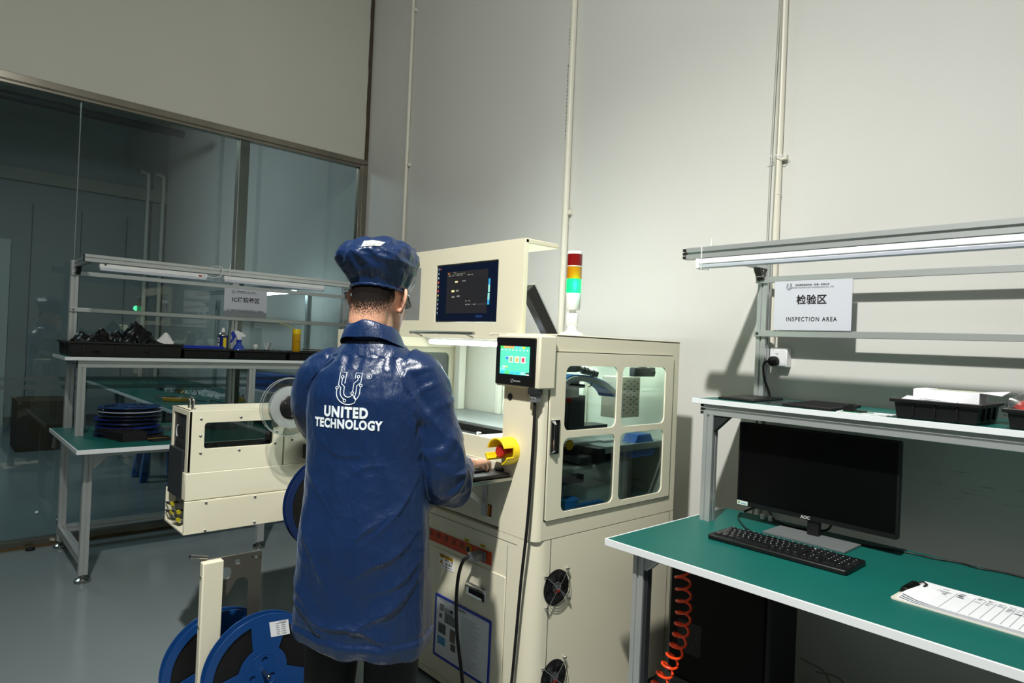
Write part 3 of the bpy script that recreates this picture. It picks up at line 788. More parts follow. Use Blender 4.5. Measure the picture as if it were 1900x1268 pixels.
ic_tray('single black component tray with a brass tool lying on it', 0.60, 0.915, -1.885, -1.745, ZB, 0.011, 0.18, 'loose component trays')
t = thing('tweezers', 'thin brass tweezers lying on the single component tray', 'tweezers', (0.86, -1.82, ZB + 0.0112))
for s in (-1, 1):
    m = MB(GOLD); m.tube([(0.885, -1.875, ZB + 0.0135), (0.868 + s * 0.006, -1.82, ZB + 0.0135), (0.858 + s * 0.001, -1.755, ZB + 0.0135)], [0.0022, 0.0022, 0.0012], 6); part('prong', m, t)
for k, (x, y, r, h, s) in enumerate(((0.42, -1.64, 0.06, 0.03, 2.0), (0.42, -1.30, 0.13, 0.05, 9.0))):
    m = MB(FILM); m.loft(lump((x, y, ZB), r * 1.2, r, h, s, 0.7, n=30, m=9))
    solo('plastic_film', m, ('crinkled clear film beside the stack of reels', 'crumpled clear film on the bench seen through the feeder window')[k], 'film bag', 'film on the bench', angle=20)
m = MB(BLACK); m.box(0.30, 0.50, -1.02, -0.84, ZB, ZB + 0.05)
solo('parts_box', m, 'small black box on the bench behind the cream feeder', 'box', bevel=0.004)
m = MB(CARD); m.box(0.18, 0.62, -0.80, -0.42, ZB, ZB + 0.28)
solo('carton', m, 'brown carton on the bench behind the cream feeder', 'box', bevel=0.003)
# ------------------------------------------------------------------ the programming machine
MX0, MX1, MYF, MYB = 1.965, 3.55, -1.24, -0.372
ZSEAM, ZTOP = 0.742, 1.497
MC = thing('programming_machine', 'cream IC programming machine with tilted-up hood, touch panel and windowed side doors', 'machine', ((MX0 + MX1) / 2, (MYF + MYB) / 2, 0))
def rounded_column(x0, x1, y0, y1, z0, z1, r, corners):
    """vertical block with chosen rounded corners: fr front right, fl front left"""
    p = []
    if 'fl' in corners: p += [(x0 + r - r * math.cos(t), y0 + r - r * math.sin(t)) for t in [PI / 2 * i / 8 for i in range(9)]]
    else: p.append((x0, y0))
    if 'fr' in corners: p += [(x1 - r + r * math.sin(t), y0 + r - r * math.cos(t)) for t in [PI / 2 * i / 8 for i in range(9)]]
    else: p.append((x1, y0))
    p += [(x1, y1), (x0, y1)]
    return MB(CREAM).prism(p, z0, z1, 'xy')
# lower cabinet
part('lower_cabinet', rounded_column(MX0, MX1, MYF, MYB, 0.03, ZSEAM - 0.002, 0.065, ('fr', 'fl')), MC, angle=30)
m = MB(DGREY)
for x in (2.05, 3.46):
    for y in (-1.15, -0.45): m.cyl((x, y, 0), (x, y, 0.03), 0.03)
part('foot', m, MC)
m = MB(DGREY); m.box(MX0 + 0.004, MX1 - 0.004, MYF + 0.07, MYB - 0.004, ZSEAM - 0.002, ZSEAM + 0.001); part('seam', m, MC, smooth=False)
# side panel outline grooves of the lower cabinet
m = MB(DGREY); m.box(MX1 - 0.001, MX1 + 0.0006, -1.156, -1.1535, 0.06, ZSEAM); m.box(MX1 - 0.001, MX1 + 0.0006, -0.402, -0.4, 0.06, ZSEAM); part('panel_groove', m, MC, smooth=False)
# fans on the side
for cy, cz in ((-1.117, 0.558), (-1.112, 0.222)):
    m = MB(BLACKM); m.lathe([(0.066, 0.0), (0.066, 0.0015), (0.0, 0.0015)], (MX1, cy, cz), (1, 0, 0), 32)
    f = part('fan', m, MC)
    m = MB(DGREY)
    for k in range(7):
        a = 2 * PI * k / 7; a2 = a + 0.55
        m.quad((MX1 + 0.002, cy + 0.02 * math.cos(a), cz + 0.02 * math.sin(a)), (MX1 + 0.002, cy + 0.058 * math.cos(a), cz + 0.058 * math.sin(a)), (MX1 + 0.005, cy + 0.058 * math.cos(a2), cz + 0.058 * math.sin(a2)), (MX1 + 0.005, cy + 0.02 * math.cos(a2), cz + 0.02 * math.sin(a2)))
    part('blades', m, f)
    m = MB(mat('hub_label', '#8A8C8E', 0.4)); m.lathe([(0.022, 0.002), (0.022, 0.006), (0.0, 0.0065)], (MX1, cy, cz), (1, 0, 0), 24); part('hub', m, f)
    m = MB(RED); m.add([(MX1 + 0.0068, cy + 0.020 * math.cos(t), cz + 0.020 * math.sin(t)) for t in [PI * 1.15 + PI * 0.7 * i / 8 for i in range(9)]], [tuple(range(9))]); part('hub_sticker', m, f)
    m = MB(mat('fan_guard_wire', '#2A2B2C', 0.25, 0.9))
    for q in range(6):
        r = 0.018 + 0.0092 * q
        m.tube([(MX1 + 0.012, cy + r * math.cos(2 * PI * i / 36), cz + r * math.sin(2 * PI * i / 36)) for i in range(36)], 0.0011, 6, closed=True)
    m.use(CHROME)
    for a in (50, 140, 230, 320):
        c, s = math.cos(math.radians(a)), math.sin(math.radians(a))
        m.tube([(MX1 + 0.0135, cy + 0.012 * c, cz + 0.012 * s), (MX1 + 0.0135, cy + 0.076 * c, cz + 0.076 * s)], 0.0018, 6)
        m.lathe([(0.0055, 0.0), (0.0055, 0.010), (0.004, 0.014), (0.0, 0.0145)], (MX1, cy + 0.082 * c, cz + 0.082 * s), (1, 0, 0), 12)
    part('guard', m, f)
# lower front door
m = MB(CREAM); m.prism(rrect(2.06, 3.406, 0.06, 0.578, 0.004, 2), MYF - 0.004, MYF + 0.002, 'xz')
ld = part('lower_door', m, MC, bevel=0.0012)
m = MB(CHROME); m.plate(rrect(3.186, 3.305, 0.450, 0.502, 0.004, 3), [rrect(3.200, 3.292, 0.460, 0.482, 0.003, 3)], MYF - 0.010, MYF - 0.0035, 'xz')
m.use(BLACKM); m.box(3.199, 3.293, MYF - 0.0045, MYF - 0.0035, 0.459, 0.483)
m.use(CHROME); m.prism([(MYF - 0.004, 0.500), (MYF - 0.02, 0.494), (MYF - 0.022, 0.488), (MYF - 0.010, 0.482), (MYF - 0.004, 0.482)], 3.190, 3.301, 'yz')
part('handle', m, ld, bevel=0.001)
# orange connector strip
m = MB(ORANGE); m.box(2.80, 3.321, MYF - 0.003, MYF, 0.598, 0.648); os_ = part('connector_panel', m, MC, smooth=False)
for x in (2.86, 2.918, 2.975, 3.029, 3.082, 3.137):
    m = MB(mat('shaded_orange', '#8E4026', 0.5)); m.lathe([(0.0125, 0.0), (0.0125, 0.002), (0.0, 0.0021)], (x, MYF - 0.003, 0.630), (0, -1, 0), 20); part('socket_hole', m, os_)  # raised discs; shade of the holes is put into the darker orange
m = MB(AMBER); m.lathe([(0.0175, 0.0), (0.0175, 0.006), (0.0135, 0.007)], (3.186, MYF - 0.003, 0.628), (0, -1, 0), 24); m.use(BLACK); m.lathe([(0.0135, 0.0065), (0.0125, 0.008), (0.0, 0.0085)], (3.186, MYF - 0.003, 0.628), (0, -1, 0), 24); part('button', m, os_)
for x, z in ((3.165, 0.652), (3.266, 0.655)):
    m = MB(YELLOW); m.box(x - 0.016, x + 0.016, MYF - 0.0016, MYF, z - 0.0, z + 0.011); m.use(INK)
    for i in range(4): m.box(x - 0.011 + i * 0.006, x - 0.007 + i * 0.006, MYF - 0.002, MYF - 0.0015, z + 0.003, z + 0.008)
    part('tag', m, os_, smooth=False)
m = MB(MGREY); m.box(3.245, 3.293, MYF - 0.012, MYF - 0.003, 0.606, 0.642); m.box(3.236, 3.285, MYF - 0.05, MYF - 0.012, 0.611, 0.638); part('connector', m, os_, bevel=0.003)
# caution label
t_ = MB(PAPER); t_.prism(rrect(2.990, 3.092, 0.508, 0.566, 0.004, 3), MYF - 0.0055, MYF - 0.0045, 'xz'); t_.use(AMBER); t_.box(2.993, 3.089, MYF - 0.0058, MYF - 0.0053, 0.547, 0.563)
t_.use(AMBER); t_.add([(2.995, MYF - 0.006, 0.522), (3.022, MYF - 0.006, 0.522), (3.0085, MYF - 0.006, 0.545)], [(0, 1, 2)])
t_.use(INK); t_.box(3.0075, 3.0095, MYF - 0.0064, MYF - 0.006, 0.528, 0.539); t_.box(3.0075, 3.0095, MYF - 0.0064, MYF - 0.006, 0.5245, 0.5265)
lab = part('caution_label', t_, MC, smooth=False)
lettering('label_text', '警告 WARNING', 0.0105, (3.041, MYF - 0.006, 0.555), lab, INK)
lettering('label_text', '非专业人员', 0.0115, (3.058, MYF - 0.006, 0.541), lab, INK)
lettering('label_text', '禁止操作', 0.0115, (3.058, MYF - 0.006, 0.528), lab, INK)
lettering('label_text', 'NO UNAUTHORIZED OPERATION', 0.0048, (3.043, MYF - 0.006, 0.516), lab, INK)
# panel under the tray
m = MB(CREAM); m.prism(rrect(2.20, 3.357, 0.755, 1.0, 0.003, 2), MYF - 0.002, MYF + 0.004, 'xz'); part('front_panel', m, MC, bevel=0.001)
m = MB(DGREY); m.box(2.06, 3.46, MYF - 0.0006, MYF + 0.001, 0.712, 0.7135); m.box(3.408, 3.4095, MYF - 0.0006, MYF + 0.001, 0.06, 0.7); part('panel_groove', m, MC, smooth=False)
for x0 in (2.965, 3.288):
    m = MB(BLACKM); m.box(x0, x0 + 0.022, MYF - 0.0028, MYF - 0.0022, 0.78, 0.83)
    m.use(WHITE); m.box(x0, x0 + 0.022, MYF - 0.0036, MYF - 0.0026, 0.775, 0.782)
    for k, q in enumerate((RED, YELLOW, BLACK, RED)):
        m.use(q); m.tube([(x0 + 0.003 + k * 0.0054, MYF - 0.003, 0.784), (x0 + 0.004 + k * 0.005, MYF - 0.0035, 0.828)], 0.0018, 5)
    part('wire_slot', m, MC)
# upper structure: columns, beam, back
part('right_column', rounded_column(3.352, MX1, MYF, -1.206, ZSEAM, ZTOP, 0.034, ('fr',)), MC, angle=30)
part('left_column', rounded_column(MX0, 2.163, MYF, -1.206, ZSEAM, ZTOP, 0.034, ('fl',)), MC, angle=30)
m = MB(CREAM); m.plate([(-1.206, ZSEAM), (MYB, ZSEAM), (MYB, ZTOP), (-1.206, ZTOP)], [[(-1.186, 0.826), (-0.434, 0.826), (-0.434, 1.42), (-1.186, 1.42)]], MX1 - 0.03, MX1, 'yz'); part('side_frame', m, MC, bevel=0.002)
m = MB(CREAM); m.plate([(-1.206, ZSEAM), (MYB, ZSEAM), (MYB, ZTOP), (-1.206, ZTOP)], [[(-1.186, 0.826), (-0.434, 0.826), (-0.434, 1.42), (-1.186, 1.42)]], MX0, MX0 + 0.03, 'yz'); part('side_frame', m, MC, bevel=0.002)
m = MB(CREAM_IN); m.box(MX0 + 0.03, MX1 - 0.03, MYB - 0.012, MYB, ZSEAM, 1.497); part('back_panel', m, MC)
m = MB(CREAM); m.box(3.18, MX1, MYF + 0.07, MYB, ZTOP - 0.008, ZTOP + 0.002); m.box(3.165, 3.18, MYF + 0.07, MYB, 1.488, ZTOP); part('top_panel', m, MC, bevel=0.002)
m = MB(CREAM); m.box(MX0, 1.99, MYF + 0.07, MYB, ZTOP - 0.008, ZTOP + 0.002); part('top_panel', m, MC, bevel=0.002)
m = MB(CREAM); m.box(2.163, 3.352, -1.212, -1.20, ZSEAM, 1.078); part('front_sill', m, MC, bevel=0.002)
m = MB(mat('glue_mark', '#B79A42', 0.5)); m.prism([(3.015, 0.995), (3.021, 1.04), (3.029, 1.058), (3.031, 1.055), (3.026, 1.035), (3.022, 0.996)], -1.2125, -1.2119, 'xz'); m.box(3.016, 3.034, -1.2125, -1.2119, 1.062, 1.0645); part('glue_mark', m, MC, smooth=False)
# doors with four windows each
def door(xf, sgn, label):
    W = [(-1.118, -0.815, 1.140, 1.383), (-0.782, -0.481, 1.140, 1.383), (-1.118, -0.815, 0.838, 1.113), (-0.782, -0.481, 0.838, 1.113)]
    m = MB(CREAM); m.plate(rrect(-1.197, -0.424, 0.815, 1.432, 0.006, 3), [rrect(a, b, c, d, 0.028) for a, b, c, d in W], xf - 0.0025 if sgn > 0 else xf - 0.0045, xf + 0.0045 if sgn > 0 else xf + 0.0025, 'yz')
    d = part('side_door', m, MC, bevel=0.0015)
    m = MB(BLACKM); m.plate(rrect(-1.2005, -0.4205, 0.8115, 1.4355, 0.006, 3), [rrect(-1.19, -0.43, 0.822, 1.425, 0.006, 3)], xf - 0.0028 * sgn, xf - 0.0022 * sgn, 'yz'); part('seal', m, d, smooth=False)
    for a, b, c, e in W:
        m = MB(DGLASS); x = xf - 0.002 * sgn
        m.prism(rrect(a - 0.006, b + 0.006, c - 0.006, e + 0.006, 0.03), x - 0.0006 * sgn, x - 0.0026 * sgn, 'yz'); part('window', m, d, smooth=False)
    m = MB(CHROME); xf = xf + 0.0045 * sgn; m.prism(rrect(-1.193, -1.145, 1.058, 1.186, 0.004, 3), xf, xf + 0.006 * sgn, 'yz')
    h = part('handle', m, d, bevel=0.002)
    m = MB(BLACK); m.prism(rrect(-1.172, -1.150, 1.070, 1.176, 0.005, 3), xf + sgn * 0.0055, xf + sgn * 0.0075, 'yz')
    m.use(CHROME); m.prism([(-1.193, xf), (-1.187, xf + sgn * 0.020), (-1.178, xf + sgn * 0.022), (-1.172, xf + sgn * 0.004)], 1.062, 1.182, 'xy') if False else None
    part('grip', m, h)
    m = MB(CHROME); m.loft([[(xf + sgn * 0.004, -1.191, z0), (xf + sgn * 0.019, -1.187, z1), (xf + sgn * 0.019, -1.178, z1), (xf + sgn * 0.005, -1.171, z0)] for z0, z1 in ((1.062, 1.074), (1.182, 1.170))]); part('lever', m, h, bevel=0.001)
    return d
door(MX1 + 0.003, 1, 'side')
door(MX0 - 0.003, -1, 'side')
# interior
m = MB(mat('grey_deck', '#8E9796', 0.35, 0.4)); m.box(2.0, 3.5, -0.80, -0.39, 1.02, 1.05); part('deck', m, MC, bevel=0.003)
m = MB(BLACK); m.box(2.0, 3.5, -0.845, -0.802, 0.995, 1.045); part('guide_rail', m, MC, bevel=0.003)
m = MB(mat('dark_anodised', '#3C4244', 0.35, 0.6)); m.box(2.02, 3.48, -0.93, -0.86, 0.985, 1.015); part('guide_rail', m, MC, bevel=0.003)
m = MB(BLACKM); m.box(2.02, 3.50, -1.19, -0.93, 0.92, 0.95); m.use(MGREY); m.box(2.0, 3.50, -1.19, -0.40, ZSEAM + 0.002, ZSEAM + 0.01); part('bed', m, MC)
m = MB(DGREY); m.box(2.9, 3.13, -1.10, -0.95, 0.95, 0.985); m.use(WHITE); m.box(2.80, 2.87, -1.08, -1.02, 0.95, 0.99); part('fixture', m, MC, bevel=0.002)
m = MB(WHITE)
for x in (2.83, 3.05, 3.20): m.box(x - 0.006, x + 0.006, -0.935, -0.915, 1.015, 1.03); m.box(x - 0.011, x + 0.011, -0.932, -0.918, 1.028, 1.034)
part('cable_clip', m, MC, bevel=0.002)
m = MB(RUBBER); m.tube(smooth_path([(2.6, -0.93, 1.012), (2.72, -0.932, 1.0), (2.83, -0.93, 1.02), (2.94, -0.945, 0.99), (3.05, -0.93, 1.02), (3.13, -0.945, 0.985), (3.20, -0.93, 1.02), (3.33, -0.94, 0.99)], 6), 0.004, 8); part('inner_cable', m, MC)
for a_ in ((2.02, 2.07, -0.47, -0.42), (2.35, 2.38, -0.42, -0.39), (3.0, 3.03, -0.42, -0.39)):
    m = MB(CREAM_IN); m.box(*a_, 1.05, 1.49); part('inner_post', m, MC, bevel=0.004)
# row of led light below the hood
m = MB(glow('led_tube', '#E9F4FF', 30.0)); m.cyl((2.42, -0.935, 1.452), (3.15, -0.935, 1.452), 0.011, n=14); led = part('light_tube', m, MC)
m = MB(WHITE); m.box(2.40, 3.17, -0.945, -0.925, 1.463, 1.475); part('tube_holder', m, led)
m = MB(glow('fill_strip_glow', '#E6F5EE', 55.0)); m.box(2.3, 3.46, -0.72, -0.69, 1.478, 1.484); part('fill_strip', m, MC)  # glowing strip added to brighten the interior behind the windows
m = MB(MATS['fill_strip_glow']); m.box(3.484, 3.496, -1.08, -0.46, 1.452, 1.458); part('fill_strip', m, MC)  # second added strip, out of sight above the door windows, lighting near parts
# parts behind the side windows
m = MB(mat('carrier_blue', '#2E74C0', 0.3, coat=0.3))
def arch(x0, x1, pts, wdt):
    vs = []
    for (y, z, ny, nz) in pts: vs.append([(x0, y, z), (x1, y, z), (x1, y - ny * wdt, z - nz * wdt), (x0, y - ny * wdt, z - nz * wdt)])
    return vs
ap = []
for i in range(25):
    a = PI * (1.0 - i / 24.0) + 0.25
    y = -0.995 + 0.125 * math.cos(a) * (1.0 if a > PI / 2 else 2.2); z = 1.225 + 0.122 * math.sin(a)
    ap.append((y, z, math.cos(a), math.sin(a)))
m.loft(arch(3.40, 3.497, [(-1.105, 0.86, -1, 0), (-1.112, 1.05, -1, 0)] + ap, 0.012)); part('carrier_chute', m, MC, angle=50)
m = MB(LGREY); m.loft(arch(3.499, 3.507, [(-1.095, 0.86, -1, 0), (-1.102, 1.05, -1, 0)] + [(y * 1.0, z - 0.006, a_, b_) for y, z, a_, b_ in ap], 0.02)); part('chute_edge', m, MC, angle=50)
m = MB(mat('carrier_blue2', '#1E55A8', 0.3)); m.lathe([(0.05, 0.0), (0.055, 0.02), (0.05, 0.09), (0.04, 0.09)], (3.49, -1.02, 0.775), (0, 0, 1), 40); m.box(3.474, 3.50, -1.12, -0.80, 0.775, 0.83); part('blue_hopper', m, MC)
m = MB(mat('warm_grey_sheet', '#B9B2A2', 0.5)); m.box(3.35, 3.44, -0.665, -0.505, 1.155, 1.335)
bx = part('perforated_box', m, MC, bevel=0.003)
m = MB(BLACKM)
for r_ in range(13):
    for c_ in range(3):
        y = -0.645 + c_ * 0.045 + (0.022 if r_ % 2 else 0.0); z = 1.175 + r_ * 0.0115
        m.box(3.4395, 3.4406, y, y + 0.014, z, z + 0.0035)
part('slots', m, bx, smooth=False)
m = MB(DGREY); m.box(3.46, 3.49, -0.615, -0.465, 1.338, 1.378); m.box(3.465, 3.49, -0.565, -0.525, 1.376, 1.386); m.cyl((3.494, -0.478, 1.356), (3.460, -0.478, 1.356), 0.012, n=14); part('inspection_camera', m, MC, bevel=0.004)
m = MB(DGREY); m.box(3.44, 3.48, -1.075, -0.97, 1.355, 1.392); m.use(STEEL)
for k in range(4): m.cyl((3.50, -0.99 + k * 0.028, 1.372 - 0.006 * k), (3.50, -0.968 + k * 0.028, 1.369 - 0.006 * k), 0.014 + 0.003 * (k % 2), n=16)
m.box(3.40, 3.43, -1.05, -0.90, 1.25, 1.315)
m.use(BLACK); m.box(3.41, 3.47, -0.94, -0.91, 1.292, 1.306)
for z0 in (1.36, 1.335, 1.31): m.tube(smooth_path([(3.47, -1.07, z0), (3.475, -1.10, z0 - 0.03), (3.47, -1.112, z0 - 0.09), (3.46, -1.105, z0 - 0.16)], 5), 0.004, 7)
m.tube(smooth_path([(3.46, -0.92, 1.335), (3.47, -0.885, 1.33), (3.47, -0.872, 1.305), (3.465, -0.885, 1.295)], 6), 0.0025, 6)
part('pick_head', m, MC, bevel=0.0015)
m = MB(mat('soft_black', '#1B1C1E', 0.45)); m.box(3.30, 3.38, -1.03, -0.93, 1.13, 1.27); m.box(3.28, 3.36, -0.88, -0.78, 1.11, 1.25); m.use(LGREY); m.box(3.379, 3.381, -1.02, -0.99, 1.19, 1.215)
m.use(RED); m.cyl((3.37, -0.90, 1.225), (3.37, -0.90, 1.255), 0.007); m.cyl((3.37, -0.885, 1.225), (3.37, -0.885, 1.255), 0.007)
m.use(mat('magenta_ring', '#B01C5E', 0.4)); m.cyl((3.37, -1.0, 1.145), (3.37, -1.0, 1.165), 0.016)
m.use(DGREY); m.box(3.25, 3.34, -1.1, -0.6, 1.09, 1.115); part('servo_unit', m, MC, bevel=0.002)
m = MB(mat('blue_end_block', '#2560B8', 0.4)); m.plate([(-0.61, 0.985), (-0.455, 0.985), (-0.44, 1.0), (-0.445, 1.045), (-0.465, 1.06), (-0.48, 1.085), (-0.575, 1.085), (-0.59, 1.055), (-0.61, 1.04)], [rrect(-0.555, -0.495, 1.022, 1.046, 0.008, 4)], 3.42, 3.49, 'yz'); part('end_block', m, MC, bevel=0.004)
m = MB(ALU); m.box(3.10, 3.42, -0.61, -0.47, 1.0, 1.045); m.box(3.36, 3.42, -0.72, -0.61, 1.0, 1.06); m.box(3.05, 3.40, -1.11, -0.72, 1.045, 1.06); part('linear_stage', m, MC, bevel=0.002)
m = MB(DGREY); m.lathe([(0.035, 0.0), (0.04, 0.01), (0.04, 0.03), (0.03, 0.035)], (3.40, -1.02, 1.03), (0, 0, 1), 24); m.box(3.36, 3.42, -0.70, -0.62, 0.76, 1.0); m.lathe([(0.022, 0), (0.022, 0.004), (0.018, 0.004)], (3.43, -0.905, 1.035), (1, 0, 0), 20); part('motor', m, MC, bevel=0.002)
m = MB(AMBER); m.prism(circ(-0.955, 1.06, 0.022, 8), 3.435, 3.442, 'yz'); part('tag', m, MC)
m = MB(mat('grey_bin', '#A5AAA2', 0.5)); m.box(3.10, 3.47, -1.05, -0.60, 0.80, 0.975); part('reject_bin', m, MC, bevel=0.006)
# hood with the monitor
hx0, hx1, hy = 1.99, 3.19, -1.013
m = MB(CREAM); m.plate(rrect(hx0, hx1, 1.473, 1.910, 0.004, 2), [rrect(2.128, 2.418, 1.558, 1.829, 0.006, 3), rrect(2.553, 3.022, 1.549, 1.830, 0.006, 3)], hy, hy + 0.022, 'xz')
hood = part('hood', m, MC, bevel=0.003)
m = MB(CREAM); m.box(hx0, hx1, hy + 0.003, -0.805, 1.889, 1.911); part('hood_top', m, hood, bevel=0.004)
m = MB(CREAM_IN); m.box(hx0, hx0 + 0.012, hy + 0.022, -0.9, 1.52, 1.889); part('hood_side', m, hood, bevel=0.003)
m = MB(BLACK); m.box(2.556, 3.019, hy + 0.004, hy + 0.05, 1.552, 1.827); mon = part('monitor', m, hood, bevel=0.002)
m = MB(mat('desktop_blue', '#0A1122', 0.2, emit='#0A1526', estr=0.55))
def sq(mb, mm, x0, x1, z0, z1, y): mb.use(mm); mb.quad((x0, y, z0), (x1, y, z0), (x1, y, z1), (x0, y, z1))
sy = hy + 0.0035
sq(m, MATS['desktop_blue'], 2.560, 3.015, 1.556, 1.823, sy)
sq(m, glow('win_dark', '#151318', 0.55), 2.640, 2.950, 1.592, 1.792, sy - 0.0004)
sq(m, glow('win_bar', '#241A18', 0.5), 2.640, 2.950, 1.788, 1.792, sy - 0.0006)
sq(m, glow('win_right', '#121217', 0.6), 2.79, 2.948, 1.655, 1.765, sy - 0.0006)
sq(m, glow('win_row', '#26262B', 0.6), 2.79, 2.948, 1.629, 1.637, sy - 0.0006)
yl = glow('ui_cream', '#C9C08A', 0.7); gy = glow('ui_grey', '#77776F', 0.6)
sq(m, yl, 2.705, 2.727, 1.739, 1.747, sy - 0.0008); sq(m, yl, 2.680, 2.703, 1.694, 1.704, sy - 0.0008)
sq(m, gy, 2.715, 2.737, 1.696, 1.704, sy - 0.0008); sq(m, gy, 2.684, 2.706, 1.667, 1.675, sy - 0.0008); sq(m, gy, 2.723, 2.746, 1.670, 1.677, sy - 0.0008)
for i, (x, w) in enumerate(((2.652, 0.02), (2.68, 0.018), (2.715, 0.022), (2.745, 0.016), (2.80, 0.02), (2.828, 0.012), (2.76, 0.028))):
    sq(m, gy, x, x + w, 1.771 if i < 6 else 1.743, (1.7745 if i < 6 else 1.747), sy - 0.0008)
for x in (2.792, 2.812, 2.853): sq(m, gy, x, x + 0.013, 1.631, 1.635, sy - 0.0008)
for x in (2.79, 2.815): sq(m, gy, x, x + 0.012, 1.648, 1.652, sy - 0.0008)
for i in range(14): sq(m, glow('ui_dim', '#4A4A4E', 0.6), 2.642, 2.6435, 1.60 + i * 0.0125, 1.603 + i * 0.0125, sy - 0.0008)
sq(m, glow('ui_logo', '#B06A35', 0.6), 2.648, 2.66, 1.780, 1.787, sy - 0.0008)
ic = ('#6E88A0', '#7A95A8', '#8FA8A8', '#D2553A', '#8E8A70', '#C8424A', '#C9B860', '#5E9A70', '#8095A8', '#7A8C9A', '#6B7E8C')
for i, c in enumerate(ic):
    z = 1.806 - i * 0.0215
    sq(m, glow('icon_%s' % c[1:], c, 0.55), 2.566, 2.574, z, z + 0.009, sy - 0.0005); sq(m, glow('ui_dim', '#4A4A4E', 0.6), 2.5655, 2.5745, z - 0.004, z - 0.002, sy - 0.0005)
sq(m, glow('icon_red2', '#9A4A3A', 0.5), 2.582, 2.589, 1.806, 1.813, sy - 0.0005)
sq(m, glow('win_logo_a', '#2C86B4', 0.7), 2.952, 2.966, 1.63, 1.68, sy - 0.0005); sq(m, glow('win_logo_b', '#7FB8B0', 0.7), 2.953, 2.966, 1.652, 1.683, sy - 0.0007); sq(m, MATS['win_logo_b'], 2.954, 2.967, 1.687, 1.72, sy - 0.0007); sq(m, MATS['win_logo_a'], 2.955, 2.968, 1.72, 1.748, sy - 0.0007)
sq(m, glow('blue_glow', '#0C2350', 0.7), 2.87, 2.92, 1.572, 1.582, sy - 0.0005)
scn = part('screen', m, mon, smooth=False, recalc=False)
lettering('screen_text', 'THE TRANQUILITY', 0.0085, (2.738, sy - 0.0008, 1.780), mon, gy, spacing=1.25)
lettering('screen_text', 'LOGIN', 0.006, (2.700, sy - 0.0008, 1.788), mon, gy, spacing=1.3)
m = MB(STEEL); m.cyl((2.413, -1.06, 1.497), (2.927, -1.06, 1.497), 0.0075, n=14)
for x in (2.455, 2.865): m.cyl((x, -1.06, 1.493), (x, hy, 1.480), 0.0035, n=10)
part('pull_bar', m, hood)
m = MB(BLACK)
for z0, z1 in ((0, 0),):
    a = Vector((3.17, -0.97, 1.70)); b2 = Vector((3.17, -0.80, 1.475)); d = (b2 - a).normalized(); n_ = Vector((0, d.z, -d.y))
    m.obox((a + b2) / 2, (0.022, 0, 0), d * (b2 - a).length / 2, n_ * 0.028)
part('hood_strut', m, hood, bevel=0.003)
m = MB(ALU); m.obox((a + b2) / 2 + n_ * -0.033 , (0.018, 0, 0), d * (b2 - a).length / 2, n_ * 0.004); part('strut_plate', m, hood)
# touch panel box
m = MB(CREAM); m.box(3.338, 3.570, -1.273, -1.188, 1.297, 1.490); tb = part('touch_panel', m, MC, bevel=0.006)
m = MB(BLACK); m.prism(rrect(3.340, 3.553, 1.304, 1.479, 0.004, 3), -1.279, -1.2725, 'xz'); bz = part('bezel', m, tb, bevel=0.002)
m = MB(mat('bezel_inner', '#15181B', 0.3)); m.box(3.346, 3.548, -1.2797, -1.2788, 1.333, 1.452); part('inner_frame', m, bz, smooth=False)
sy = -1.2801; X0, X1, Z0, Z1 = 3.3655, 3.5255, 1.3435, 1.4475
def ui(mb, c, u0, u1, v0, v1, d, e=0.85):
    sq(mb, glow('panel_%s' % c[1:], c, e), X0 + (X1 - X0) * u0, X0 + (X1 - X0) * u1, Z0 + (Z1 - Z0) * v0, Z0 + (Z1 - Z0) * v1, sy - d)
m = MB(glow('panel_4FC9A4', '#4FC9A4', 0.85))
ui(m, '#4FC9A4', 0, 1, 0, 1, 0)
ui(m, '#3DBE52', 0.0, 0.11, 0.92, 1.0, 0.0002); ui(m, '#C79A5A', 0.11, 0.48, 0.92, 1.0, 0.0002); ui(m, '#5CC8C0', 0.48, 0.74, 0.92, 1.0, 0.0002); ui(m, '#E0C02E', 0.75, 0.84, 0.925, 0.995, 0.0002); ui(m, '#41B98B', 0.85, 1.0, 0.92, 1.0, 0.0002)
for i in range(8): ui(m, '#E6F0E8', 0.05 + 0.122 * i, 0.085 + 0.122 * i, 0.84, 0.885, 0.0002); ui(m, '#2E8A70', 0.06 + 0.122 * i, 0.075 + 0.122 * i, 0.795, 0.82, 0.0002)
for v in (0.655, 0.925): ui(m, '#2F9A7C', 0.0, 1.0, v, v + 0.006, 0.0002)
for k, c in enumerate(('#7DA07A', '#B0A05E', '#B0485A')):
    u = 0.305 + 0.205 * k; ui(m, '#E2E4D0', u, u + 0.15, 0.42, 0.645, 0.0002); ui(m, c, u + 0.025, u + 0.125, 0.45, 0.61, 0.0003)
ui(m, '#3E5FD8', 0.20, 0.285, 0.53, 0.60, 0.0002); ui(m, '#8AA8E8', 0.20, 0.285, 0.60, 0.64, 0.0002); ui(m, '#DDE2D8', 0.10, 0.18, 0.235, 0.29, 0.0002); ui(m, '#B8D070', 0.18, 0.28, 0.235, 0.29, 0.0002)
ui(m, '#7ED4DE', 0.02, 0.18, 0.14, 0.21, 0.0002)
for i in range(6): ui(m, '#2E8A70', 0.02 + 0.0 * i, 0.06, 0.3 + 0.055 * i, 0.318 + 0.055 * i, 0.0002)
for k, c in enumerate(('#35B0D0', '#4CC868', '#35B0D0', '#35B0D0', '#8FE0EA')): ui(m, c, 0.02 + 0.175 * k, 0.165 + 0.175 * k, 0.01, 0.105, 0.0002)
ui(m, '#2A2E30', 0.89, 1.0, 0.04, 0.10, 0.0002); ui(m, '#DADCDC', 0.89, 1.0, 0.0, 0.04, 0.0002)
part('screen', m, bz, smooth=False, recalc=False)
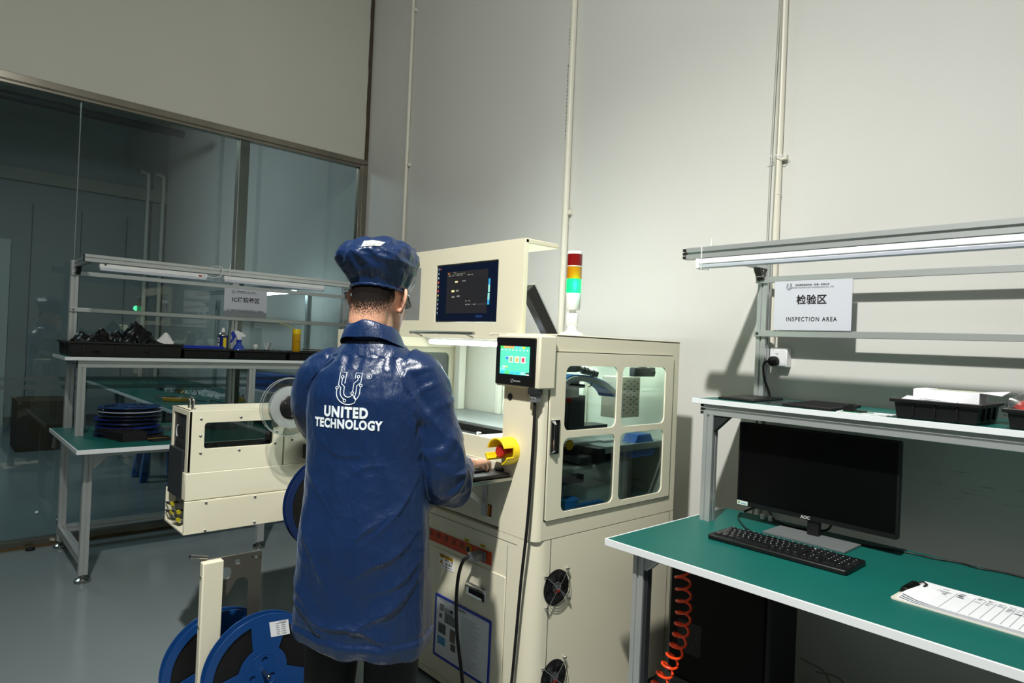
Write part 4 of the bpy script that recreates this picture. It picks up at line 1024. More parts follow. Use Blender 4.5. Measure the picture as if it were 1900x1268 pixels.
lettering('brand_text', 'WEINVIEW', 0.008, (3.461, -1.2795, 1.3195), bz, LGREY)
m = MB(LGREY); m.tube([(3.436 + 0.006 * math.cos(t), -1.2795, 1.3205 + 0.006 * math.sin(t)) for t in [0.2 + 5.2 * i / 14 for i in range(15)]], 0.0009, 5); part('brand_mark', m, bz)
m = MB(BLACK); m.box(3.306, 3.338, -1.235, -1.21, 1.374, 1.404); m.box(3.296, 3.308, -1.232, -1.214, 1.377, 1.4); part('latch', m, tb, bevel=0.005)
m = MB(DGREY); m.lathe([(0.013, 0.0), (0.013, 0.002), (0.0, 0.0025)], (3.387, MYF, 1.256), (0, -1, 0), 24); part('hole_plug', m, MC)
m = MB(DGREY); m.box(3.521, 3.565, -1.279, -1.245, 1.277, 1.300); m.use(MGREY); m.box(3.527, 3.560, -1.274, -1.248, 1.250, 1.278); m.use(STEEL)
for dx in (-0.008, 0.008): m.cyl((3.5435 + dx, -1.275, 1.262), (3.5435 + dx, -1.2725, 1.262), 0.004, n=10)
part('connector', m, tb, bevel=0.003)
# emergency stop with its yellow shroud
ex, ez = 3.403, 1.055
m = MB(YELLOW)
R_, r_ = 0.052, 0.045
def arcpts(r, a0, a1, n=14): return [(ex + r * math.cos(math.radians(a0 + (a1 - a0) * i / n)), ez + r * math.sin(math.radians(a0 + (a1 - a0) * i / n))) for i in range(n + 1)]
m.prism(arcpts(R_, 20, 170) + arcpts(r_, 170, 20), MYF - 0.075, MYF, 'xz')
m.prism(arcpts(R_, 190, 225, 6) + arcpts(r_ - 0.006, 225, 190, 6), MYF - 0.085, MYF, 'xz')
m.prism(arcpts(R_, -70, -20, 8) + arcpts(r_, -20, -70, 8), MYF - 0.06, MYF, 'xz')
m.prism(arcpts(R_, -25, 25, 8) + arcpts(r_, 25, -25, 8), MYF - 0.03, MYF, 'xz')
m.lathe([(0.05, 0.0), (0.05, 0.004), (0.0, 0.0045)], (ex, MYF, ez), (0, -1, 0), 28)
es_ = part('emergency_stop', m, MC, bevel=0.003)
m = MB(RED); m.lathe([(0.0115, 0.0), (0.0115, 0.04), (0.0215, 0.042), (0.0235, 0.046), (0.0235, 0.054), (0.021, 0.058), (0.0165, 0.0585), (0.016, 0.057), (0.0, 0.0565)], (ex, MYF, ez), (0, -1, 0), 28); part('button', m, es_)
# keyboard tray
m = MB(STEEL); m.box(2.72, 3.418, -1.45, MYF - 0.001, 0.953, 0.957); m.box(2.72, 3.418, -1.452, -1.447, 0.945, 0.957); m.box(3.415, 3.419, -1.45, MYF - 0.002, 0.945, 0.957); kt = part('keyboard_tray', m, MC, bevel=0.001)
m = MB(BLACK); m.prism(rrect(2.725, 3.416, -1.448, MYF - 0.004, 0.02, 4), 0.9575, 0.972, 'xy'); m.box(3.34, 3.38, -1.262, -1.246, 0.972, 0.984); part('tray_pad', m, kt, bevel=0.005)
m = MB(ALU)
for x in (2.80, 3.27):
    m.obox((x, -1.325, 0.88), (0.007, 0, 0), (0, 0.085, -0.065), (0, 0.006, 0.008)); m.box(x - 0.012, x + 0.012, MYF - 0.012, MYF - 0.003, 0.78, 0.95)
part('tray_bracket', m, kt, bevel=0.001)

# keyboard under the operator's hand
def keyboard(t, w, d, h, keycol, rows):
    """plate with rows of key blocks; local x along width, y towards the back"""
    m = MB(keycol[0]); m.prism(rrect(-w / 2, w / 2, -d / 2, d / 2, 0.012, 4), 0.0, h, 'xy'); part('case', m, t, world=False, bevel=0.004)
    for (r, v0, v1, cells) in rows:
        for (u0, u1) in cells:
            m = MB(keycol[1])
            x0 = -w / 2 + w * u0; x1 = -w / 2 + w * u1; y0 = -d / 2 + d * v0; y1 = -d / 2 + d * v1; g = 0.0011
            a = [(x0 + g, y0 + g, h), (x1 - g, y0 + g, h), (x1 - g, y1 - g, h), (x0 + g, y1 - g, h)]
            s = 0.0022
            b_ = [(x0 + g + s, y0 + g + s, h + 0.0055), (x1 - g - s, y0 + g + s, h + 0.0055), (x1 - g - s, y1 - g - s, h + 0.0062), (x0 + g + s, y1 - g - s, h + 0.0062)]
            m.loft([a, b_])
            part('key', m, t, world=False, smooth=False)
def std_rows():
    rows = []; L0 = 0.03; unit = 0.0425
    def run(widths, u=L0):
        out = []
        for q in widths:
            if q > 0: out.append((u, u + unit * q))
            u += unit * abs(q)
        return out
    tail = {0: [-0.35, 1, 1, 1, -0.35], 1: [-0.35, 1, 1, 1, -0.35, 1, 1, 1, 1], 2: [-0.35, 1, 1, 1, -0.35, 1, 1, 1, 1], 3: [-0.35, -3, -0.35, 1, 1, 1, -1], 4: [-0.35, -1, 1, -1, -0.35, 1, 1, 1, 1], 5: [-0.35, 1, 1, 1, -0.35, 2, 1, -1]}
    base = {0: [1, -1] + [1] * 4 + [-0.5] + [1] * 4 + [-0.5] + [1] * 4, 1: [1] * 13 + [2], 2: [1.5] + [1] * 12 + [1.5], 3: [1.75] + [1] * 11 + [2.25], 4: [2.25] + [1] * 10 + [2.75], 5: [1.25, 1.25, 1.25, 6.25, 1.25, 1.25, 1.25, 1.25]}
    v = [(0.80, 0.91), (0.63, 0.755), (0.505, 0.63), (0.38, 0.505), (0.255, 0.38), (0.13, 0.255)]
    for r in range(6): rows.append(('key_row', v[r][0], v[r][1], run(base[r] + tail[r])))
    return rows
kb = thing('keyboard', 'black keyboard on the machine tray under the operator hand', 'keyboard', (3.13, -1.355, 0.9722), 0.0)
keyboard(kb, 0.44, 0.135, 0.010, (BLACK, mat('key_black', '#141415', 0.35)), std_rows())

# instruction sheet in its blue frame
t = thing('instruction_sheet', 'instruction sheet in a blue magnetic frame on the machine lower door', 'poster', (3.16, MYF - 0.006, 0.132))
px0, px1, pz0, pz1 = 2.978, 3.342, 0.133, 0.392
m = MB(mat('dim_paper', '#D8DCE4', 0.35)); m.box(px0 + 0.006, px1 - 0.006, MYF - 0.0065, MYF - 0.0045, pz0 + 0.006, pz1 - 0.006); sh = part('sheet', m, t, smooth=False)
m = MB(RBLUE); m.plate(rrect(px0, px1, pz0, pz1, 0.006, 3), [rrect(px0 + 0.010, px1 - 0.010, pz0 + 0.010, pz1 - 0.010, 0.004, 3)], MYF - 0.0085, MYF - 0.0045, 'xz'); part('frame', m, t, bevel=0.001)
y = MYF - 0.0068
def pq(c, u0, u1, v0, v1, nm):
    m = MB(mat('print_%s' % c[1:], c, 0.6, var=0.35, vscale=70)); a, b_ = px0 + (px1 - px0) * u0, px0 + (px1 - px0) * u1; e, f_ = pz0 + (pz1 - pz0) * v0, pz0 + (pz1 - pz0) * v1
    m.quad((a, y, e), (b_, y, e), (b_, y, f_), (a, y, f_)); part(nm, m, sh, smooth=False)
for c, u0, u1, v0, v1 in (('#8A8C8C', 0.09, 0.17, 0.76, 0.87), ('#9C9FA2', 0.19, 0.35, 0.75, 0.83), ('#6A8FB8', 0.29, 0.34, 0.80, 0.84), ('#5A6066', 0.09, 0.145, 0.64, 0.71), ('#6E7673', 0.19, 0.42, 0.60, 0.75), ('#4E5254', 0.08, 0.22, 0.40, 0.56), ('#6A5F5A', 0.30, 0.40, 0.35, 0.55), ('#3F8FC0', 0.07, 0.22, 0.22, 0.35), ('#5A544E', 0.32, 0.41, 0.22, 0.33)):
    pq(c, u0, u1, v0, v1, 'photo')
m = MB(INKG)
for k in range(30):
    v = 0.08 + 0.026 * k
    for u0, u1 in ((0.50, 0.50 + 0.3 * random.uniform(0.6, 1.2)),):
        a, b_ = px0 + (px1 - px0) * u0, px0 + (px1 - px0) * min(u1, 0.93); zz = pz0 + (pz1 - pz0) * v
        m.quad((a, y, zz), (b_, y, zz), (b_, y, zz + 0.0013), (a, y, zz + 0.0013))
part('print_lines', m, sh, smooth=False)
lettering('heading_text', '作业指导书', 0.011, (3.16, y - 0.0002, pz1 - 0.022), sh, INKG)
lettering('heading_text', 'UNITED TECHNOLOGY', 0.006, (3.04, y - 0.0002, pz1 - 0.018), sh, INKG)
# cables hanging on the machine
m = MB(RUBBER); m.tube(smooth_path([(3.5435, -1.262, 1.252), (3.549, -1.266, 1.15), (3.545, -1.268, 0.95), (3.539, -1.270, 0.80), (3.522, -1.272, 0.60), (3.505, -1.270, 0.38), (3.492, -1.272, 0.2), (3.485, -1.30, 0.02), (3.47, -1.40, 0.008)], 8), 0.0058, 10)
solo('cable', m, 'black cable hanging from the touch panel down the machine corner', 'cable')
m = MB(RUBBER); m.tube(smooth_path([(3.243, -1.285, 0.624), (3.225, -1.305, 0.60), (3.212, -1.315, 0.53), (3.212, -1.318, 0.42), (3.225, -1.316, 0.31), (3.262, -1.318, 0.19), (3.31, -1.33, 0.07), (3.36, -1.36, 0.010), (3.45, -1.42, 0.008)], 8), 0.0068, 10)
solo('power_cable', m, 'black power cable plugged into the orange strip of the machine', 'cable')

# stack light on the machine
tx, ty = 3.445, -0.976
t = thing('stack_light', 'red, amber and green stack light on the machine roof', 'signal light', (tx, ty, ZTOP + 0.002))
wl = mat('white_gloss', '#F4F4F2', 0.3)
m = MB(wl); m.lathe([(0.048, 0.0), (0.048, 0.010), (0.028, 0.016), (0.020, 0.020), (0.018, 0.045)], (tx, ty, ZTOP + 0.002), n=32); part('base', m, t)
m = MB(wl); m.cyl((tx - 0.017, ty - 0.013, 1.565), (tx + 0.017, ty + 0.013, 1.565), 0.027, n=28); m.cyl((tx, ty, 1.585), (tx, ty, 1.605), 0.013); kn = part('tilt_joint', m, t, bevel=0.003)
m = MB(MGREY); m.cyl((tx + 0.021, ty - 0.007, 1.563), (tx + 0.016, ty - 0.011, 1.563), 0.008, n=12); part('screw', m, kn)
m = MB(wl); m.lathe([(0.026, 0.0), (0.029, 0.004), (0.031, 0.066)], (tx, ty, 1.602), n=32); part('socket', m, t)
lens_g = mat('green_lens', '#18B25A', 0.25, emit='#12E070', estr=1.6)
lens_a = mat('amber_lens', '#C47A0A', 0.25, coat=0.4); lens_r = mat('red_lens', '#7E0E10', 0.22, coat=0.4)
def lens(nm, mm, z0, z1):
    pr = [(0.0305, z0)]; n = 9
    for i in range(n): a = z0 + (z1 - z0) * (i + 0.2) / n; pr += [(0.0305, a), (0.0300, a + (z1 - z0) / n * 0.5)]
    pr += [(0.0305, z1)]
    m = MB(mm); m.lathe(pr, (tx, ty, 0), n=36); part(nm, m, t)
lens('green_lens', lens_g, 1.668, 1.724); lens('amber_lens', lens_a, 1.726, 1.774); lens('red_lens', lens_r, 1.777, 1.824)
m = MB(wl); m.lathe([(0.031, 0.0), (0.031, 0.009), (0.027, 0.012), (0.0, 0.013)], (tx, ty, 1.824), n=32); m.lathe([(0.031, 0), (0.031, 0.003)], (tx, ty, 1.774), n=32); part('cap', m, t)
gl = bpy.data.lights.new('stack_light_glow', 'POINT'); gl.energy = 0.5; gl.color = (0.1, 1.0, 0.45); gl.shadow_soft_size = 0.03
go = bpy.data.objects.new('stack_light_glow', gl); COL.objects.link(go); go.location = (tx + 0.045, ty - 0.03, 1.70)
# ------------------------------------------------------------------ tape output feeder on the machine front
FX0, FX1, FY0, FY1 = 2.165, 2.40, -2.086, MYF
FD = thing('tape_feeder', 'cream tape feeder box with handle and dark window sticking out of the machine front', 'feeder', (2.28, -1.66, 0.635))
m = MB(CREAM); m.plate([(FY0, 0.876), (-1.692, 0.876), (-1.692, 1.130), (FY0, 1.130)], [rrect(-2.024, -1.738, 0.972, 1.078, 0.012)], FX1 - 0.012, FX1, 'yz')
m.box(FX1 - 0.012, FX1, -1.692, -1.686, 1.03, 1.13); m.box(FX1 - 0.012, FX1, -1.686, FY1 - 0.06, 0.876, 1.13)
up = part('upper_cover', m, FD, bevel=0.002)
m = MB(CREAM); m.box(FX0, FX1 - 0.002, FY0, FY1 - 0.06, 1.118, 1.130); m.plate([(FY0 + 0.002, 0.876), (FY1 - 0.06, 0.876), (FY1 - 0.06, 1.118), (FY0 + 0.002, 1.118)], [rrect(-2.04, -1.50, 0.95, 1.105, 0.012)], FX0, FX0 + 0.012, 'yz'); part('top_cover', m, FD, bevel=0.002)
m = MB(CREAM); m.plate(rrect(FX0, FX1 - 0.0, 0.876, 1.130, 0.004, 2), [rrect(FX0 + 0.020, FX1 - 0.034, 0.77 + 0.106, 1.108, 0.002, 1)], FY0 - 0.0005, FY0 + 0.012, 'xz'); part('end_frame', m, FD, bevel=0.002)
m = MB(DGREY); m.box(FX0 + 0.018, FX1 - 0.036, FY0 + 0.006, FY0 + 0.03, 0.955, 1.110); pn = part('end_panel', m, FD, bevel=0.001)
m = MB(BLACKM); m.prism(rrect(2.222, 2.315, 1.005, 1.055, 0.016, 5), FY0 + 0.0045, FY0 + 0.0065, 'xz'); m.prism([(2.20, 0.957), (2.335, 0.957), (2.325, 0.985), (2.215, 0.995)], FY0 + 0.0045, FY0 + 0.0065, 'xz'); part('finger_recess', m, pn)
m = MB(LGREY); m.tube([(2.224 + 0.016 - 0.016 * math.cos(t), FY0 + 0.004, 1.03 + 0.024 * math.sin(t)) for t in [-1.4 + 2.8 * i / 10 for i in range(11)]], 0.003, 6); part('recess_rim', m, pn)
m = MB(mat('lower_dark_panel', '#24272A', 0.5)); m.box(FX0 + 0.006, FX1 - 0.046, FY0 - 0.008, FY0 + 0.012, 0.764, 0.962); part('lower_panel', m, FD, bevel=0.001)
m = MB(CREAM); m.box(FX0 - 0.004, FX0 + 0.010, FY0 - 0.004, FY1 - 0.06, 0.766, 0.905); m.box(FX1 - 0.012, FX1 + 0.002, FY0 - 0.004, FY1 - 0.002, 0.764, 0.876); m.box(FX1 - 0.045, FX1 - 0.012, FY0 - 0.004, FY0 + 0.012, 0.766, 0.876); part('middle_band', m, FD, bevel=0.003)
m = MB(CREAM); m.box(FX1 - 0.008, FX1 + 0.004, FY0 - 0.004, FY1 - 0.002, 0.636, 0.762); m.box(FX0 - 0.034, FX0 - 0.024, FY0 - 0.004, FY1 - 0.002, 0.636, 0.775); m.box(FX0 - 0.034, FX1 + 0.004, FY0 - 0.004, FY1 - 0.002, 0.628, 0.638); part('lower_channel', m, FD, bevel=0.002)
m = MB(CREAM); m.box(FX1 + 0.0035, FX1 + 0.0052, -2.015, FY1 - 0.002, 0.630, 0.757); part('channel_cover', m, FD)
m = MB(MGREY); m.box(FX0 - 0.024, FX1 - 0.008, FY0 + 0.035, FY0 + 0.045, 0.638, 0.762); part('inner_plate', m, FD)
m = MB(BLACKM); m.box(FX0 + 0.013, FX1 - 0.0125, FY0 + 0.04, FY1 - 0.08, 0.88, 1.117) if False else m.box(FX0 + 0.013, FX0 + 0.016, FY0 + 0.04, FY1 - 0.08, 0.88, 0.96); m.box(FX0 + 0.013, FX1 - 0.0125, FY0 + 0.04, FY1 - 0.08, 0.955, 0.962); m.box(2.29, FX1 - 0.013, -1.73, -1.64, 0.97, 1.117); part('inner_tray', m, FD)
m = MB(mat('window_tint', '#101314', 0.1)); m = MB(clear('smoked_sheet', '#B9C2BE', 0.05, 0.02)); m.box(FX1 - 0.016, FX1 - 0.0125, -2.03, -1.732, 0.966, 1.084); part('window', m, FD, smooth=False)
m = MB(STEEL)
for y_, z_ in ((-2.04, 1.096), (-1.881, 1.097), (-1.722, 1.027), (-2.04, 1.027), (-2.037, 0.956), (-1.882, 0.958)): m.lathe([(0.0055, 0), (0.0055, 0.002), (0.003, 0.0045), (0, 0.005)], (FX1, y_, z_), (1, 0, 0), 12)
part('screw', m, FD)
m = MB(STEEL)
for y_, z_ in ((-1.808, 0.752), (-2.008, 0.752), (-2.008, 0.637), (-1.806, 0.642), (-1.62, 0.752), (-1.62, 0.645)): m.lathe([(0.0055, 0), (0.0055, 0.003), (0.003, 0.0055), (0, 0.006)], (FX1 + 0.005, y_, z_), (1, 0, 0), 12)
part('screw', m, FD)
m = MB(BLACKM)
for y_, z_ in ((-1.727, 0.974), (-1.65, 0.985)): m.lathe([(0.0045, 0), (0.0045, 0.0008), (0, 0.0009)], (FX1, y_, z_), (1, 0, 0), 12)
part('screw_hole', m, FD)
m = MB(STEEL); m.tube(smooth_path([(2.285, -2.055, 1.130), (2.285, -2.055, 1.155), (2.285, -2.056, 1.168), (2.297, -2.057, 1.176), (2.345, -2.06, 1.176), (2.358, -2.061, 1.168), (2.358, -2.062, 1.155), (2.358, -2.062, 1.130)], 5), 0.0055, 10); part('handle', m, FD)
# side plate and clamp beside the discs
m = MB(CREAM); m.box(FX1 - 0.004, FX1, FY1 - 0.06, FY1, 0.876, 1.06); part('joint_cover', m, FD, bevel=0.001)
m = MB(DGREY); m.box(FX1, FX1 + 0.05, -1.60, -1.52, 0.90, 0.965); m.box(FX1 + 0.02, FX1 + 0.07, -1.585, -1.54, 0.965, 1.0); part('clamp', m, FD, bevel=0.004)
# pneumatic fittings in the open channel end
for k, (x, z) in enumerate(((2.20, 0.716), (2.20, 0.682), (2.29, 0.700), (2.29, 0.668))):
    m = MB(STEEL); m.cyl((x, FY0 + 0.03, z), (x, FY0 - 0.002, z), 0.0075, n=12); m.cyl((x, FY0 - 0.0, z), (x - 0.028, FY0 - 0.004, z - 0.002), 0.007, n=12); m.cyl((x - 0.028, FY0 - 0.004, z - 0.002), (x - 0.05, FY0 - 0.006, z - 0.004), 0.003, n=8)
    f = part('air_fitting', m, FD)
    m = MB(mat('olive_collar', '#B0A21C', 0.4)); m.cyl((x + 0.003, FY0 + 0.004, z), (x + 0.017, FY0 + 0.004, z), 0.0085, n=12); part('collar', m, f)
# spindle for the two discs
m = MB(STEEL); m.cyl((FX1, -1.735, 1.15), (2.62, -1.735, 1.15), 0.008, n=14); m.box(FX1, FX1 + 0.02, -1.76, -1.71, 1.11, 1.17); m.box(FX1 - 0.004, FX1 + 0.006, -1.75, -1.72, 1.05, 1.15); part('spindle', m, FD, bevel=0.002)
m = MB(STEEL); m.cyl((FX1 + 0.004, -1.585, 0.752), (2.69, -1.585, 0.752), 0.008, n=14); part('spindle', m, FD)
# clear disc
t = thing('clear_reel', 'clear plastic take-up reel with frosted centre at the operator left', 'reel', (2.55, -1.735, 1.15), 0, 'reels on the feeder')
for dx in (-0.012, 0.012):
    m = MB(CLEAR); m.plate(circ(-1.735, 1.15, 0.122, 48), [circ(-1.735, 1.15, 0.0095, 14)], 2.55 + dx - 0.0008, 2.55 + dx + 0.0008, 'yz'); f = part('disc', m, t, smooth=False)
    m = MB(clear('disc_rim', '#E9EEEE', 0.25, 0.1, 0.3)); m.tube([(2.55 + dx, -1.735 + 0.122 * math.cos(2 * PI * i / 56), 1.15 + 0.122 * math.sin(2 * PI * i / 56)) for i in range(56)], 0.0016, 6, closed=True); part('rim', m, f)
m = MB(CLEARH); m.lathe([(0.088, -0.011), (0.088, 0.0135), (0.078, 0.016), (0.05, 0.017)], (2.55, -1.735, 1.15), (1, 0, 0), 44); part('core', m, t)
m = MB(BLACK); m.lathe([(0.050, 0.0), (0.050, 0.020), (0.045, 0.024), (0.0, 0.026)], (2.55, -1.735, 1.15), (1, 0, 0), 36); h = part('hub', m, t)
m = MB(STEEL)
for a in (0.5, 2.6, 4.7): m.lathe([(0.004, 0.024), (0.004, 0.028), (0, 0.0285)], (2.55, -1.735 + 0.036 * math.cos(a), 1.15 + 0.036 * math.sin(a)), (1, 0, 0), 10)
part('screw', m, h)
def stand_reel(label, x, y, z, R, w, mm, a, group, sheet=None, axis_len=0):
    t = thing('tape_reel', label, 'reel', (x, y, z), 0, group)
    for dx in (-w / 2, w / 2):
        m = MB(mm); reel_disc(m, (x + dx, y, z), (1, 0, 0), R, 0.003, a_off=a); f = part('flange', m, t)
    m = MB(TAPE); m.plate(circ(y, z, R * 0.88, 56), [circ(y, z, R * 0.34, 32)], x - w / 2 + 0.004, x + w / 2 - 0.004, 'yz'); part('tape_roll', m, t)
    m = MB(mm); m.plate(circ(y, z, R * 0.33, 40), [circ(y, z, 0.0068, 14)], x - w / 2 + 0.003, x + w / 2 - 0.003, 'yz'); part('hub', m, t)
    return t
stand_reel('blue tape reel on the feeder spindle hidden half behind the operator', 2.655, -1.585, 0.752, 0.200, 0.03, DBLUE, 0.95, 'reels on the feeder')
m = MB(PAPER); m.box(2.6722, 2.6727, -1.735, -1.69, 0.80, 0.86)

# ------------------------------------------------------------------ reel stand by the feeder
ST = thing('reel_stand', 'cream post reel stand with grey steel plate beside the operator', 'reel stand', (2.99, -2.1, 0))
m = MB(CREAM); m.box(2.992, 3.022, -2.205, -2.140, 0.02, 0.708); part('post', m, ST, bevel=0.004)
m = MB(CREAM); m.box(2.82, 3.2, -2.24, -1.90, 0.0, 0.02); part('foot_plate', m, ST, bevel=0.003)
m = MB(STEEL)
for z in (0.66, 0.50, 0.28): m.lathe([(0.005, 0), (0.005, 0.002), (0, 0.004)], (3.007, -2.205, z), (0, -1, 0), 10)
part('screw', m, ST)
PL = mat('galvanised_plate', '#77746C', 0.38, 0.75)
def arcyz(cy, cz, r, a0, a1, n=10): return [(cy + r * math.cos(math.radians(a0 + (a1 - a0) * i / n)), cz + r * math.sin(math.radians(a0 + (a1 - a0) * i / n))) for i in range(n + 1)]
m = MB(PL); m.plate([(-2.20, 0.05), (-2.15, 0.05), (-2.135, 0.565), ] + [(-2.11, 0.578)] + arcyz(-2.068, 0.600, 0.026, 130, 0, 8) + [(-2.042, 0.05), (-2.002, 0.05), (-2.0, 0.700), (-2.006, 0.706), (-2.20, 0.706)],
    [circ(-2.120, 0.650, 0.020, 24), circ(-2.082, 0.682, 0.009, 18), circ(-2.020, 0.688, 0.005, 12)], 2.978, 2.984, 'yz'); part('steel_plate', m, ST, bevel=0.0006)
m = MB(STEEL)
for dy in (-0.014, 0.014): m.lathe([(0.0022, 0), (0.0022, 0.002)], (2.984, -2.020 + dy, 0.688 - dy * 0.2), (1, 0, 0), 8)
m.cyl((2.985, -2.18, 0.712), (2.985, -2.235, 0.726), 0.007, n=12); part('pin', m, ST)
m = MB(STEEL); m.cyl((2.83, -2.015, 0.328), (3.125, -2.015, 0.328), 0.0065, n=14); m.lathe([(0.0065, 0), (0.005, 0.002), (0, 0.0022)], (3.125, -2.015, 0.328), (1, 0, 0), 14); m.cyl((2.80, -2.09, 0.30), (2.985, -2.09, 0.30), 0.0065, n=14); part('spindle', m, ST)
t = stand_reel('blue tape reel with white label on the front of the reel stand', 3.055, -2.015, 0.328, 0.188, 0.035, BLUE, 2.52, 'reels on the reel stand')
m = MB(PAPER); y0, z0 = -1.955, 0.455
sy0, sz0, ca, sa = -1.965, 0.459, math.cos(-0.08), math.sin(-0.08)
def lp(u, v): return (3.0750, sy0 + u * ca - v * sa - 0.25 * v, sz0 + u * sa + v * ca)
m.add([lp(-0.033, -0.026), lp(0.033, -0.026), lp(0.033, 0.026), lp(-0.033, 0.026)], [(0, 1, 2, 3)]); ls = part('label_sheet', m, t, smooth=False, label='white printed label')
m = MB(INKG)
for k in range(6):
    v = -0.02 + 0.0072 * k
    for u0, w in ((-0.012, 0.014), (0.006, 0.018)):
        q = [lp(u0, v), lp(u0 + w * random.uniform(0.6, 1), v), lp(u0 + w * 0.8, v + 0.002), lp(u0, v + 0.002)]
        m.add([(3.0753, b_, c_) for a_, b_, c_ in q], [(0, 1, 2, 3)])
for k in range(16):
    u = 0.0 + k * 0.0016; q = [lp(u, 0.017), lp(u + 0.0008, 0.017), lp(u + 0.0008, 0.0235), lp(u, 0.0235)]
    m.add([(3.0753, b_, c_) for a_, b_, c_ in q], [(0, 1, 2, 3)])
part('label_print', m, ls, smooth=False)
stand_reel('blue tape reel at the rear of the reel stand behind the cream post', 2.885, -2.09, 0.30, 0.190, 0.035, BLUE, 0.55, 'reels on the reel stand')
# ------------------------------------------------------------------ inspection bench against the main wall
RB = thing('workbench', 'grey aluminium inspection bench with green top, monitor and upper shelf at the main wall', 'workbench', (4.7, -0.6, 0), 0, 'aluminium workbenches')
QX0, QX1 = 3.702, 5.75
m = MB(GREEN); m.box(QX0, QX1, -1.018, -0.185, 0.737, 0.7605); m.use(EDGE)
m.box(QX0, QX1, -1.025, -1.018, 0.736, 0.761); m.box(QX0 - 0.006, QX0, -1.025, -0.185, 0.736, 0.761)
part('tabletop', m, RB, bevel=0.001)
for (x0, y0) in ((3.785, -0.97), (3.76, -0.26), (5.62, -0.97), (5.62, -0.26)):
    part('leg', rail('z', x0, x0 + 0.045, y0, y0 + 0.045, 0.045, 0.736), RB)
    foot(RB, x0 + 0.0225, y0 + 0.0225)
part('front_rail', rail('x', -0.90, -0.855, 0.691, 0.736, 3.83, 5.62), RB)
part('side_rail', rail('y', 3.765, 3.81, 0.691, 0.736, -0.925, -0.26), RB)
m = MB(DGREY); m.box(3.831, 3.846, -0.962, -0.935, 0.05, 0.69); part('leg_side_strip', m, RB, bevel=0.002)  # dark grey strip along the side of the front leg
m = MB(ALU); m.prism([(3.83, 0.736), (3.90, 0.736), (3.90, 0.726), (3.842, 0.67), (3.83, 0.67)], -0.965, -0.932, 'xz'); part('corner_bracket', m, RB, bevel=0.002)
for x0 in (3.745, 5.6):
    part('upright', rail('z', x0, x0 + 0.045, -0.475, -0.43, 0.7605, 1.198), RB)
for x0 in (3.762, 5.6):
    part('upright', rail('z', x0, x0 + 0.045, -0.092, -0.047, 0.45, 1.885), RB)
m = MB(GREEN); m.box(QX0, QX1, -0.482, -0.03, 1.246, 1.2625); m.use(EDGE); m.box(QX0, QX1, -0.489, -0.482, 1.2425, 1.263); m.box(QX0 - 0.006, QX0, -0.489, -0.03, 1.2425, 1.263)
part('shelf', m, RB, bevel=0.001)
part('shelf_rail', rail('x', -0.475, -0.43, 1.198, 1.2425, 3.745, 5.70), RB)
part('end_cap', end_cap('x', -0.475, -0.43, 1.198, 1.2425, 3.745, -0.016), RB, smooth=False)
m = MB(DGREY); m.prism([(3.79, 1.198), (3.86, 1.198), (3.79, 1.13)], -0.468, -0.438, 'xz'); part('corner_bracket', m, RB, bevel=0.002)
part('shelf_arm', rail('y', 3.762, 3.807, 1.198, 1.2425, -0.43, -0.092), RB)
part('top_rail', rail('x', -0.60, -0.555, 1.832, 1.877, 3.712, QX1), RB)
part('end_cap', end_cap('x', -0.60, -0.555, 1.832, 1.877, 3.712, -0.018), RB, smooth=False)
for x0 in (3.764, 5.6):
    part('top_arm', rail('y', x0, x0 + 0.042, 1.842, 1.884, -0.555, -0.092), RB)
    m = MB(DGREY); m.prism([(-0.092, 1.842), (-0.155, 1.842), (-0.148, 1.828), (-0.115, 1.79), (-0.092, 1.79)], x0 + 0.006, x0 + 0.036, 'yz'); m.use(STEEL)
    for z in (1.832, 1.808): m.cyl((x0 + 0.004, -0.125, z), (x0 + 0.04, -0.125, z), 0.006, n=10)
    part('corner_bracket', m, RB, bevel=0.002)
for z0 in (1.779, 1.538):
    m = MB(ALU); m.box(3.758, QX1, -0.106, -0.092, z0, z0 + 0.028); part('cross_bar', m, RB, bevel=0.002)
    m = MB(DGREY); m.cyl((3.775, -0.106, z0 + 0.014), (3.775, -0.1095, z0 + 0.014), 0.006, n=12); part('bolt', m, RB)
# tube lamp tied under the top rail
t = thing('tube_lamp', 'white tube lamp tied under the inspection bench top rail', 'lamp', (4.6, -0.578, 1.79))
m = MB(WHITE); m.box(3.762, 5.2, -0.598, -0.562, 1.808, 1.831); part('housing', m, t, bevel=0.004)
m = MB(mat('lamp_diffuser', '#C9CEDA', 0.35)); m.prism([(-0.596, 1.808), (-0.564, 1.808), (-0.568, 1.792), (-0.592, 1.792)], 3.768, 5.2, 'yz'); part('diffuser', m, t, bevel=0.004)
m = MB(WHITE); m.box(3.755, 3.772, -0.600, -0.560, 1.790, 1.832); part('end_cap', m, t, bevel=0.004)
m = MB(WHITE); m.tube([(3.785, -0.603, 1.786), (3.785, -0.604, 1.88), (3.785, -0.55, 1.882), (3.785, -0.548, 1.79)], 0.0022, 6, closed=True); m.tube([(3.80, -0.56, 1.88), (3.802, -0.56, 1.915)], 0.002, 6)
solo('cable_tie', m, 'white cable tie around lamp and rail at the inspection bench end', 'cable tie')
sign_sheet('white A4 sign reading INSPECTION AREA between the inspection bench bars', 3.852, 4.178, 1.568, 1.782, -0.112, 'front', '检验区', 'INSPECTION AREA', 'area signs on the benches')
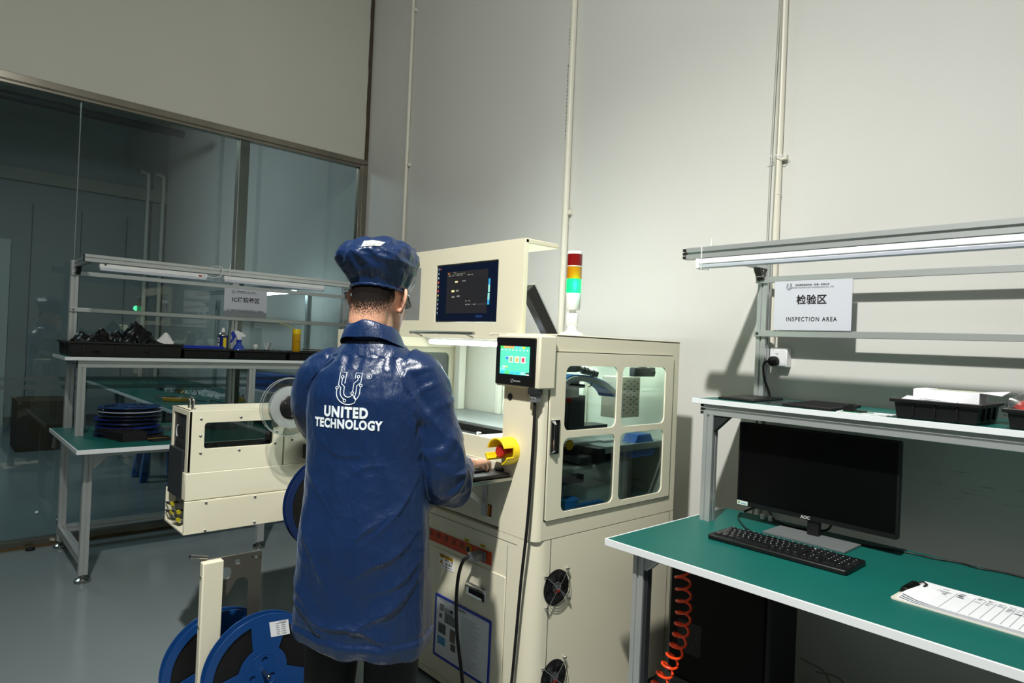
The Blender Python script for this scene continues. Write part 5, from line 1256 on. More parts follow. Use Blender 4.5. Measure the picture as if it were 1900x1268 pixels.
# socket on the wall with its plug
t = thing('wall_socket', 'white wall socket box at the end of the conduit', 'socket', (3.847, 0.0, 1.408))
m = MB(WHITE); m.box(3.808, 3.888, -0.045, 0.0, 1.405, 1.492); part('box', m, t, bevel=0.004)
m = MB(mat('socket_face', '#E2E4E6', 0.35)); m.box(3.813, 3.883, -0.049, -0.044, 1.41, 1.487); m.box(3.838, 3.851, -0.052, -0.048, 1.463, 1.480); part('face', m, t, bevel=0.002)
m = MB(RED); m.box(3.824, 3.828, -0.0495, -0.0485, 1.481, 1.484); part('lamp', m, t)
t = thing('power_plug', 'round black plug pushed into the wall socket with hanging cord', 'plug', (3.842, -0.05, 1.428))
m = MB(RUBBER); m.lathe([(0.022, 0.0), (0.023, 0.012), (0.021, 0.026), (0.012, 0.036)], (3.838, -0.050, 1.430), (-0.25, -1, 0), 24); part('plug', m, t)
m = MB(RUBBER); m.tube(smooth_path([(3.832, -0.078, 1.430), (3.815, -0.098, 1.424), (3.808, -0.10, 1.40), (3.812, -0.09, 1.345), (3.825, -0.075, 1.295), (3.832, -0.06, 1.24), (3.834, -0.02, 1.20)], 6), 0.0052, 10); part('cord', m, t)
# --- shelf things
ZR = 1.2632
def flat_mat(label, pts, z, h, mm, rows=0, name='conductive_mat'):
    t = thing(name, label, 'tray', (sum(p[0] for p in pts) / 4, sum(p[1] for p in pts) / 4, z), 0, 'black trays on the inspection shelf')
    m = MB(mm); m.prism(pts, z, z + h, 'xy'); part('base', m, t, bevel=0.002)
    m = MB(mm)
    if rows:
        for i in range(rows):
            for j in range(rows):
                u = (i + 0.5) / rows * 0.9 + 0.05; v = (j + 0.5) / rows * 0.9 + 0.05
                a = Vector(pts[0]).lerp(Vector(pts[1]), u); b_ = Vector(pts[3]).lerp(Vector(pts[2]), u); c = a.lerp(b_, v)
                m.lathe([(0.004, 0.0), (0.003, 0.003), (0.0, 0.003)], (c.x, c.y, z + h), n=6)
        part('stud', m, t)
    else:
        m.prism([tuple(Vector(p).lerp(Vector((t.location.x, t.location.y)), 0.08)) for p in pts], z + h, z + h + 0.002, 'xy'); part('top_ribs', m, t)
    return t
flat_mat('flat black tray on the shelf nearest the rear upright', [(3.772, -0.41), (3.938, -0.43), (3.915, -0.12), (3.748, -0.11)], ZR, 0.009, BLACK)
flat_mat('studded black tray on the shelf before the black crate', [(4.062, -0.445), (4.255, -0.470), (4.235, -0.13), (4.045, -0.12)], ZR, 0.010, BLACKM, rows=16)
m = MB(FILM); m.prism([(3.955, -0.44), (4.05, -0.45), (4.03, -0.12), (3.93, -0.13)], ZR, ZR + 0.003, 'xy')
solo('film_sheet', m, 'clear plastic sheet lying between two black trays on the shelf', 'film')
m = MB(PAPER); m.prism([(4.275, -0.477), (4.44, -0.477), (4.44, -0.36), (4.26, -0.36)], ZR, ZR + 0.0025, 'xy'); solo('paper_sheet', m, 'white paper under the small circuit board on the shelf', 'paper', smooth=False)
m = MB(mat('pale_card', '#C9D2D2', 0.7)); m.prism([(4.36, -0.475), (4.44, -0.479), (4.443, -0.455), (4.365, -0.452)], ZR + 0.0027, ZR + 0.005, 'xy'); solo('card_strip', m, 'pale card strip beside the circuit board near the crate', 'card', smooth=False)
t = thing('circuit_board', 'small green circuit board with black chips on the white paper', 'circuit board', (4.33, -0.43, ZR + 0.0027))
m = MB(mat('pcb_green', '#1E7A46', 0.4)); m.prism([(4.285, -0.468), (4.372, -0.47), (4.375, -0.40), (4.29, -0.40)], ZR + 0.0028, ZR + 0.0046, 'xy'); part('board', m, t)
m = MB(BLACK); m.box(4.293, 4.327, -0.462, -0.43, ZR + 0.0046, ZR + 0.016); m.obox((4.31, -0.446, ZR + 0.021), (0.014, 0, 0.003), (0, 0.012, 0), (-0.0015, 0, 0.006)); m.box(4.293, 4.302, -0.46, -0.43, ZR + 0.016, ZR + 0.026); m.box(4.318, 4.327, -0.46, -0.43, ZR + 0.016, ZR + 0.025); part('chip_socket', m, t)
m = MB(DGREY); m.box(4.338, 4.366, -0.462, -0.44, ZR + 0.0046, ZR + 0.012); part('chip', m, t)
crate('black crate holding the white box on the inspection shelf', 4.453, 4.702, -0.475, -0.195, ZR, 0.066, group='black crates on the inspection shelf', name='storage_crate')
crate('black crate with red parts bags at the picture edge', 4.762, 5.10, -0.475, -0.195, ZR, 0.062, group='black crates on the inspection shelf', name='storage_crate')
t = thing('carton', 'white open-flap box standing in the black crate', 'box', (4.60, -0.33, ZR + 0.01))
m = MB(PAPER); m.box(4.485, 4.675, -0.37, -0.25, ZR + 0.008, ZR + 0.098); part('body', m, t, bevel=0.0015)
m = MB(PAPER); m.add([(4.675, -0.372, ZR + 0.098), (4.675, -0.25, ZR + 0.098), (4.735, -0.25, ZR + 0.104), (4.735, -0.372, ZR + 0.092), (4.675, -0.372, ZR + 0.0995), (4.675, -0.25, ZR + 0.0995), (4.735, -0.25, ZR + 0.1055), (4.735, -0.372, ZR + 0.0935)], [(0, 1, 2, 3), (4, 5, 6, 7), (0, 1, 5, 4), (1, 2, 6, 5), (2, 3, 7, 6), (3, 0, 4, 7)])
m.box(4.49, 4.53, -0.368, -0.255, ZR + 0.098, ZR + 0.1005); part('flap', m, t, smooth=False)
m = MB(mat('pale_print', '#C9CBB8', 0.7, var=0.25, vscale=120)); m.box(4.54, 4.665, -0.36, -0.27, ZR + 0.0985, ZR + 0.0992); part('label_sheet', m, t, smooth=False)
t = thing('folded_leaflet', 'white printed leaflets leaning on the box in the crate', 'paper', (4.53, -0.42, ZR + 0.05))
m = MB(PAPER); m.obox((4.545, -0.415, ZR + 0.060), (0.075, 0, -0.004), (0, 0.038, 0.006), (0, 0, 0.004)); m.obox((4.555, -0.425, ZR + 0.053), (0.08, 0, -0.002), (0, 0.034, 0.004), (0, 0, 0.004)); part('sheets', m, t)
m = MB(INKG)
for k in range(5): m.obox((4.545 + 0.02 * (k % 2), -0.437 + 0.009 * k, ZR + 0.0615 + 0.0014 * k), (0.03, 0, -0.0016), (0, 0.0012, 0.0002), (0, 0, 0.0002))
part('print_lines', m, t, smooth=False)
RPART = mat('red_parts', '#D2322A', 0.35, bump=1.0, bscale=130, var=0.3, vscale=120)
for k, (x, y, r, lab) in enumerate(((4.81, -0.36, 0.048, 'bag of red parts in the crate beside the white box'), (4.93, -0.35, 0.05, 'bag of red parts at the very picture edge'))):
    t = thing('parts_bag', lab, 'bag', (x, y, ZR + 0.01), 0, 'bags of red parts')
    m = MB(RPART); m.loft(lump((x, y, ZR + 0.012), r * 1.15, r, 0.078, 2.0 + k * 3, 0.35, n=28, m=10)); part('parts', m, t, angle=60)
    m = MB(FILM); m.loft(lump((x - 0.012, y + 0.005, ZR + 0.03), r * 1.25, r * 1.05, 0.075, 4.0 + k * 3, 0.6, n=24, m=8)); part('film', m, t, angle=20)
# --- monitor
t = thing('monitor', 'black computer monitor standing on the green inspection bench', 'monitor', (4.14, -0.32, 0.7605))
m = MB(BLACK); m.prism(rrect(3.838, 4.447, 0.826, 1.172, 0.006, 3), -0.345, -0.318, 'xz'); m.box(4.0, 4.29, -0.318, -0.295, 0.90, 1.10); sh = part('shell', m, t, bevel=0.003)
m = MB(SCREEN); m.box(3.846, 4.439, -0.3462, -0.3448, 0.846, 1.165); part('screen', m, sh, smooth=False)
lettering('logo', 'AOC', 0.016, (4.125, -0.3458, 0.8345), sh, LGREY, bold=0.0006)
m = MB(mat('status_sticker', '#D9E6DC', 0.5)); m.box(3.842, 3.888, -0.3466, -0.345, 0.829, 0.846); m.use(mat('sticker_green', '#5E8F4E', 0.5)); m.box(3.846, 3.853, -0.347, -0.3465, 0.834, 0.843); m.use(mat('sticker_blue', '#7FA8B8', 0.5)); m.box(3.858, 3.882, -0.347, -0.3465, 0.833, 0.838); part('sticker', m, sh, smooth=False)
m = MB(BLACK); m.box(4.128, 4.172, -0.335, -0.305, 0.768, 0.84); part('neck', m, t, bevel=0.004)
m = MB(mat('brushed_grey_base', '#85898B', 0.4, 0.3, bump=0.1, bscale=300, stretch=(0.05, 1, 1))); m.box(4.005, 4.312, -0.445, -0.29, 0.7612, 0.769); part('stand_base', m, t, bevel=0.001)
m = MB(CLEAR); m.box(4.003, 4.314, -0.447, -0.445, 0.7612, 0.769); part('base_edge', m, t)
m = MB(WHITE)
for x in (3.895, 3.93): m.box(x, x + 0.018, -0.25, -0.236, 0.762, 0.785)
solo('adapter_block', m, 'pale cable blocks behind the monitor on the green bench', 'adapter', bevel=0.003)
# --- keyboard
t = thing('keyboard', 'black keyboard lying on the green inspection bench', 'keyboard', (4.163, -0.608, 0.7612), 0.012)
keyboard(t, 0.495, 0.178, 0.017, (BLACK, mat('key_dark', '#17181A', 0.28)), std_rows())
lettering('logo', 'SUNROSE', 0.011, (4.235, -0.5315, 0.7787), t, WHITE, Matrix.Identity(4), bold=0.0003)
KL = mat('key_legend', '#C9CCCC', 0.5)
m = MB(KL)
for r, v0, v1, cells in std_rows():
    for u0, u1 in cells:
        if u1 - u0 < 0.08:
            x = -0.2475 + 0.495 * (u0 * 0.62 + u1 * 0.38); y = -0.089 + 0.178 * (v0 * 0.35 + v1 * 0.65)
            m.quad((x - 0.0022, y - 0.0016, 0.0237), (x + 0.0018, y - 0.0016, 0.0237), (x + 0.0018, y + 0.0022, 0.0238), (x - 0.0022, y + 0.0022, 0.0238))
part('key_legends', m, t, world=False, smooth=False)
m = MB(RUBBER); m.tube(smooth_path([(4.02, -0.515, 0.768), (3.97, -0.47, 0.765), (3.93, -0.44, 0.765), (3.87, -0.37, 0.765), (3.83, -0.31, 0.765), (3.80, -0.235, 0.7655), (3.79, -0.17, 0.74)], 6), 0.0028, 8); solo('keyboard_cable', m, 'thin black cable running from the keyboard to the bench back', 'cable')
m = MB(RUBBER); m.tube(smooth_path([(3.805, -0.215, 0.77), (3.84, -0.18, 0.79), (3.90, -0.20, 0.80), (3.97, -0.255, 0.77), (4.08, -0.26, 0.766), (4.18, -0.255, 0.79), (4.2, -0.29, 0.90)], 6), 0.0045, 8); solo('monitor_cable', m, 'thick black cable looping behind the monitor foot', 'cable')
m = MB(RUBBER); m.tube(smooth_path([(4.25, -0.30, 0.765), (4.36, -0.265, 0.7645), (4.46, -0.235, 0.7645), (4.53, -0.232, 0.765), (4.60, -0.214, 0.7665), (4.66, -0.222, 0.7645), (4.72, -0.205, 0.766), (4.80, -0.207, 0.7645), (4.92, -0.20, 0.7645), (5.1, -0.21, 0.7645)], 6), 0.0032, 8); solo('cable', m, 'black cable lying along the back of the bench right of the monitor', 'cable')
# --- clipboard
t = thing('clipboard', 'clipboard with lined record sheets on the green bench', 'clipboard', (4.73, -0.67, 0.7607))
ang = -0.028
def cb(u, v, z): return (4.565 + u * math.cos(ang) - v * math.sin(ang), -0.785 + u * math.sin(ang) + v * math.cos(ang), z)
m = MB(mat('clip_board', '#D9D6C8', 0.5)); m.prism([cb(u, v, 0)[:2] for u, v in rrect(0, 0.345, 0, 0.228, 0.012, 4)], 0.7608, 0.764, 'xy'); part('board', m, t)
for k in range(4):
    du = 0.004 * k; 
    m = MB(PAPER); rows = []
    for i in range(9):
        u = 0.012 + du + (0.325 - du) * i / 8
        lift = 0.010 * (1 - min(1, i / 3.0)) ** 2 * k / 3
        rows.append([cb(u, 0.005 + 0.002 * k + (0.0 if i else 0.012), 0.7645 + 0.0022 * k + lift), cb(u, 0.214 + 0.003 * k, 0.7645 + 0.0022 * k + lift * 0.15)])
    vs = [p for r_ in rows for p in r_]
    m.add(vs, [(2 * i, 2 * i + 2, 2 * i + 3, 2 * i + 1) for i in range(8)]); ps = part('sheet', m, t, recalc=False)
m = MB(INKG)
def ln(u0, u1, v0, v1, z=0.7728):
    m.quad(cb(u0, v0, z), cb(u1, v0, z), cb(u1, v1, z), cb(u0, v1, z))
for k in range(17): ln(0.03, 0.335, 0.018 + 0.0098 * k, 0.0184 + 0.0098 * k)
for u in (0.075, 0.12, 0.165, 0.19, 0.215, 0.238, 0.26, 0.28, 0.30, 0.32): ln(u, u + 0.0008, 0.016, 0.19)
for k in range(60):
    u = random.choice((0.08, 0.09, 0.125, 0.13, 0.17, 0.195, 0.22, 0.245, 0.265, 0.285, 0.305)); v = 0.14 + 0.0098 * random.randint(0, 5) if k % 2 else 0.02 + 0.0098 * random.randint(12, 17)
    ln(u, u + random.uniform(0.006, 0.018), v + 0.003, v + 0.0055)
part('print_lines', m, ps, smooth=False, recalc=False)
m = MB(mat('dark_chrome', '#5A5750', 0.2, 1.0)); m.loft([[cb(0.002, 0.07 + 0.0 * i, 0.7645 + q) if False else cb(a, v, 0.765 + q) for a, q in ((0.0, 0.002), (0.006, 0.016), (0.018, 0.018), (0.030, 0.010), (0.030, 0.008), (0.016, 0.014), (0.008, 0.012), (0.004, 0.002))] for v in (0.075, 0.165)]); m.use(BLACKM); m.tube([cb(0.012, 0.165, 0.772), cb(0.03, 0.18, 0.782), cb(0.045, 0.17, 0.780), cb(0.042, 0.15, 0.776)], 0.003, 6); part('spring_clip', m, t)
# --- under the bench
t = thing('computer_tower', 'black computer tower standing under the inspection bench', 'computer', (3.86, -0.45, 0.0))
m = MB(mat('case_black', '#060506', 0.7, spec=0.2)); m.box(3.66, 4.07, -0.53, -0.30, 0.11, 0.60); part('case', m, t, bevel=0.004)
m = MB(BLACKM); m.box(4.07, 4.095, -0.525, -0.305, 0.115, 0.598); part('front_bezel', m, t, bevel=0.008)
m = MB(DGREY)
for i in range(14):
    for j in range(14):
        u = (i - 6.5) / 6.5; v = (j - 6.5) / 6.5
        m.lathe([(0.0035, 0), (0.0035, 0.0006), (0.0, 0.0007)], (3.755 + u * 0.05, -0.53, 0.285 + v * 0.06), (0, -1, 0), 6)
part('vent', m, t)
m = MB(MGREY); m.prism(rrect(3.69, 3.725, 0.548, 0.555, 0.003, 3), -0.5315, -0.53, 'xz'); m.prism(rrect(3.745, 3.756, 0.546, 0.556, 0.003, 3), -0.5315, -0.53, 'xz'); part('catch', m, t)
m = MB(DGREY); m.box(3.68, 4.08, -0.54, -0.30, 0.0, 0.11); part('trolley', m, t, bevel=0.005)
m = MB(OHOSE); pts = []
ax = [Vector((3.838, -0.76, 0.72)), Vector((3.862, -0.76, 0.60)), Vector((3.862, -0.75, 0.45)), Vector((3.835, -0.75, 0.32)), Vector((3.785, -0.76, 0.20)), Vector((3.745, -0.77, 0.10)), Vector((3.70, -0.78, 0.03))]
sp = smooth_path(ax, 40); L = 0
for i, p in enumerate(sp):
    if i: L += (p - sp[i - 1]).length
    a = 2 * PI * L / 0.0455
    d = (sp[min(i + 1, len(sp) - 1)] - sp[max(i - 1, 0)]).normalized(); u = Vector((1, 0, 0)); u = (u - d * u.dot(d)).normalized(); w = d.cross(u)
    pts.append(p + (u * math.cos(a) + w * math.sin(a)) * 0.027)
m.tube(pts, 0.0048, 8)
solo('coil_hose', m, 'bright orange coiled air hose hanging under the inspection bench', 'hose')
for k, (x, s) in enumerate(((4.14, 0.3), (4.2, 0.9), (4.26, 1.6))):
    m = MB(mat('old_wire', '#6F6A5C', 0.5)); m.tube(smooth_path([(x - 0.05, -0.25, 0.25 - 0.03 * k), (x + 0.03, -0.2, 0.2), (x + 0.08, -0.24, 0.08), (x + 0.02, -0.3, 0.012), (x - 0.1, -0.28, 0.008)], 6), 0.004, 6)
    solo('wire', m, ('loose pale wire under the bench beside the computer, innermost loop', 'loose pale wire under the bench, middle loop', 'loose pale wire under the bench, loop farthest from the computer')[k], 'wire', 'wires under the bench')
# ------------------------------------------------------------------ room seen through the glass
PANEL = mat('grey_panel_wall', '#9FA6A4', 0.55, var=0.04)
m = MB(PANEL); m.box(-6.6, -6.5, -8.0, 0.0, 0.0, 5.2)
for y in (-2.35, -1.75, -1.15, -0.55): m.use(mat('panel_joint', '#5E6664', 0.6)); m.box(-6.5, -6.496, y, y + 0.012, 0.0, 3.2)
struct('wall_far', m)
m = MB(mat('grey_skirting', '#6A6A64', 0.5)); m.box(-6.5, -6.48, -8.0, 0.0, 0.0, 0.12); struct('baseboard_far', m)
m = MB(mat('pale_rail', '#A8A79C', 0.5)); m.box(-6.5, -6.42, -8.0, 0.0, 3.5, 3.68); struct('trim_6', m)
m = MB(mat('pale_door', '#D2D6CE', 0.5)); m.box(-6.5, -6.46, -2.9, -1.98, 0.0, 2.65); struct('door_1', m)
m = MB(STAINLESS); m.box(-0.34, -0.26, -1.02, -0.94, 0.0, 4.6); struct('trim_7', m)
m = MB(DGREY); m.cyl((-4.0, -4.0, 3.98), (-4.0, -0.45, 4.0), 0.05, n=14); solo('ceiling_pipe', m, 'dark pipe under the ceiling seen through the glass', 'pipe')
for y, lab in ((-0.06, 'pale conduit on the far wall seen through glass, nearer the corner'), (-0.28, 'pale conduit on the far wall seen through glass, bent at its top')):
    m = MB(CREAM_PIPE); m.tube(smooth_path([(-6.44, y, 0.0), (-6.44, y, 3.2), (-6.44, y, 3.85), (-6.44, y - 0.03, 3.93), (-6.44, y - 0.12, 3.95)], 4), 0.03, 8); solo('conduit', m, lab, 'pipe', 'conduits on the far wall')
t = thing('workbench', 'green topped bench with clutter behind the glass', 'workbench', (-1.9, -0.65, 0), 0, 'aluminium workbenches')
m = MB(GREEN); m.box(-3.2, -0.45, -1.28, -0.1, 0.745, 0.77); m.use(EDGE); m.box(-3.2, -0.45, -1.287, -1.28, 0.744, 0.7705); m.box(-3.207, -3.2, -1.287, -0.1, 0.744, 0.7705); part('tabletop', m, t)
for x in (-3.1, -1.9, -0.6):
    for y in (-1.2, -0.2): part('leg', rail('z', x - 0.022, x + 0.023, y - 0.022, y + 0.023, 0.0, 0.744), t)
for x in (-3.1, -0.6): part('upright', rail('z', x - 0.022, x + 0.023, -0.24, -0.195, 0.77, 1.85), t)
part('shelf_rail', rail('x', -0.24, -0.195, 1.2, 1.245, -3.2, -0.45), t)
part('top_rail', rail('x', -0.45, -0.405, 1.885, 1.93, -3.2, -0.45), t)
t2 = thing('workbench', 'second green bench farther behind the glass', 'workbench', (-4.4, -0.65, 0), 0, 'aluminium workbenches')
m = MB(GREEN); m.box(-5.4, -3.23, -1.28, -0.1, 0.745, 0.77); m.use(EDGE); m.box(-5.4, -3.23, -1.287, -1.28, 0.744, 0.7705); part('tabletop', m, t2)
for x in (-5.3, -3.35):
    for y in (-1.2, -0.2): part('leg', rail('z', x - 0.022, x + 0.023, y - 0.022, y + 0.023, 0.0, 0.744), t2)
# lit lamp of the far bench
t = thing('batten_lamp', 'lit batten lamp glowing behind the IC WAITINGBURNING AREA sign', 'lamp', (-0.9, -0.42, 1.84))
m = MB(WHITE); m.box(-1.30, -0.40, -0.44, -0.41, 1.86, 1.885); part('housing', m, t)
m = MB(glow('lit_tube', '#EAF6FF', 26.0)); m.cyl((-1.28, -0.425, 1.846), (-0.42, -0.425, 1.846), 0.013, n=12); part('tube', m, t)
# clutter on the far bench
random.seed(11)
for k in range(22):
    x = -3.05 + 0.075 * k + random.uniform(-0.02, 0.02); y = -0.85 + 0.02 * k + random.uniform(-0.05, 0.05)
    m = MB(random.choice((WHITE, LGREY, AMBER, MGREY, DGREY, WHITE)))
    a = random.uniform(0, PI); w = random.uniform(0.02, 0.05); h = random.uniform(0.015, 0.05)
    m.obox((x, y, 0.7705 + h / 2), (w * math.cos(a), w * math.sin(a), 0), (-0.015 * math.sin(a), 0.015 * math.cos(a), 0), (0, 0, h / 2))
    for q in range(3):
        b_ = a + q * 2; m.tube([(x, y, 0.775 + h), (x + 0.03 * math.cos(b_), y + 0.03 * math.sin(b_), 0.79 + h * 1.2), (x + 0.06 * math.cos(b_), y + 0.06 * math.sin(b_), 0.775)], 0.003, 5)
    solo('connector_part', m, 'small wired connector part in the loose row on the bench behind the glass', 'connector', 'connector parts on the far bench')
for k in range(4):
    x = -2.45 + 0.2 * k; m = MB(WHITE); m.box(x, x + 0.16, -0.62, -0.5, 0.7705, 0.80 + 0.01 * (k % 2)); m.use(LGREY); m.box(x + 0.01, x + 0.15, -0.61, -0.52, 0.80, 0.812)
    solo('power_adapter', m, 'flat white adapter in the row on the bench behind the glass', 'adapter', 'adapters on the far bench', bevel=0.004)
t = thing('multimeter', 'yellow multimeter on the bench behind the glass', 'multimeter', (-1.62, -1.05, 0.7705), 0.62)
m = MB(mat('meter_yellow', '#E0A012', 0.4)); m.prism(rrect(-0.11, 0.11, -0.05, 0.05, 0.015, 4), 0.0, 0.04, 'xy'); part('case', m, t, world=False, bevel=0.008)
m = MB(BLACK); m.prism(rrect(-0.095, 0.095, -0.04, 0.04, 0.01, 3), 0.04, 0.044, 'xy'); part('face', m, t, world=False)
m = MB(LGREY); m.box(0.03, 0.085, -0.03, 0.03, 0.044, 0.046); part('display', m, t, world=False)
for k in range(2):
    m = MB((RED, BLACK)[k]); m.tube(smooth_path([(-1.72, -1.10, 0.79), (-1.85, -1.15 - 0.03 * k, 0.80), (-1.95, -1.05, 0.776), (-1.8, -0.9, 0.776), (-1.5, -0.9 + 0.1 * k, 0.776)], 6), 0.004, 6); solo('test_lead', m, ('red', 'black')[k] + ' test lead of the yellow multimeter behind the glass', 'cable')
m = MB(BLACKM); m.tube(smooth_path([(-1.55, -0.75, 0.776), (-1.3, -0.8, 0.80), (-1.1, -0.7, 0.776), (-0.9, -0.85, 0.79), (-0.7, -0.8, 0.776)], 6), 0.006, 6); solo('cable', m, 'black cable across the bench behind the glass', 'cable')
m = MB(mat('crate_blue', '#1C4C9C', 0.45)); m.box(-1.55, -1.0, -0.35, -0.12, 0.90, 1.06); solo('storage_crate', m, 'blue box on the white unit behind the glass', 'crate', bevel=0.01)
m = MB(LGREY); m.box(-1.6, -0.9, -0.45, -0.1, 0.7705, 0.90); m.use(BLACK); m.cyl((-1.5, -0.451, 0.83), (-1.5, -0.455, 0.83), 0.012); solo('power_supply', m, 'pale grey instrument under the blue box behind the glass', 'instrument', bevel=0.006)
t = thing('stool', 'blue plastic stool on the floor behind the glass', 'stool', (-1.85, -1.12, 0))
m = MB(SKYBLUE); m.box(-2.0, -1.7, -1.27, -0.97, 0.40, 0.44); part('seat', m, t, bevel=0.015)
for sx in (-1, 1):
    for sy_ in (-1, 1):
        m = MB(SKYBLUE); cx, cy = -1.85 + sx * 0.12, -1.12 + sy_ * 0.12
        m.loft([[(cx - .025, cy - .025, 0.41), (cx + .025, cy - .025, 0.41), (cx + .025, cy + .025, 0.41), (cx - .025, cy + .025, 0.41)], [(cx + sx * .04 - .03, cy + sy_ * .04 - .03, 0.0), (cx + sx * .04 + .03, cy + sy_ * .04 - .03, 0.0), (cx + sx * .04 + .03, cy + sy_ * .04 + .03, 0.0), (cx + sx * .04 - .03, cy + sy_ * .04 + .03, 0.0)]]); part('leg', m, t, bevel=0.004)
m = MB(mat('dark_carton', '#4A3B2A', 0.8)); m.box(-4.6, -4.0, -2.05, -1.55, 0.0, 0.58); solo('carton', m, 'brown carton on the floor far behind the glass', 'box', bevel=0.005)
# ------------------------------------------------------------------ the operator
PZ = math.radians(35.7)
PER = thing('person', 'person in a shiny navy work coat and bouffant cap typing at the machine', 'person', (3.455, -1.875, 0), PZ)
def ell(cx, cy, z, a, b, n=48, p=2.0):
    out = []
    for i in range(n):
        t = 2 * PI * i / n; c, s = math.cos(t), math.sin(t)
        out.append((cx + a * math.copysign(abs(c) ** (2 / p), c), cy + b * math.copysign(abs(s) ** (2 / p), s), z))
    return out
def ring_at(c, d, r, n=24, flat=1.0, up=None):
    d = Vector(d).normalized(); u = (Vector(up) if up else Vector((1, 0, 0))); u = (u - d * u.dot(d)).normalized(); w = d.cross(u)
    return [Vector(c) + u * r * math.cos(2 * PI * i / n) + w * r * flat * math.sin(2 * PI * i / n) for i in range(n)]
def limb(mb, pts, n=24, steps=6):
    """closed tapering tube through (point, radius) pairs"""
    P = [Vector(p) for p, r in pts]; sp = smooth_path(P, steps); rs = []
    for i in range(len(sp)):
        t = i / steps; k = min(int(t), len(pts) - 2); f = t - k; f = f * f * (3 - 2 * f) if False else f
        rs.append(pts[k][1] * (1 - f) + pts[k + 1][1] * f)
    mb.tube(sp, rs, n)
def fuse(mb, voxel, smooth_iter=6, name='fused'):
    """one continuous surface from overlapping closed shapes"""
    me = mb.mesh(name); o = bpy.data.objects.new(name, me); COL.objects.link(o)
    r = o.modifiers.new('r', 'REMESH'); r.mode = 'VOXEL'; r.voxel_size = voxel
    if smooth_iter:
        s = o.modifiers.new('s', 'SMOOTH'); s.iterations = smooth_iter; s.factor = 0.5
    bpy.context.view_layer.update()
    dg = bpy.context.evaluated_depsgraph_get()
    out = bpy.data.meshes.new_from_object(o.evaluated_get(dg))
    bpy.data.objects.remove(o); bpy.data.meshes.remove(me)
    return out
def skin_part(name, me, m, parent, label=None):
    me.materials.clear(); me.materials.append(m)
    o = part(name, me, parent, world=False, angle=180, label=label)
    return o
# ---- body: head, neck, trunk, arms, hands, legs in one surface
SKIN = mat('skin', '#D7A286', 0.5, bump=0.15, bscale=350, var=0.05, vscale=18)
nb = MATS['skin'].node_tree.nodes['Principled BSDF']
nb.inputs['Subsurface Weight'].default_value = 0.12; nb.inputs['Subsurface Radius'].default_value = (0.012, 0.005, 0.003)
HX, HY, HZ = -0.004, 0.035, 1.578
HROT = Matrix.Rotation(math.radians(-4), 4, 'Z') @ Matrix.Rotation(math.radians(-9), 4, 'X')
HM = Matrix.Translation((HX, HY, HZ)) @ HROT
def hp(p): return HM @ Vector(p)
hb = MB(SKIN)
head = [(-0.118, 0.070, 0.018, 0.020), (-0.110, 0.066, 0.034, 0.034), (-0.095, 0.052, 0.049, 0.052), (-0.07, 0.030, 0.060, 0.074), (-0.045, 0.012, 0.067, 0.090), (-0.015, 0.003, 0.073, 0.098), (0.02, 0.0, 0.076, 0.100), (0.055, -0.002, 0.077, 0.101), (0.085, -0.004, 0.072, 0.094), (0.108, -0.006, 0.058, 0.075), (0.122, -0.008, 0.036, 0.046), (0.127, -0.008, 0.010, 0.012)]
hb.loft([[hp(q) for q in ell(0, cy, z, a, b, 40, 2.15)] for z, cy, a, b in head])
hb.loft([[hp(q) for q in ell(0, cy, z, a, b, 32)] for z, cy, a, b in ((-0.13, -0.045, 0.055, 0.052), (-0.085, -0.052, 0.060, 0.052), (-0.04, -0.05, 0.062, 0.055), (0.0, -0.04, 0.06, 0.055))])
for sx in (-1, 1):     # cheeks, brow, eyes
    c = hp((sx * 0.038, 0.066, -0.036)); hb.ball(c, 0.024, 0.020, 0.026)
    c = hp((sx * 0.030, 0.086, 0.020)); hb.ball(c, 0.021, 0.010, 0.008)
    c = hp((sx * 0.031, 0.083, 0.003)); hb.ball(c, 0.0115, 0.0115, 0.0105)
hb.loft([[hp(q) for q in ((-w, y0, z), (w, y0, z), (w * 0.5, y1, z), (-w * 0.5, y1, z))] for z, w, y0, y1 in ((-0.045, 0.010, 0.07, 0.108), (-0.036, 0.016, 0.07, 0.124), (-0.025, 0.012, 0.07, 0.122), (0.0, 0.008, 0.07, 0.106), (0.018, 0.007, 0.07, 0.099))])
hb.ball(hp((0, 0.092, -0.066)), 0.022, 0.010, 0.006); hb.ball(hp((0, 0.090, -0.077)), 0.020, 0.011, 0.007); hb.ball(hp((0, 0.078, -0.106)), 0.022, 0.016, 0.014)
def ear(sx):
    a = math.radians(40)
    def e(u, v, w): # u back(+)/front, v up, w outwards
        return hp((sx * (0.0735 + w * math.cos(a) + 1.1 * u * math.sin(a)), 0.004 - 1.1 * u * math.cos(a), 1.08 * v - 0.008))
    rim = [(-0.006, -0.006, 0.004), (-0.004, 0.018, 0.004), (0.004, 0.031, 0.006), (0.016, 0.033, 0.008), (0.025, 0.024, 0.009), (0.027, 0.008, 0.009), (0.021, -0.010, 0.008), (0.011, -0.024, 0.006), (0.002, -0.031, 0.005), (-0.004, -0.026, 0.004), (-0.005, -0.016, 0.003)]
    hb.tube(smooth_path([e(*p) for p in rim], 4), 0.0048, 10)
    hb.loft([[e(u * s + 0.009 * (1 - s), v * s + 0.002 * (1 - s), w_) for u, v, _ in rim] for s, w_ in ((0.98, 0.001), (0.98, 0.005), (0.6, 0.0035))])
    hb.ball(e(0.001, -0.027, 0.004), 0.0065, 0.0065, 0.009)
ear(-1); ear(1)
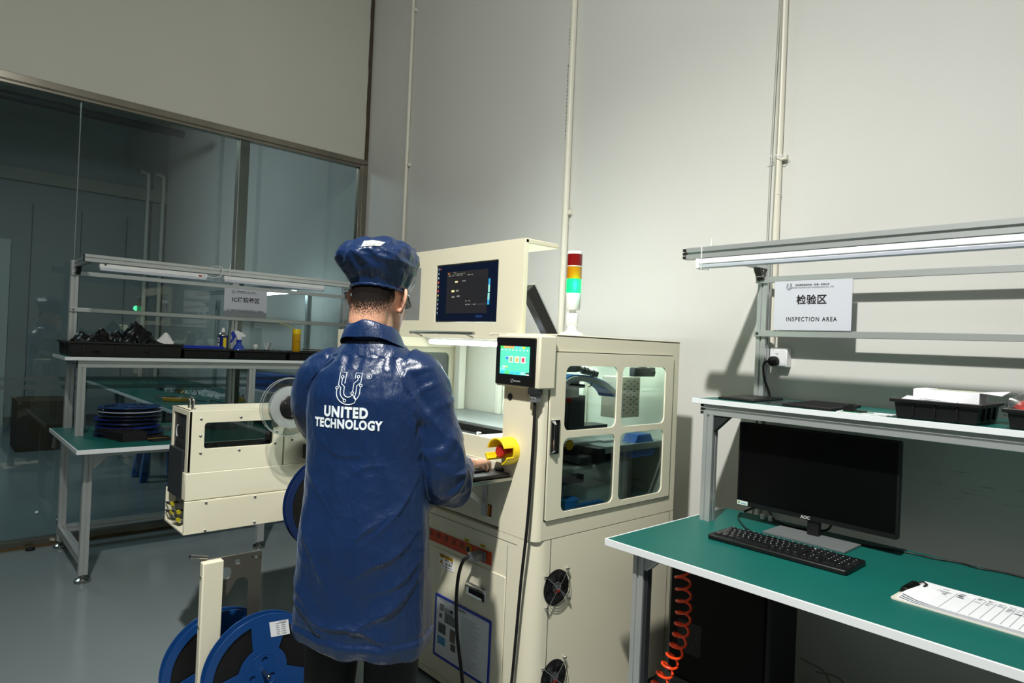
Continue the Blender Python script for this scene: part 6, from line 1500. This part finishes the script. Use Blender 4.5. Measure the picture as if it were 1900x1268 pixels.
hb.loft([ell(cx, cy, z, a, b, 32) for z, cx, cy, a, b in ((1.56, HX, 0.0, 0.056, 0.058), (1.52, HX, -0.004, 0.058, 0.060), (1.48, HX, -0.006, 0.061, 0.062), (1.44, 0, -0.004, 0.075, 0.068), (1.41, 0, 0.0, 0.11, 0.08), (1.35, 0, 0.004, 0.15, 0.095), (1.2, 0, 0.005, 0.145, 0.095), (1.05, 0, 0.0, 0.14, 0.09), (0.92, 0, 0.0, 0.155, 0.10), (0.84, 0, 0.0, 0.14, 0.09))])
SR, ER, WR = (0.165, 0.02, 1.325), (0.2234, 0.047, 1.05), (0.236, 0.296, 1.036)
SL, EL, WL = (-0.168, 0.012, 1.315), (-0.200, 0.118, 1.128), (-0.02, 0.36, 1.035)
for S, E_, W_ in ((SR, ER, WR), (SL, EL, WL)):
    limb(hb, [((S[0] * 0.6, S[1], S[2] + 0.02), 0.05), (S, 0.048), (E_, 0.038), (W_, 0.027)], 20)
def hand(W, F, side, drop, reach=1.0):
    """palm and five bent fingers; W wrist, F forward direction; drop = height the tips reach down"""
    W = Vector(W); F = Vector(F).normalized(); Rt = F.cross(Vector((0, 0, 1))).normalized(); U = Rt.cross(F)
    def q(f, r, u): return W + F * f + Rt * r * side + U * u
    def slab(f, rc, w, h, u): return [q(f, rc + w * math.copysign(abs(math.cos(t)) ** 0.8, math.cos(t)), u + h * math.sin(t)) for t in [2 * PI * i / 20 for i in range(20)]]
    hb.loft([slab(-0.03, 0, 0.027, 0.021, 0), slab(0.0, 0, 0.027, 0.019, 0.002), slab(0.025, 0.0, 0.033, 0.018, 0.005), slab(0.06, 0.0, 0.040, 0.016, 0.010), slab(0.085, 0.0, 0.0415, 0.0135, 0.012), slab(0.098, 0.0, 0.038, 0.0100, 0.010)])
    z_t = drop
    for r, f0, l1, l2, l3, rad in ((-0.031, 0.092, 0.040, 0.024, 0.020, 0.0088), (-0.0105, 0.097, 0.043, 0.027, 0.021, 0.0090), (0.0105, 0.093, 0.040, 0.025, 0.020, 0.0086), (0.0305, 0.083, 0.031, 0.019, 0.018, 0.0076)):
        k = q(f0 - 0.02, r, 0.010); a = q(f0, r * 1.02, 0.014)
        b_ = a + F * l1 * 0.93 + U * (0.002 - 0.3 * l1 * 0.2) + Rt * side * r * 0.10
        tip_z = z_t
        c = b_ + F * l2 * 0.74 - U * l2 * 0.62
        d = c + F * l3 * 0.45; d.z = c.z - l3 * 0.85; d.z = max(d.z, tip_z + 0.006)
        limb(hb, [(k, rad * 1.1), (a, rad * 1.12), (b_, rad), (c, rad * 0.92), (d, rad * 0.72)], 12, 5)
        hb.ball(d, rad * 0.72); hb.ball(a + U * 0.001, rad * 1.2)
    t0 = q(0.012, -0.022, -0.002); t1 = q(0.045, -0.052, -0.008); t2 = q(0.078, -0.058, -0.020); t3 = q(0.10, -0.050, -0.032)
    limb(hb, [(t0, 0.015), (t1, 0.0115), (t2, 0.0095), (t3, 0.0072)], 12, 5); hb.ball(t3, 0.0072)
hand(WR, (0.09, 1.0, -0.19), 1, 0.987)
hand(WL, (0.35, 1.0, -0.20), -1, 0.987)
for sx in (-1, 1):
    limb(hb, [((sx * 0.085, 0, 0.92), 0.085), ((sx * 0.092, 0.005, 0.72), 0.072), ((sx * 0.095, 0.018, 0.48), 0.052), ((sx * 0.098, -0.005, 0.30), 0.050), ((sx * 0.10, -0.02, 0.10), 0.036), ((sx * 0.10, -0.02, 0.05), 0.036)], 20)
    hb.ball((sx * 0.105, 0.03, 0.045), 0.036, 0.10, 0.032)
body_me = fuse(hb, 0.0036, 3, 'body')
body = skin_part('body', body_me, SKIN, PER)
EYEW = mat('eye_white', '#E8E4DE', 0.25); IRIS = mat('dark_iris', '#1A0F0A', 0.2); LIP = mat('lip', '#B4705E', 0.5)
for sx in (-1, 1):
    e_ = MB(EYEW); c = hp((sx * 0.031, 0.0865, 0.003)); e_.ball(c, 0.0100, 0.0100, 0.0052); e_.use(IRIS); c = hp((sx * 0.030, 0.0945, 0.003)); e_.ball(c, 0.0038, 0.0026, 0.0040); part('eye', e_, PER, world=False)
    e_ = MB(mat('brow_hair', '#15100D', 0.8)); e_.tube(smooth_path([hp((sx * 0.014, 0.0985, 0.022)), hp((sx * 0.030, 0.0975, 0.028)), hp((sx * 0.047, 0.083, 0.024))], 5), [0.0028] * 10 + [0.0015], 6); part('eyebrow', e_, PER, world=False)
e_ = MB(LIP); e_.tube(smooth_path([hp((-0.021, 0.0905, -0.0715)), hp((-0.008, 0.1005, -0.068)), hp((0.0, 0.1005, -0.069)), hp((0.008, 0.1005, -0.068)), hp((0.021, 0.0905, -0.0715))], 4), 0.0032, 8); e_.tube(smooth_path([hp((-0.018, 0.0915, -0.074)), hp((0.0, 0.1015, -0.0765)), hp((0.018, 0.0915, -0.074))], 5), 0.0036, 8); part('lips', e_, PER, world=False)
# ---- short hair: the clothed part of the scalp lifted a little, thinning out at the nape
HIM = HM.inverted()
bm = bmesh.new(); bm.from_mesh(body_me)
dens = {}
def hair_mask(co):
    l = HIM @ co
    if l.z < -0.12 or l.z > 0.16: return -1
    a = abs(math.atan2(l.x, -(l.y + 0.0)))        # 0 at the back of the head
    if a < 0.85: line = -0.088 + 0.02 * (a / 0.85) ** 2
    elif a < 1.30: line = -0.068 + 0.085 * (a - 0.85) / 0.45
    elif a < 1.72: line = 0.017 - 0.05 * max(0.0, min(1.0, (a - 1.48) / 0.10))
    else: line = 0.055
    if abs(l.x) > 0.0795 or (abs(l.x) > 0.070 and -0.04 < l.z < 0.03 and 1.05 < a < 1.5): return -1
    return (l.z - line)
drop_ = [f for f in bm.faces if hair_mask(f.calc_center_median()) < 0]
bmesh.ops.delete(bm, geom=drop_, context='FACES')
bm.normal_update()
lay = bm.verts.layers.float.new('hair_fill')
for v in bm.verts:
    h = hair_mask(v.co); a = abs(math.atan2((HIM @ v.co).x, -(HIM @ v.co).y))
    fade = 0.070 if a < 1.0 else 0.030
    t = max(0.0, min(1.0, h / fade)); v[lay] = t
    v.co = v.co + v.normal * (0.0008 + 0.0014 * t)
hair_me = bpy.data.meshes.new('hair'); bm.to_mesh(hair_me); bm.free()
hm = bpy.data.materials.new('short_black_hair'); hm.use_nodes = True
nt = hm.node_tree; N = nt.nodes; L = nt.links; b = N['Principled BSDF']
b.inputs['Base Color'].default_value = lin('#120D0B'); b.inputs['Roughness'].default_value = 0.85; b.inputs['Specular IOR Level'].default_value = 0.15
at_ = N.new('ShaderNodeAttribute'); at_.attribute_name = 'hair_fill'
tc = N.new('ShaderNodeTexCoord'); mp = N.new('ShaderNodeMapping'); mp.inputs['Scale'].default_value = (1, 1, 0.3)
L.new(tc.outputs['Object'], mp.inputs[0])
n1 = N.new('ShaderNodeTexNoise'); n1.inputs['Scale'].default_value = 900; n1.inputs['Detail'].default_value = 2; L.new(mp.outputs[0], n1.inputs['Vector'])
rr = N.new('ShaderNodeMapRange'); rr.inputs['From Min'].default_value = 0.32; rr.inputs['From Max'].default_value = 0.68; L.new(n1.outputs['Fac'], rr.inputs['Value'])
ad = N.new('ShaderNodeMath'); ad.operation = 'SUBTRACT'; L.new(at_.outputs['Fac'], ad.inputs[0]); L.new(rr.outputs[0], ad.inputs[1])
sm = N.new('ShaderNodeMapRange'); sm.inputs['From Min'].default_value = -0.25; sm.inputs['From Max'].default_value = 0.22; L.new(ad.outputs[0], sm.inputs['Value'])
L.new(sm.outputs[0], b.inputs['Alpha'])
bp = N.new('ShaderNodeBump'); bp.inputs['Strength'].default_value = 0.7; bp.inputs['Distance'].default_value = 0.002; L.new(n1.outputs['Fac'], bp.inputs['Height']); L.new(bp.outputs[0], b.inputs['Normal'])
skin_part('hair', hair_me, hm, PER)
# ---- trousers and shoes
TR = mat('black_trousers', '#131217', 0.8, bump=0.3, bscale=60)
tb_ = MB(TR)
for sx in (-1, 1):
    limb(tb_, [((sx * 0.085, 0, 0.95), 0.095), ((sx * 0.092, 0.0, 0.75), 0.090), ((sx * 0.096, 0.012, 0.48), 0.080), ((sx * 0.10, -0.008, 0.28), 0.076), ((sx * 0.102, -0.02, 0.07), 0.070)], 28)
tb_.loft([ell(0, 0, z, a, b_, 36) for z, a, b_ in ((0.80, 0.16, 0.105), (0.95, 0.165, 0.11), (1.02, 0.155, 0.10))])
tme = fuse(tb_, 0.009, 4, 'trousers')
for v in tme.vertices:
    k = noise.noise((v.co.x * 9, v.co.y * 9, v.co.z * 5)); v.co += v.normal * 0.008 * k
skin_part('trousers', tme, TR, PER)
for sx in (-1, 1):
    s = MB(mat('black_shoe', '#0C0C0D', 0.35)); s.loft([[(sx * 0.105 + w * math.cos(t), y, max(0.0, 0.04 + h * math.sin(t)) if True else 0) for t in [2 * PI * i / 20 for i in range(20)]] for y, w, h in ((-0.085, 0.02, 0.03), (-0.075, 0.036, 0.045), (-0.02, 0.040, 0.062), (0.05, 0.043, 0.05), (0.12, 0.047, 0.042), (0.165, 0.035, 0.035), (0.18, 0.015, 0.03))])
    part('shoe', s, PER, world=False, angle=50)
# ---- coat
SAT = mat('navy_satin_nylon', '#0B2750', 0.33, bump=0.0, spec=0.75, sheen=0.10)
nt = SAT.node_tree; N = nt.nodes; L = nt.links; b = N['Principled BSDF']
b.inputs['Sheen Roughness'].default_value = 0.4; b.inputs['Sheen Tint'].default_value = (0.45, 0.65, 1.0, 1)
tc = N.new('ShaderNodeTexCoord'); mp = N.new('ShaderNodeMapping'); mp.inputs['Scale'].default_value = (38, 38, 3.0); L.new(tc.outputs['Object'], mp.inputs[0])
n1 = N.new('ShaderNodeTexNoise'); n1.inputs['Scale'].default_value = 1.0; n1.inputs['Detail'].default_value = 6; n1.inputs['Roughness'].default_value = 0.6; L.new(mp.outputs[0], n1.inputs['Vector'])
mp2 = N.new('ShaderNodeMapping'); mp2.inputs['Scale'].default_value = (700, 700, 60); L.new(tc.outputs['Object'], mp2.inputs[0])
n2 = N.new('ShaderNodeTexNoise'); n2.inputs['Scale'].default_value = 1.0; n2.inputs['Detail'].default_value = 2; L.new(mp2.outputs[0], n2.inputs['Vector'])
n3 = N.new('ShaderNodeTexNoise'); n3.inputs['Scale'].default_value = 34.0; n3.inputs['Detail'].default_value = 4; n3.inputs['Distortion'].default_value = 1.2; L.new(tc.outputs['Object'], n3.inputs['Vector'])
b1 = N.new('ShaderNodeBump'); b1.inputs['Strength'].default_value = 0.33; b1.inputs['Distance'].default_value = 0.012; L.new(n1.outputs['Fac'], b1.inputs['Height'])
b3 = N.new('ShaderNodeBump'); b3.inputs['Strength'].default_value = 0.22; b3.inputs['Distance'].default_value = 0.008; L.new(n3.outputs['Fac'], b3.inputs['Height']); L.new(b1.outputs[0], b3.inputs['Normal'])
b2 = N.new('ShaderNodeBump'); b2.inputs['Strength'].default_value = 0.10; b2.inputs['Distance'].default_value = 0.001; L.new(n2.outputs['Fac'], b2.inputs['Height']); L.new(b3.outputs[0], b2.inputs['Normal'])
L.new(b2.outputs[0], b.inputs['Normal'])
cb_ = MB(SAT)
tors = [(0.553, 0.006, 0.0, 0.203, 0.158), (0.575, 0.005, -0.002, 0.206, 0.162), (0.62, 0.004, -0.002, 0.206, 0.160), (0.72, 0.002, -0.002, 0.203, 0.155), (0.85, 0.0, -0.004, 0.199, 0.150), (0.98, 0.0, -0.002, 0.192, 0.136), (1.10, 0.0, 0.0, 0.190, 0.126), (1.20, 0.0, -0.002, 0.192, 0.126), (1.28, 0.0, -0.004, 0.190, 0.124), (1.345, 0.0, -0.002, 0.172, 0.110), (1.395, 0.0, 0.0, 0.132, 0.092), (1.43, 0.0, 0.0, 0.098, 0.080), (1.45, 0.0, 0.0, 0.082, 0.074)]
cb_.loft([ell(cx, cy, z, a, b_, 64, 2.25) for z, cx, cy, a, b_ in tors])
limb(cb_, [((0.095, 0.0, 1.362), 0.070), ((0.150, 0.018, 1.330), 0.076), ((0.184, 0.026, 1.23), 0.074), ((0.216, 0.034, 1.12), 0.073), ((0.229, 0.050, 1.035), 0.070), ((0.229, 0.105, 1.014), 0.065), ((0.228, 0.155, 1.027), 0.057), ((0.229, 0.198, 1.037), 0.047), ((0.2295, 0.208, 1.038), 0.048)], 32, 8)
limb(cb_, [((-0.100, 0.0, 1.360), 0.072), ((-0.172, 0.010, 1.318), 0.078), ((-0.204, 0.040, 1.225), 0.076), ((-0.204, 0.11, 1.145), 0.072), ((-0.182, 0.19, 1.09), 0.068), ((-0.11, 0.28, 1.05), 0.06), ((-0.03, 0.352, 1.036), 0.050)], 32, 8)
cme = fuse(cb_, 0.0046, 12, 'coat')
def gauss(x, w): return math.exp(-(x / w) ** 2)
def crease(x, w): return math.exp(-x / (w * 1.5)) if x > 0 else math.exp(x / (w * 0.45))
def ridge(p, s): return 1.0 - 2.0 * abs(noise.noise((p[0] * s[0], p[1] * s[1], p[2] * s[2])))
A_up = Vector((0.158, 0.018, 1.338)); A_el = Vector((0.229, 0.050, 1.035)); A_wr = Vector((0.229, 0.208, 1.038))
newco = []
for v in cme.vertices:
    p = v.co; n_ = v.normal; d = 0.0
    arm = p.x > 0.12 and (p.x > 0.20 + max(0.0, (p.z - 1.2)) * -0.35 or p.y > 0.14)
    # distance along the right sleeve
    d_el = (p - A_el).length
    near_right_arm = min((p - (A_up + (A_el - A_up) * t)).length for t in (0, .25, .5, .75, 1)) < 0.105 or min((p - (A_el + (A_wr - A_el) * t)).length for t in (0.33, .66, 1)) < 0.09
    d += 0.0050 * noise.noise((p.x * 6, p.y * 6, p.z * 3.0)) + 0.0030 * noise.noise((p.x * 15, p.y * 15, p.z * 8)) + 0.0035 * max(0.0, ridge((p.x + 0.3 * p.z, p.y, p.z - 0.3 * p.x), (8, 8, 6)) - 0.45) + 0.0010 * ridge(p, (34, 34, 22))
    if near_right_arm and p.x > 0.13:
        ax = (A_el - A_up).normalized() if p.y < 0.10 and p.z > 1.06 else (A_wr - A_el).normalized()
        s_ = p.dot(ax)
        wv = math.sin(s_ * 75 + 5 * noise.noise((p.x * 7, p.y * 7, p.z * 7)) + p.x * 22)
        k = gauss(d_el, 0.13) + 0.25
        d += 0.013 * k * max(0.0, wv) ** 1.5 * (0.55 + noise.noise((p.x * 11 + 4, p.y * 11, p.z * 11))) + 0.0045 * ridge(p, (9, 9, 9)) * k + 0.006 * max(0.0, ridge((p.x + 0.5 * p.z, p.y, p.z), (12, 12, 5)) - 0.4)
        d += 0.008 * gauss((p - Vector((0.15, -0.05, 1.22))).length, 0.05) * math.sin(p.z * 70 + p.x * 50)
    elif p.z < 1.40:
        ang = math.atan2(p.x, -p.y)
        low = max(0.0, (1.15 - p.z) / 0.65)
        d += 0.0040 * low * math.sin(ang * 6.0 + 1.1 + 0.8 * math.sin(p.z * 5))
        d += 0.0020 * math.sin(ang * 11 + 2.2 * math.sin(p.z * 4 + 1)) * (0.4 + low)
        # swags over the seat and near the hem
        for a0, z0, sl, w, amp, aw in ((0.15, 0.630, -0.03, 0.012, 0.012, 0.75), (-0.6, 0.640, -0.07, 0.012, 0.010, 0.45), (0.80, 0.690, 0.14, 0.018, 0.012, 0.45), (0.75, 0.83, 0.13, 0.020, 0.010, 0.40), (0.95, 0.77, 0.10, 0.014, 0.007, 0.4), (-0.75, 0.85, -0.22, 0.020, 0.011, 0.30), (-0.9, 0.70, -0.12, 0.014, 0.007, 0.4), (0.45, 0.90, 0.16, 0.013, 0.007, 0.30), (-0.2, 1.12, -0.04, 0.012, 0.005, 0.5), (0.35, 1.07, 0.06, 0.010, 0.005, 0.35), (0.9, 0.96, 0.22, 0.014, 0.007, 0.35), (-0.7, 1.0, -0.12, 0.012, 0.005, 0.35)):
            zz = z0 + sl * (ang - a0) + 0.012 * math.sin(5 * ang)
            d += amp * 0.85 * crease(p.z - zz, w) * gauss(ang - a0, aw)
        d += 0.0035 * gauss(p.z - 0.586, 0.010) - 0.0025 * gauss(p.z - 0.603, 0.005)      # stitched hem
        # gathers under the collar
        if p.z > 1.33: d += 0.0030 * math.sin(ang * 13 + 7 * noise.noise((p.x * 9, p.z * 6, 2))) * gauss(p.z - 1.40, 0.04)
        # hollow between the shoulder blades and cloth drawn to the right armpit
        d -= 0.006 * gauss(p.x + 0.0, 0.05) * gauss(p.z - 1.12, 0.12) if p.y < 0 else 0
        d += 0.007 * gauss((p.x - 0.165) - (1.28 - p.z) * 0.10, 0.012) * gauss(p.z - 1.20, 0.09) if p.y < 0.02 else 0
    newco.append(p + n_ * d)
for v, c in zip(cme.vertices, newco): v.co = c
# hem drops a little lower at the back right; bottom left open
for v in cme.vertices:
    if v.co.z < 0.69: v.co.z += (0.69 - v.co.z) * (-0.05 - 0.12 * (v.co.x) / 0.2)
bm = bmesh.new(); bm.from_mesh(cme); bm.normal_update()
bmesh.ops.delete(bm, geom=[f for f in bm.faces if f.normal.z < -0.75 and f.calc_center_median().z < 0.60 and abs(f.calc_center_median().x) < 0.19 and abs(f.calc_center_median().y) < 0.148], context='FACES')
bm.to_mesh(cme); bm.free()
coat = skin_part('coat', cme, SAT, PER)
bvh = BVHTree.FromPolygons([v.co.copy() for v in cme.vertices], [tuple(p.vertices) for p in cme.polygons])
def on_back(u, v, lift=0.0012):
    hit, nrm, _, _ = bvh.ray_cast(Vector((u, -0.6, v)), Vector((0, 1, 0)))
    if hit is None: return Vector((u, -0.13, v))
    if nrm.y > 0: nrm = -nrm
    return hit + nrm * lift
# collar
def collar(z_off, prof, n=56):
    rings = []
    for a, b_, z in prof:
        ring = []
        for i in range(n):
            t = 2 * PI * i / n; tilt = -0.030 * math.sin(t)
            wob = 0.002 * math.sin(5 * t + z * 40)
            ring.append((a * math.cos(t) * (1 + wob * 5), -0.004 + b_ * math.sin(t) * (1 + wob * 5), z + tilt + wob))
        rings.append(ring)
    return rings
c_ = MB(SAT); c_.loft(collar(0, [(0.0985, 0.0875, 1.428), (0.1005, 0.0895, 1.4285), (0.0975, 0.088, 1.436), (0.0900, 0.084, 1.456), (0.083, 0.080, 1.470), (0.0785, 0.0765, 1.4765), (0.0755, 0.0735, 1.4765), (0.072, 0.070, 1.471), (0.069, 0.068, 1.445), (0.075, 0.071, 1.42)]), caps=False)
part('collar', c_, coat, world=False, angle=80)
# seams
SEAM = mat('navy_seam', '#0A2350', 0.5)
for pts in ([(-0.093, 1.388), (-0.115, 1.366), (-0.14, 1.343), (-0.160, 1.32), (-0.175, 1.295)], [(0.088, 1.405), (0.105, 1.375), (0.125, 1.345), (0.145, 1.312), (0.160, 1.28)]):
    for o_ in (-0.0028, 0.0028):
        s_ = MB(SEAM); s_.tube(smooth_path([on_back(u + o_, v, 0.0006) for u, v in pts], 6), 0.0010, 6); part('seam', s_, coat, world=False)
s_ = MB(SEAM)
for u in [-0.10 + 0.2 * i / 40 for i in range(40)]: pass
# printed emblem and words on the back
PRINT = mat('white_print', '#E6F1F6', 0.5)
def wrap_text(s, size, bold, cx, cz, width, height, spacing=1.0):
    me = text_mesh(s, size, bold=bold, extrude=0.0, spacing=spacing)
    xs = [v.co.x for v in me.vertices]; ys = [v.co.y for v in me.vertices]
    x0, x1, y0, y1 = min(xs), max(xs), min(ys), max(ys)
    bm = bmesh.new(); bm.from_mesh(me); bpy.data.meshes.remove(me)
    bmesh.ops.triangulate(bm, faces=bm.faces)
    for v in bm.verts:
        v.co = Vector((cx + ((v.co.x - x0) / (x1 - x0) - 0.5) * width, cz + ((v.co.y - y0) / (y1 - y0) - 0.5) * height, 0))
    for ax, lo, hi in ((0, cx - width / 2, cx + width / 2), (1, cz - height / 2, cz + height / 2)):
        q = lo
        while q < hi:
            q += 0.006; no = Vector((1, 0, 0)) if ax == 0 else Vector((0, 1, 0)); co = Vector((q, 0, 0)) if ax == 0 else Vector((0, q, 0))
            bmesh.ops.bisect_plane(bm, geom=list(bm.verts) + list(bm.edges) + list(bm.faces), plane_co=co, plane_no=no, dist=1e-6)
    for v in bm.verts: v.co = on_back(v.co.x, v.co.y, 0.0016)
    out = bpy.data.meshes.new('print'); bm.to_mesh(out); bm.free()
    out.materials.append(PRINT)
    return out
def wrapped(name, me):
    o = part(name, me, coat, world=False, angle=180); return o
wrapped('printed_word', wrap_text('UNITED', 0.04, 0.0019, -0.0215, 1.2375, 0.139, 0.0325, 1.16))
wrapped('printed_word', wrap_text('TECHNOLOGY', 0.04, 0.0018, -0.0170, 1.2035, 0.216, 0.0285, 1.10))
lg = MB(PRINT); logo_u(lg, -0.0150, 1.2665, 0.0850, 0.00125, lambda u, v: on_back(u, v, 0.0010)); part('printed_emblem', lg, coat, world=False)
rg_ = MB(PRINT); rg_.tube([on_back(0.0400 + 0.0066 * math.cos(2 * PI * i / 20), 1.3425 + 0.0066 * math.sin(2 * PI * i / 20), 0.001) for i in range(20)], 0.0007, 5, closed=True); part('printed_mark', rg_, coat, world=False)
wrapped('printed_mark', wrap_text('R', 0.01, 0.0003, 0.0402, 1.3425, 0.0052, 0.0066))
# cuff piping
s_ = MB(mat('pale_piping', '#5E7FB0', 0.4)); s_.tube([Vector((0.2295, 0.200, 1.0375)) + Vector((0.0500 * math.cos(2 * PI * i / 32), 0.004 * math.sin(2 * PI * i / 32), 0.0500 * math.sin(2 * PI * i / 32))) for i in range(32)], 0.0016, 6, closed=True); part('cuff_band', s_, coat, world=False)
# ---- cap
CAPM = SAT
rings = []
prof = [(0.020, 0.0, 0.002, 0.0815, 0.1035), (0.030, 0.0, 0.0, 0.0845, 0.106), (0.040, 0.0, -0.002, 0.087, 0.109), (0.055, -0.002, -0.006, 0.096, 0.118), (0.075, -0.006, -0.010, 0.108, 0.128), (0.095, -0.010, -0.014, 0.1175, 0.135), (0.112, -0.012, -0.016, 0.121, 0.137), (0.128, -0.008, -0.014, 0.117, 0.132), (0.143, -0.002, -0.010, 0.106, 0.120), (0.156, 0.004, -0.006, 0.089, 0.102), (0.166, 0.008, -0.002, 0.066, 0.078), (0.173, 0.010, 0.0, 0.040, 0.048), (0.176, 0.010, 0.0, 0.014, 0.016)]
def interp(prof, k):
    out = []
    for i in range(len(prof) - 1):
        for j in range(k): out.append(tuple(prof[i][q] * (1 - j / k) + prof[i + 1][q] * j / k for q in range(5)))
    return out + [prof[-1]]
NC = 120
for z, cx, cy, a, b_ in interp(prof, 5):
    ring = []
    for i in range(NC):
        t = 2 * PI * i / NC
        hgt = max(0.0, min(1.0, (z - 0.035) / 0.05)); top = max(0.0, min(1.0, (z - 0.12) / 0.04))
        ph = 2.5 * noise.noise((math.cos(t) * 2, math.sin(t) * 2, 5.0)) + 1.3 * noise.noise((math.cos(t) * 4, math.sin(t) * 4, z * 12))
        pleat = (math.sin(13 * t + ph) * 0.028 * gauss(z - 0.055, 0.03) + 0.035 * noise.noise((math.cos(t) * 2.2, math.sin(t) * 2.2, z * 16)) * hgt + 0.060 * (1 - 2 * abs(noise.noise((math.cos(t) * 2.6 + z * 14, math.sin(t) * 2.6, z * 22 + 3)))) * hgt * 0.8 + 0.018 * (1 - 2 * abs(noise.noise((math.cos(t) * 6, math.sin(t) * 6, z * 50)))) * hgt)
        rr_ = 1 + pleat
        ring.append(hp((cx + a * rr_ * math.cos(t), cy + b_ * rr_ * math.sin(t), z + 0.008 * hgt * noise.noise((3 * math.cos(t) * a / 0.1, 3 * math.sin(t) * a / 0.1, z * 20)) + 0.010 * top * (1 - 2 * abs(noise.noise((a * math.cos(t) * 26, a * math.sin(t) * 26, 7.7)))))))
    rings.append(ring)
cp = MB(CAPM); cp.loft(rings); capme = cp.mesh('cap'); capo = part('cap', capme, PER, world=False, angle=75)
cbvh = BVHTree.FromPolygons([v.co.copy() for v in capme.vertices], [tuple(p.vertices) for p in capme.polygons])
s_ = MB(CAPM); s_.tube([hp((0.0835 * math.cos(2 * PI * i / 48), 0.1045 * math.sin(2 * PI * i / 48), 0.021 + 0.0015 * math.sin(22 * 2 * PI * i / 48))) for i in range(48)], 0.0042, 8, closed=True); part('elastic_band', s_, capo, world=False)
s_ = MB(CAPM)
br = []
for rr_, dz in ((0.0, 0.0), (0.5, -0.006), (1.0, -0.016)):
    br.append([hp((0.082 * math.sin(t), 0.104 * math.cos(t) + 0.055 * rr_ * math.cos(t) ** 1.0, 0.022 + dz)) for t in [-1.15 + 2.3 * i / 16 for i in range(17)]])
for r_, off in ((0, 0),):
    vs = [p for r in br for p in r]; vs2 = [p - Vector((0, 0, 0.004)) for p in vs]
    fs = [(j * 17 + i, j * 17 + i + 1, (j + 1) * 17 + i + 1, (j + 1) * 17 + i) for j in range(2) for i in range(16)]
    s_.add(vs + vs2, fs + [tuple(51 + k for k in f[::-1]) for f in fs] + [(34 + i, 35 + i, 86 + i, 85 + i) for i in range(16)])
part('brim', s_, capo, world=False, angle=60)
# white mesh vent on the crown
VENT = bpy.data.materials.new('white_vent_mesh'); VENT.use_nodes = True
nt = VENT.node_tree; N = nt.nodes; L = nt.links; b = N['Principled BSDF']; b.inputs['Roughness'].default_value = 0.7
tc = N.new('ShaderNodeTexCoord'); vo = N.new('ShaderNodeTexVoronoi'); vo.inputs['Scale'].default_value = 330; L.new(tc.outputs['Object'], vo.inputs['Vector'])
cr = N.new('ShaderNodeMapRange'); cr.inputs['From Min'].default_value = 0.28; cr.inputs['From Max'].default_value = 0.36; L.new(vo.outputs['Distance'], cr.inputs['Value'])
mx = N.new('ShaderNodeMix'); mx.data_type = 'RGBA'; mx.inputs[6].default_value = lin('#4A5A74'); mx.inputs[7].default_value = lin('#B4B6B4')
inv = N.new('ShaderNodeMath'); inv.operation = 'SUBTRACT'; inv.inputs[0].default_value = 1.0; L.new(cr.outputs[0], inv.inputs[1])
L.new(cr.outputs[0], mx.inputs[0]); L.new(mx.outputs[2], b.inputs['Base Color'])
rows = []; NV = 10
A = [Vector((-0.031, 0, 1.712)), Vector((0.030, 0, 1.720)), Vector((0.045, 0, 1.737)), Vector((-0.022, 0, 1.736))]
dirv = Vector((-0.38, 0.85, -0.12)).normalized()
for j in range(NV + 1):
    for i in range(NV + 1):
        p = A[0].lerp(A[1], i / NV).lerp(A[3].lerp(A[2], i / NV), j / NV); p.y = -0.05
        h, nrm, _, _ = cbvh.ray_cast(p - dirv * 0.5, dirv)
        if h is None: h = p; nrm = Vector((0, -0.5, 0.8))
        if nrm.dot(dirv) > 0: nrm = -nrm
        rows.append(h + nrm * 0.0012)
s_ = MB(VENT); s_.add(rows, [(j * (NV + 1) + i, j * (NV + 1) + i + 1, (j + 1) * (NV + 1) + i + 1, (j + 1) * (NV + 1) + i) for j in range(NV) for i in range(NV)]); part('vent_patch', s_, capo, world=False, angle=90, recalc=False)
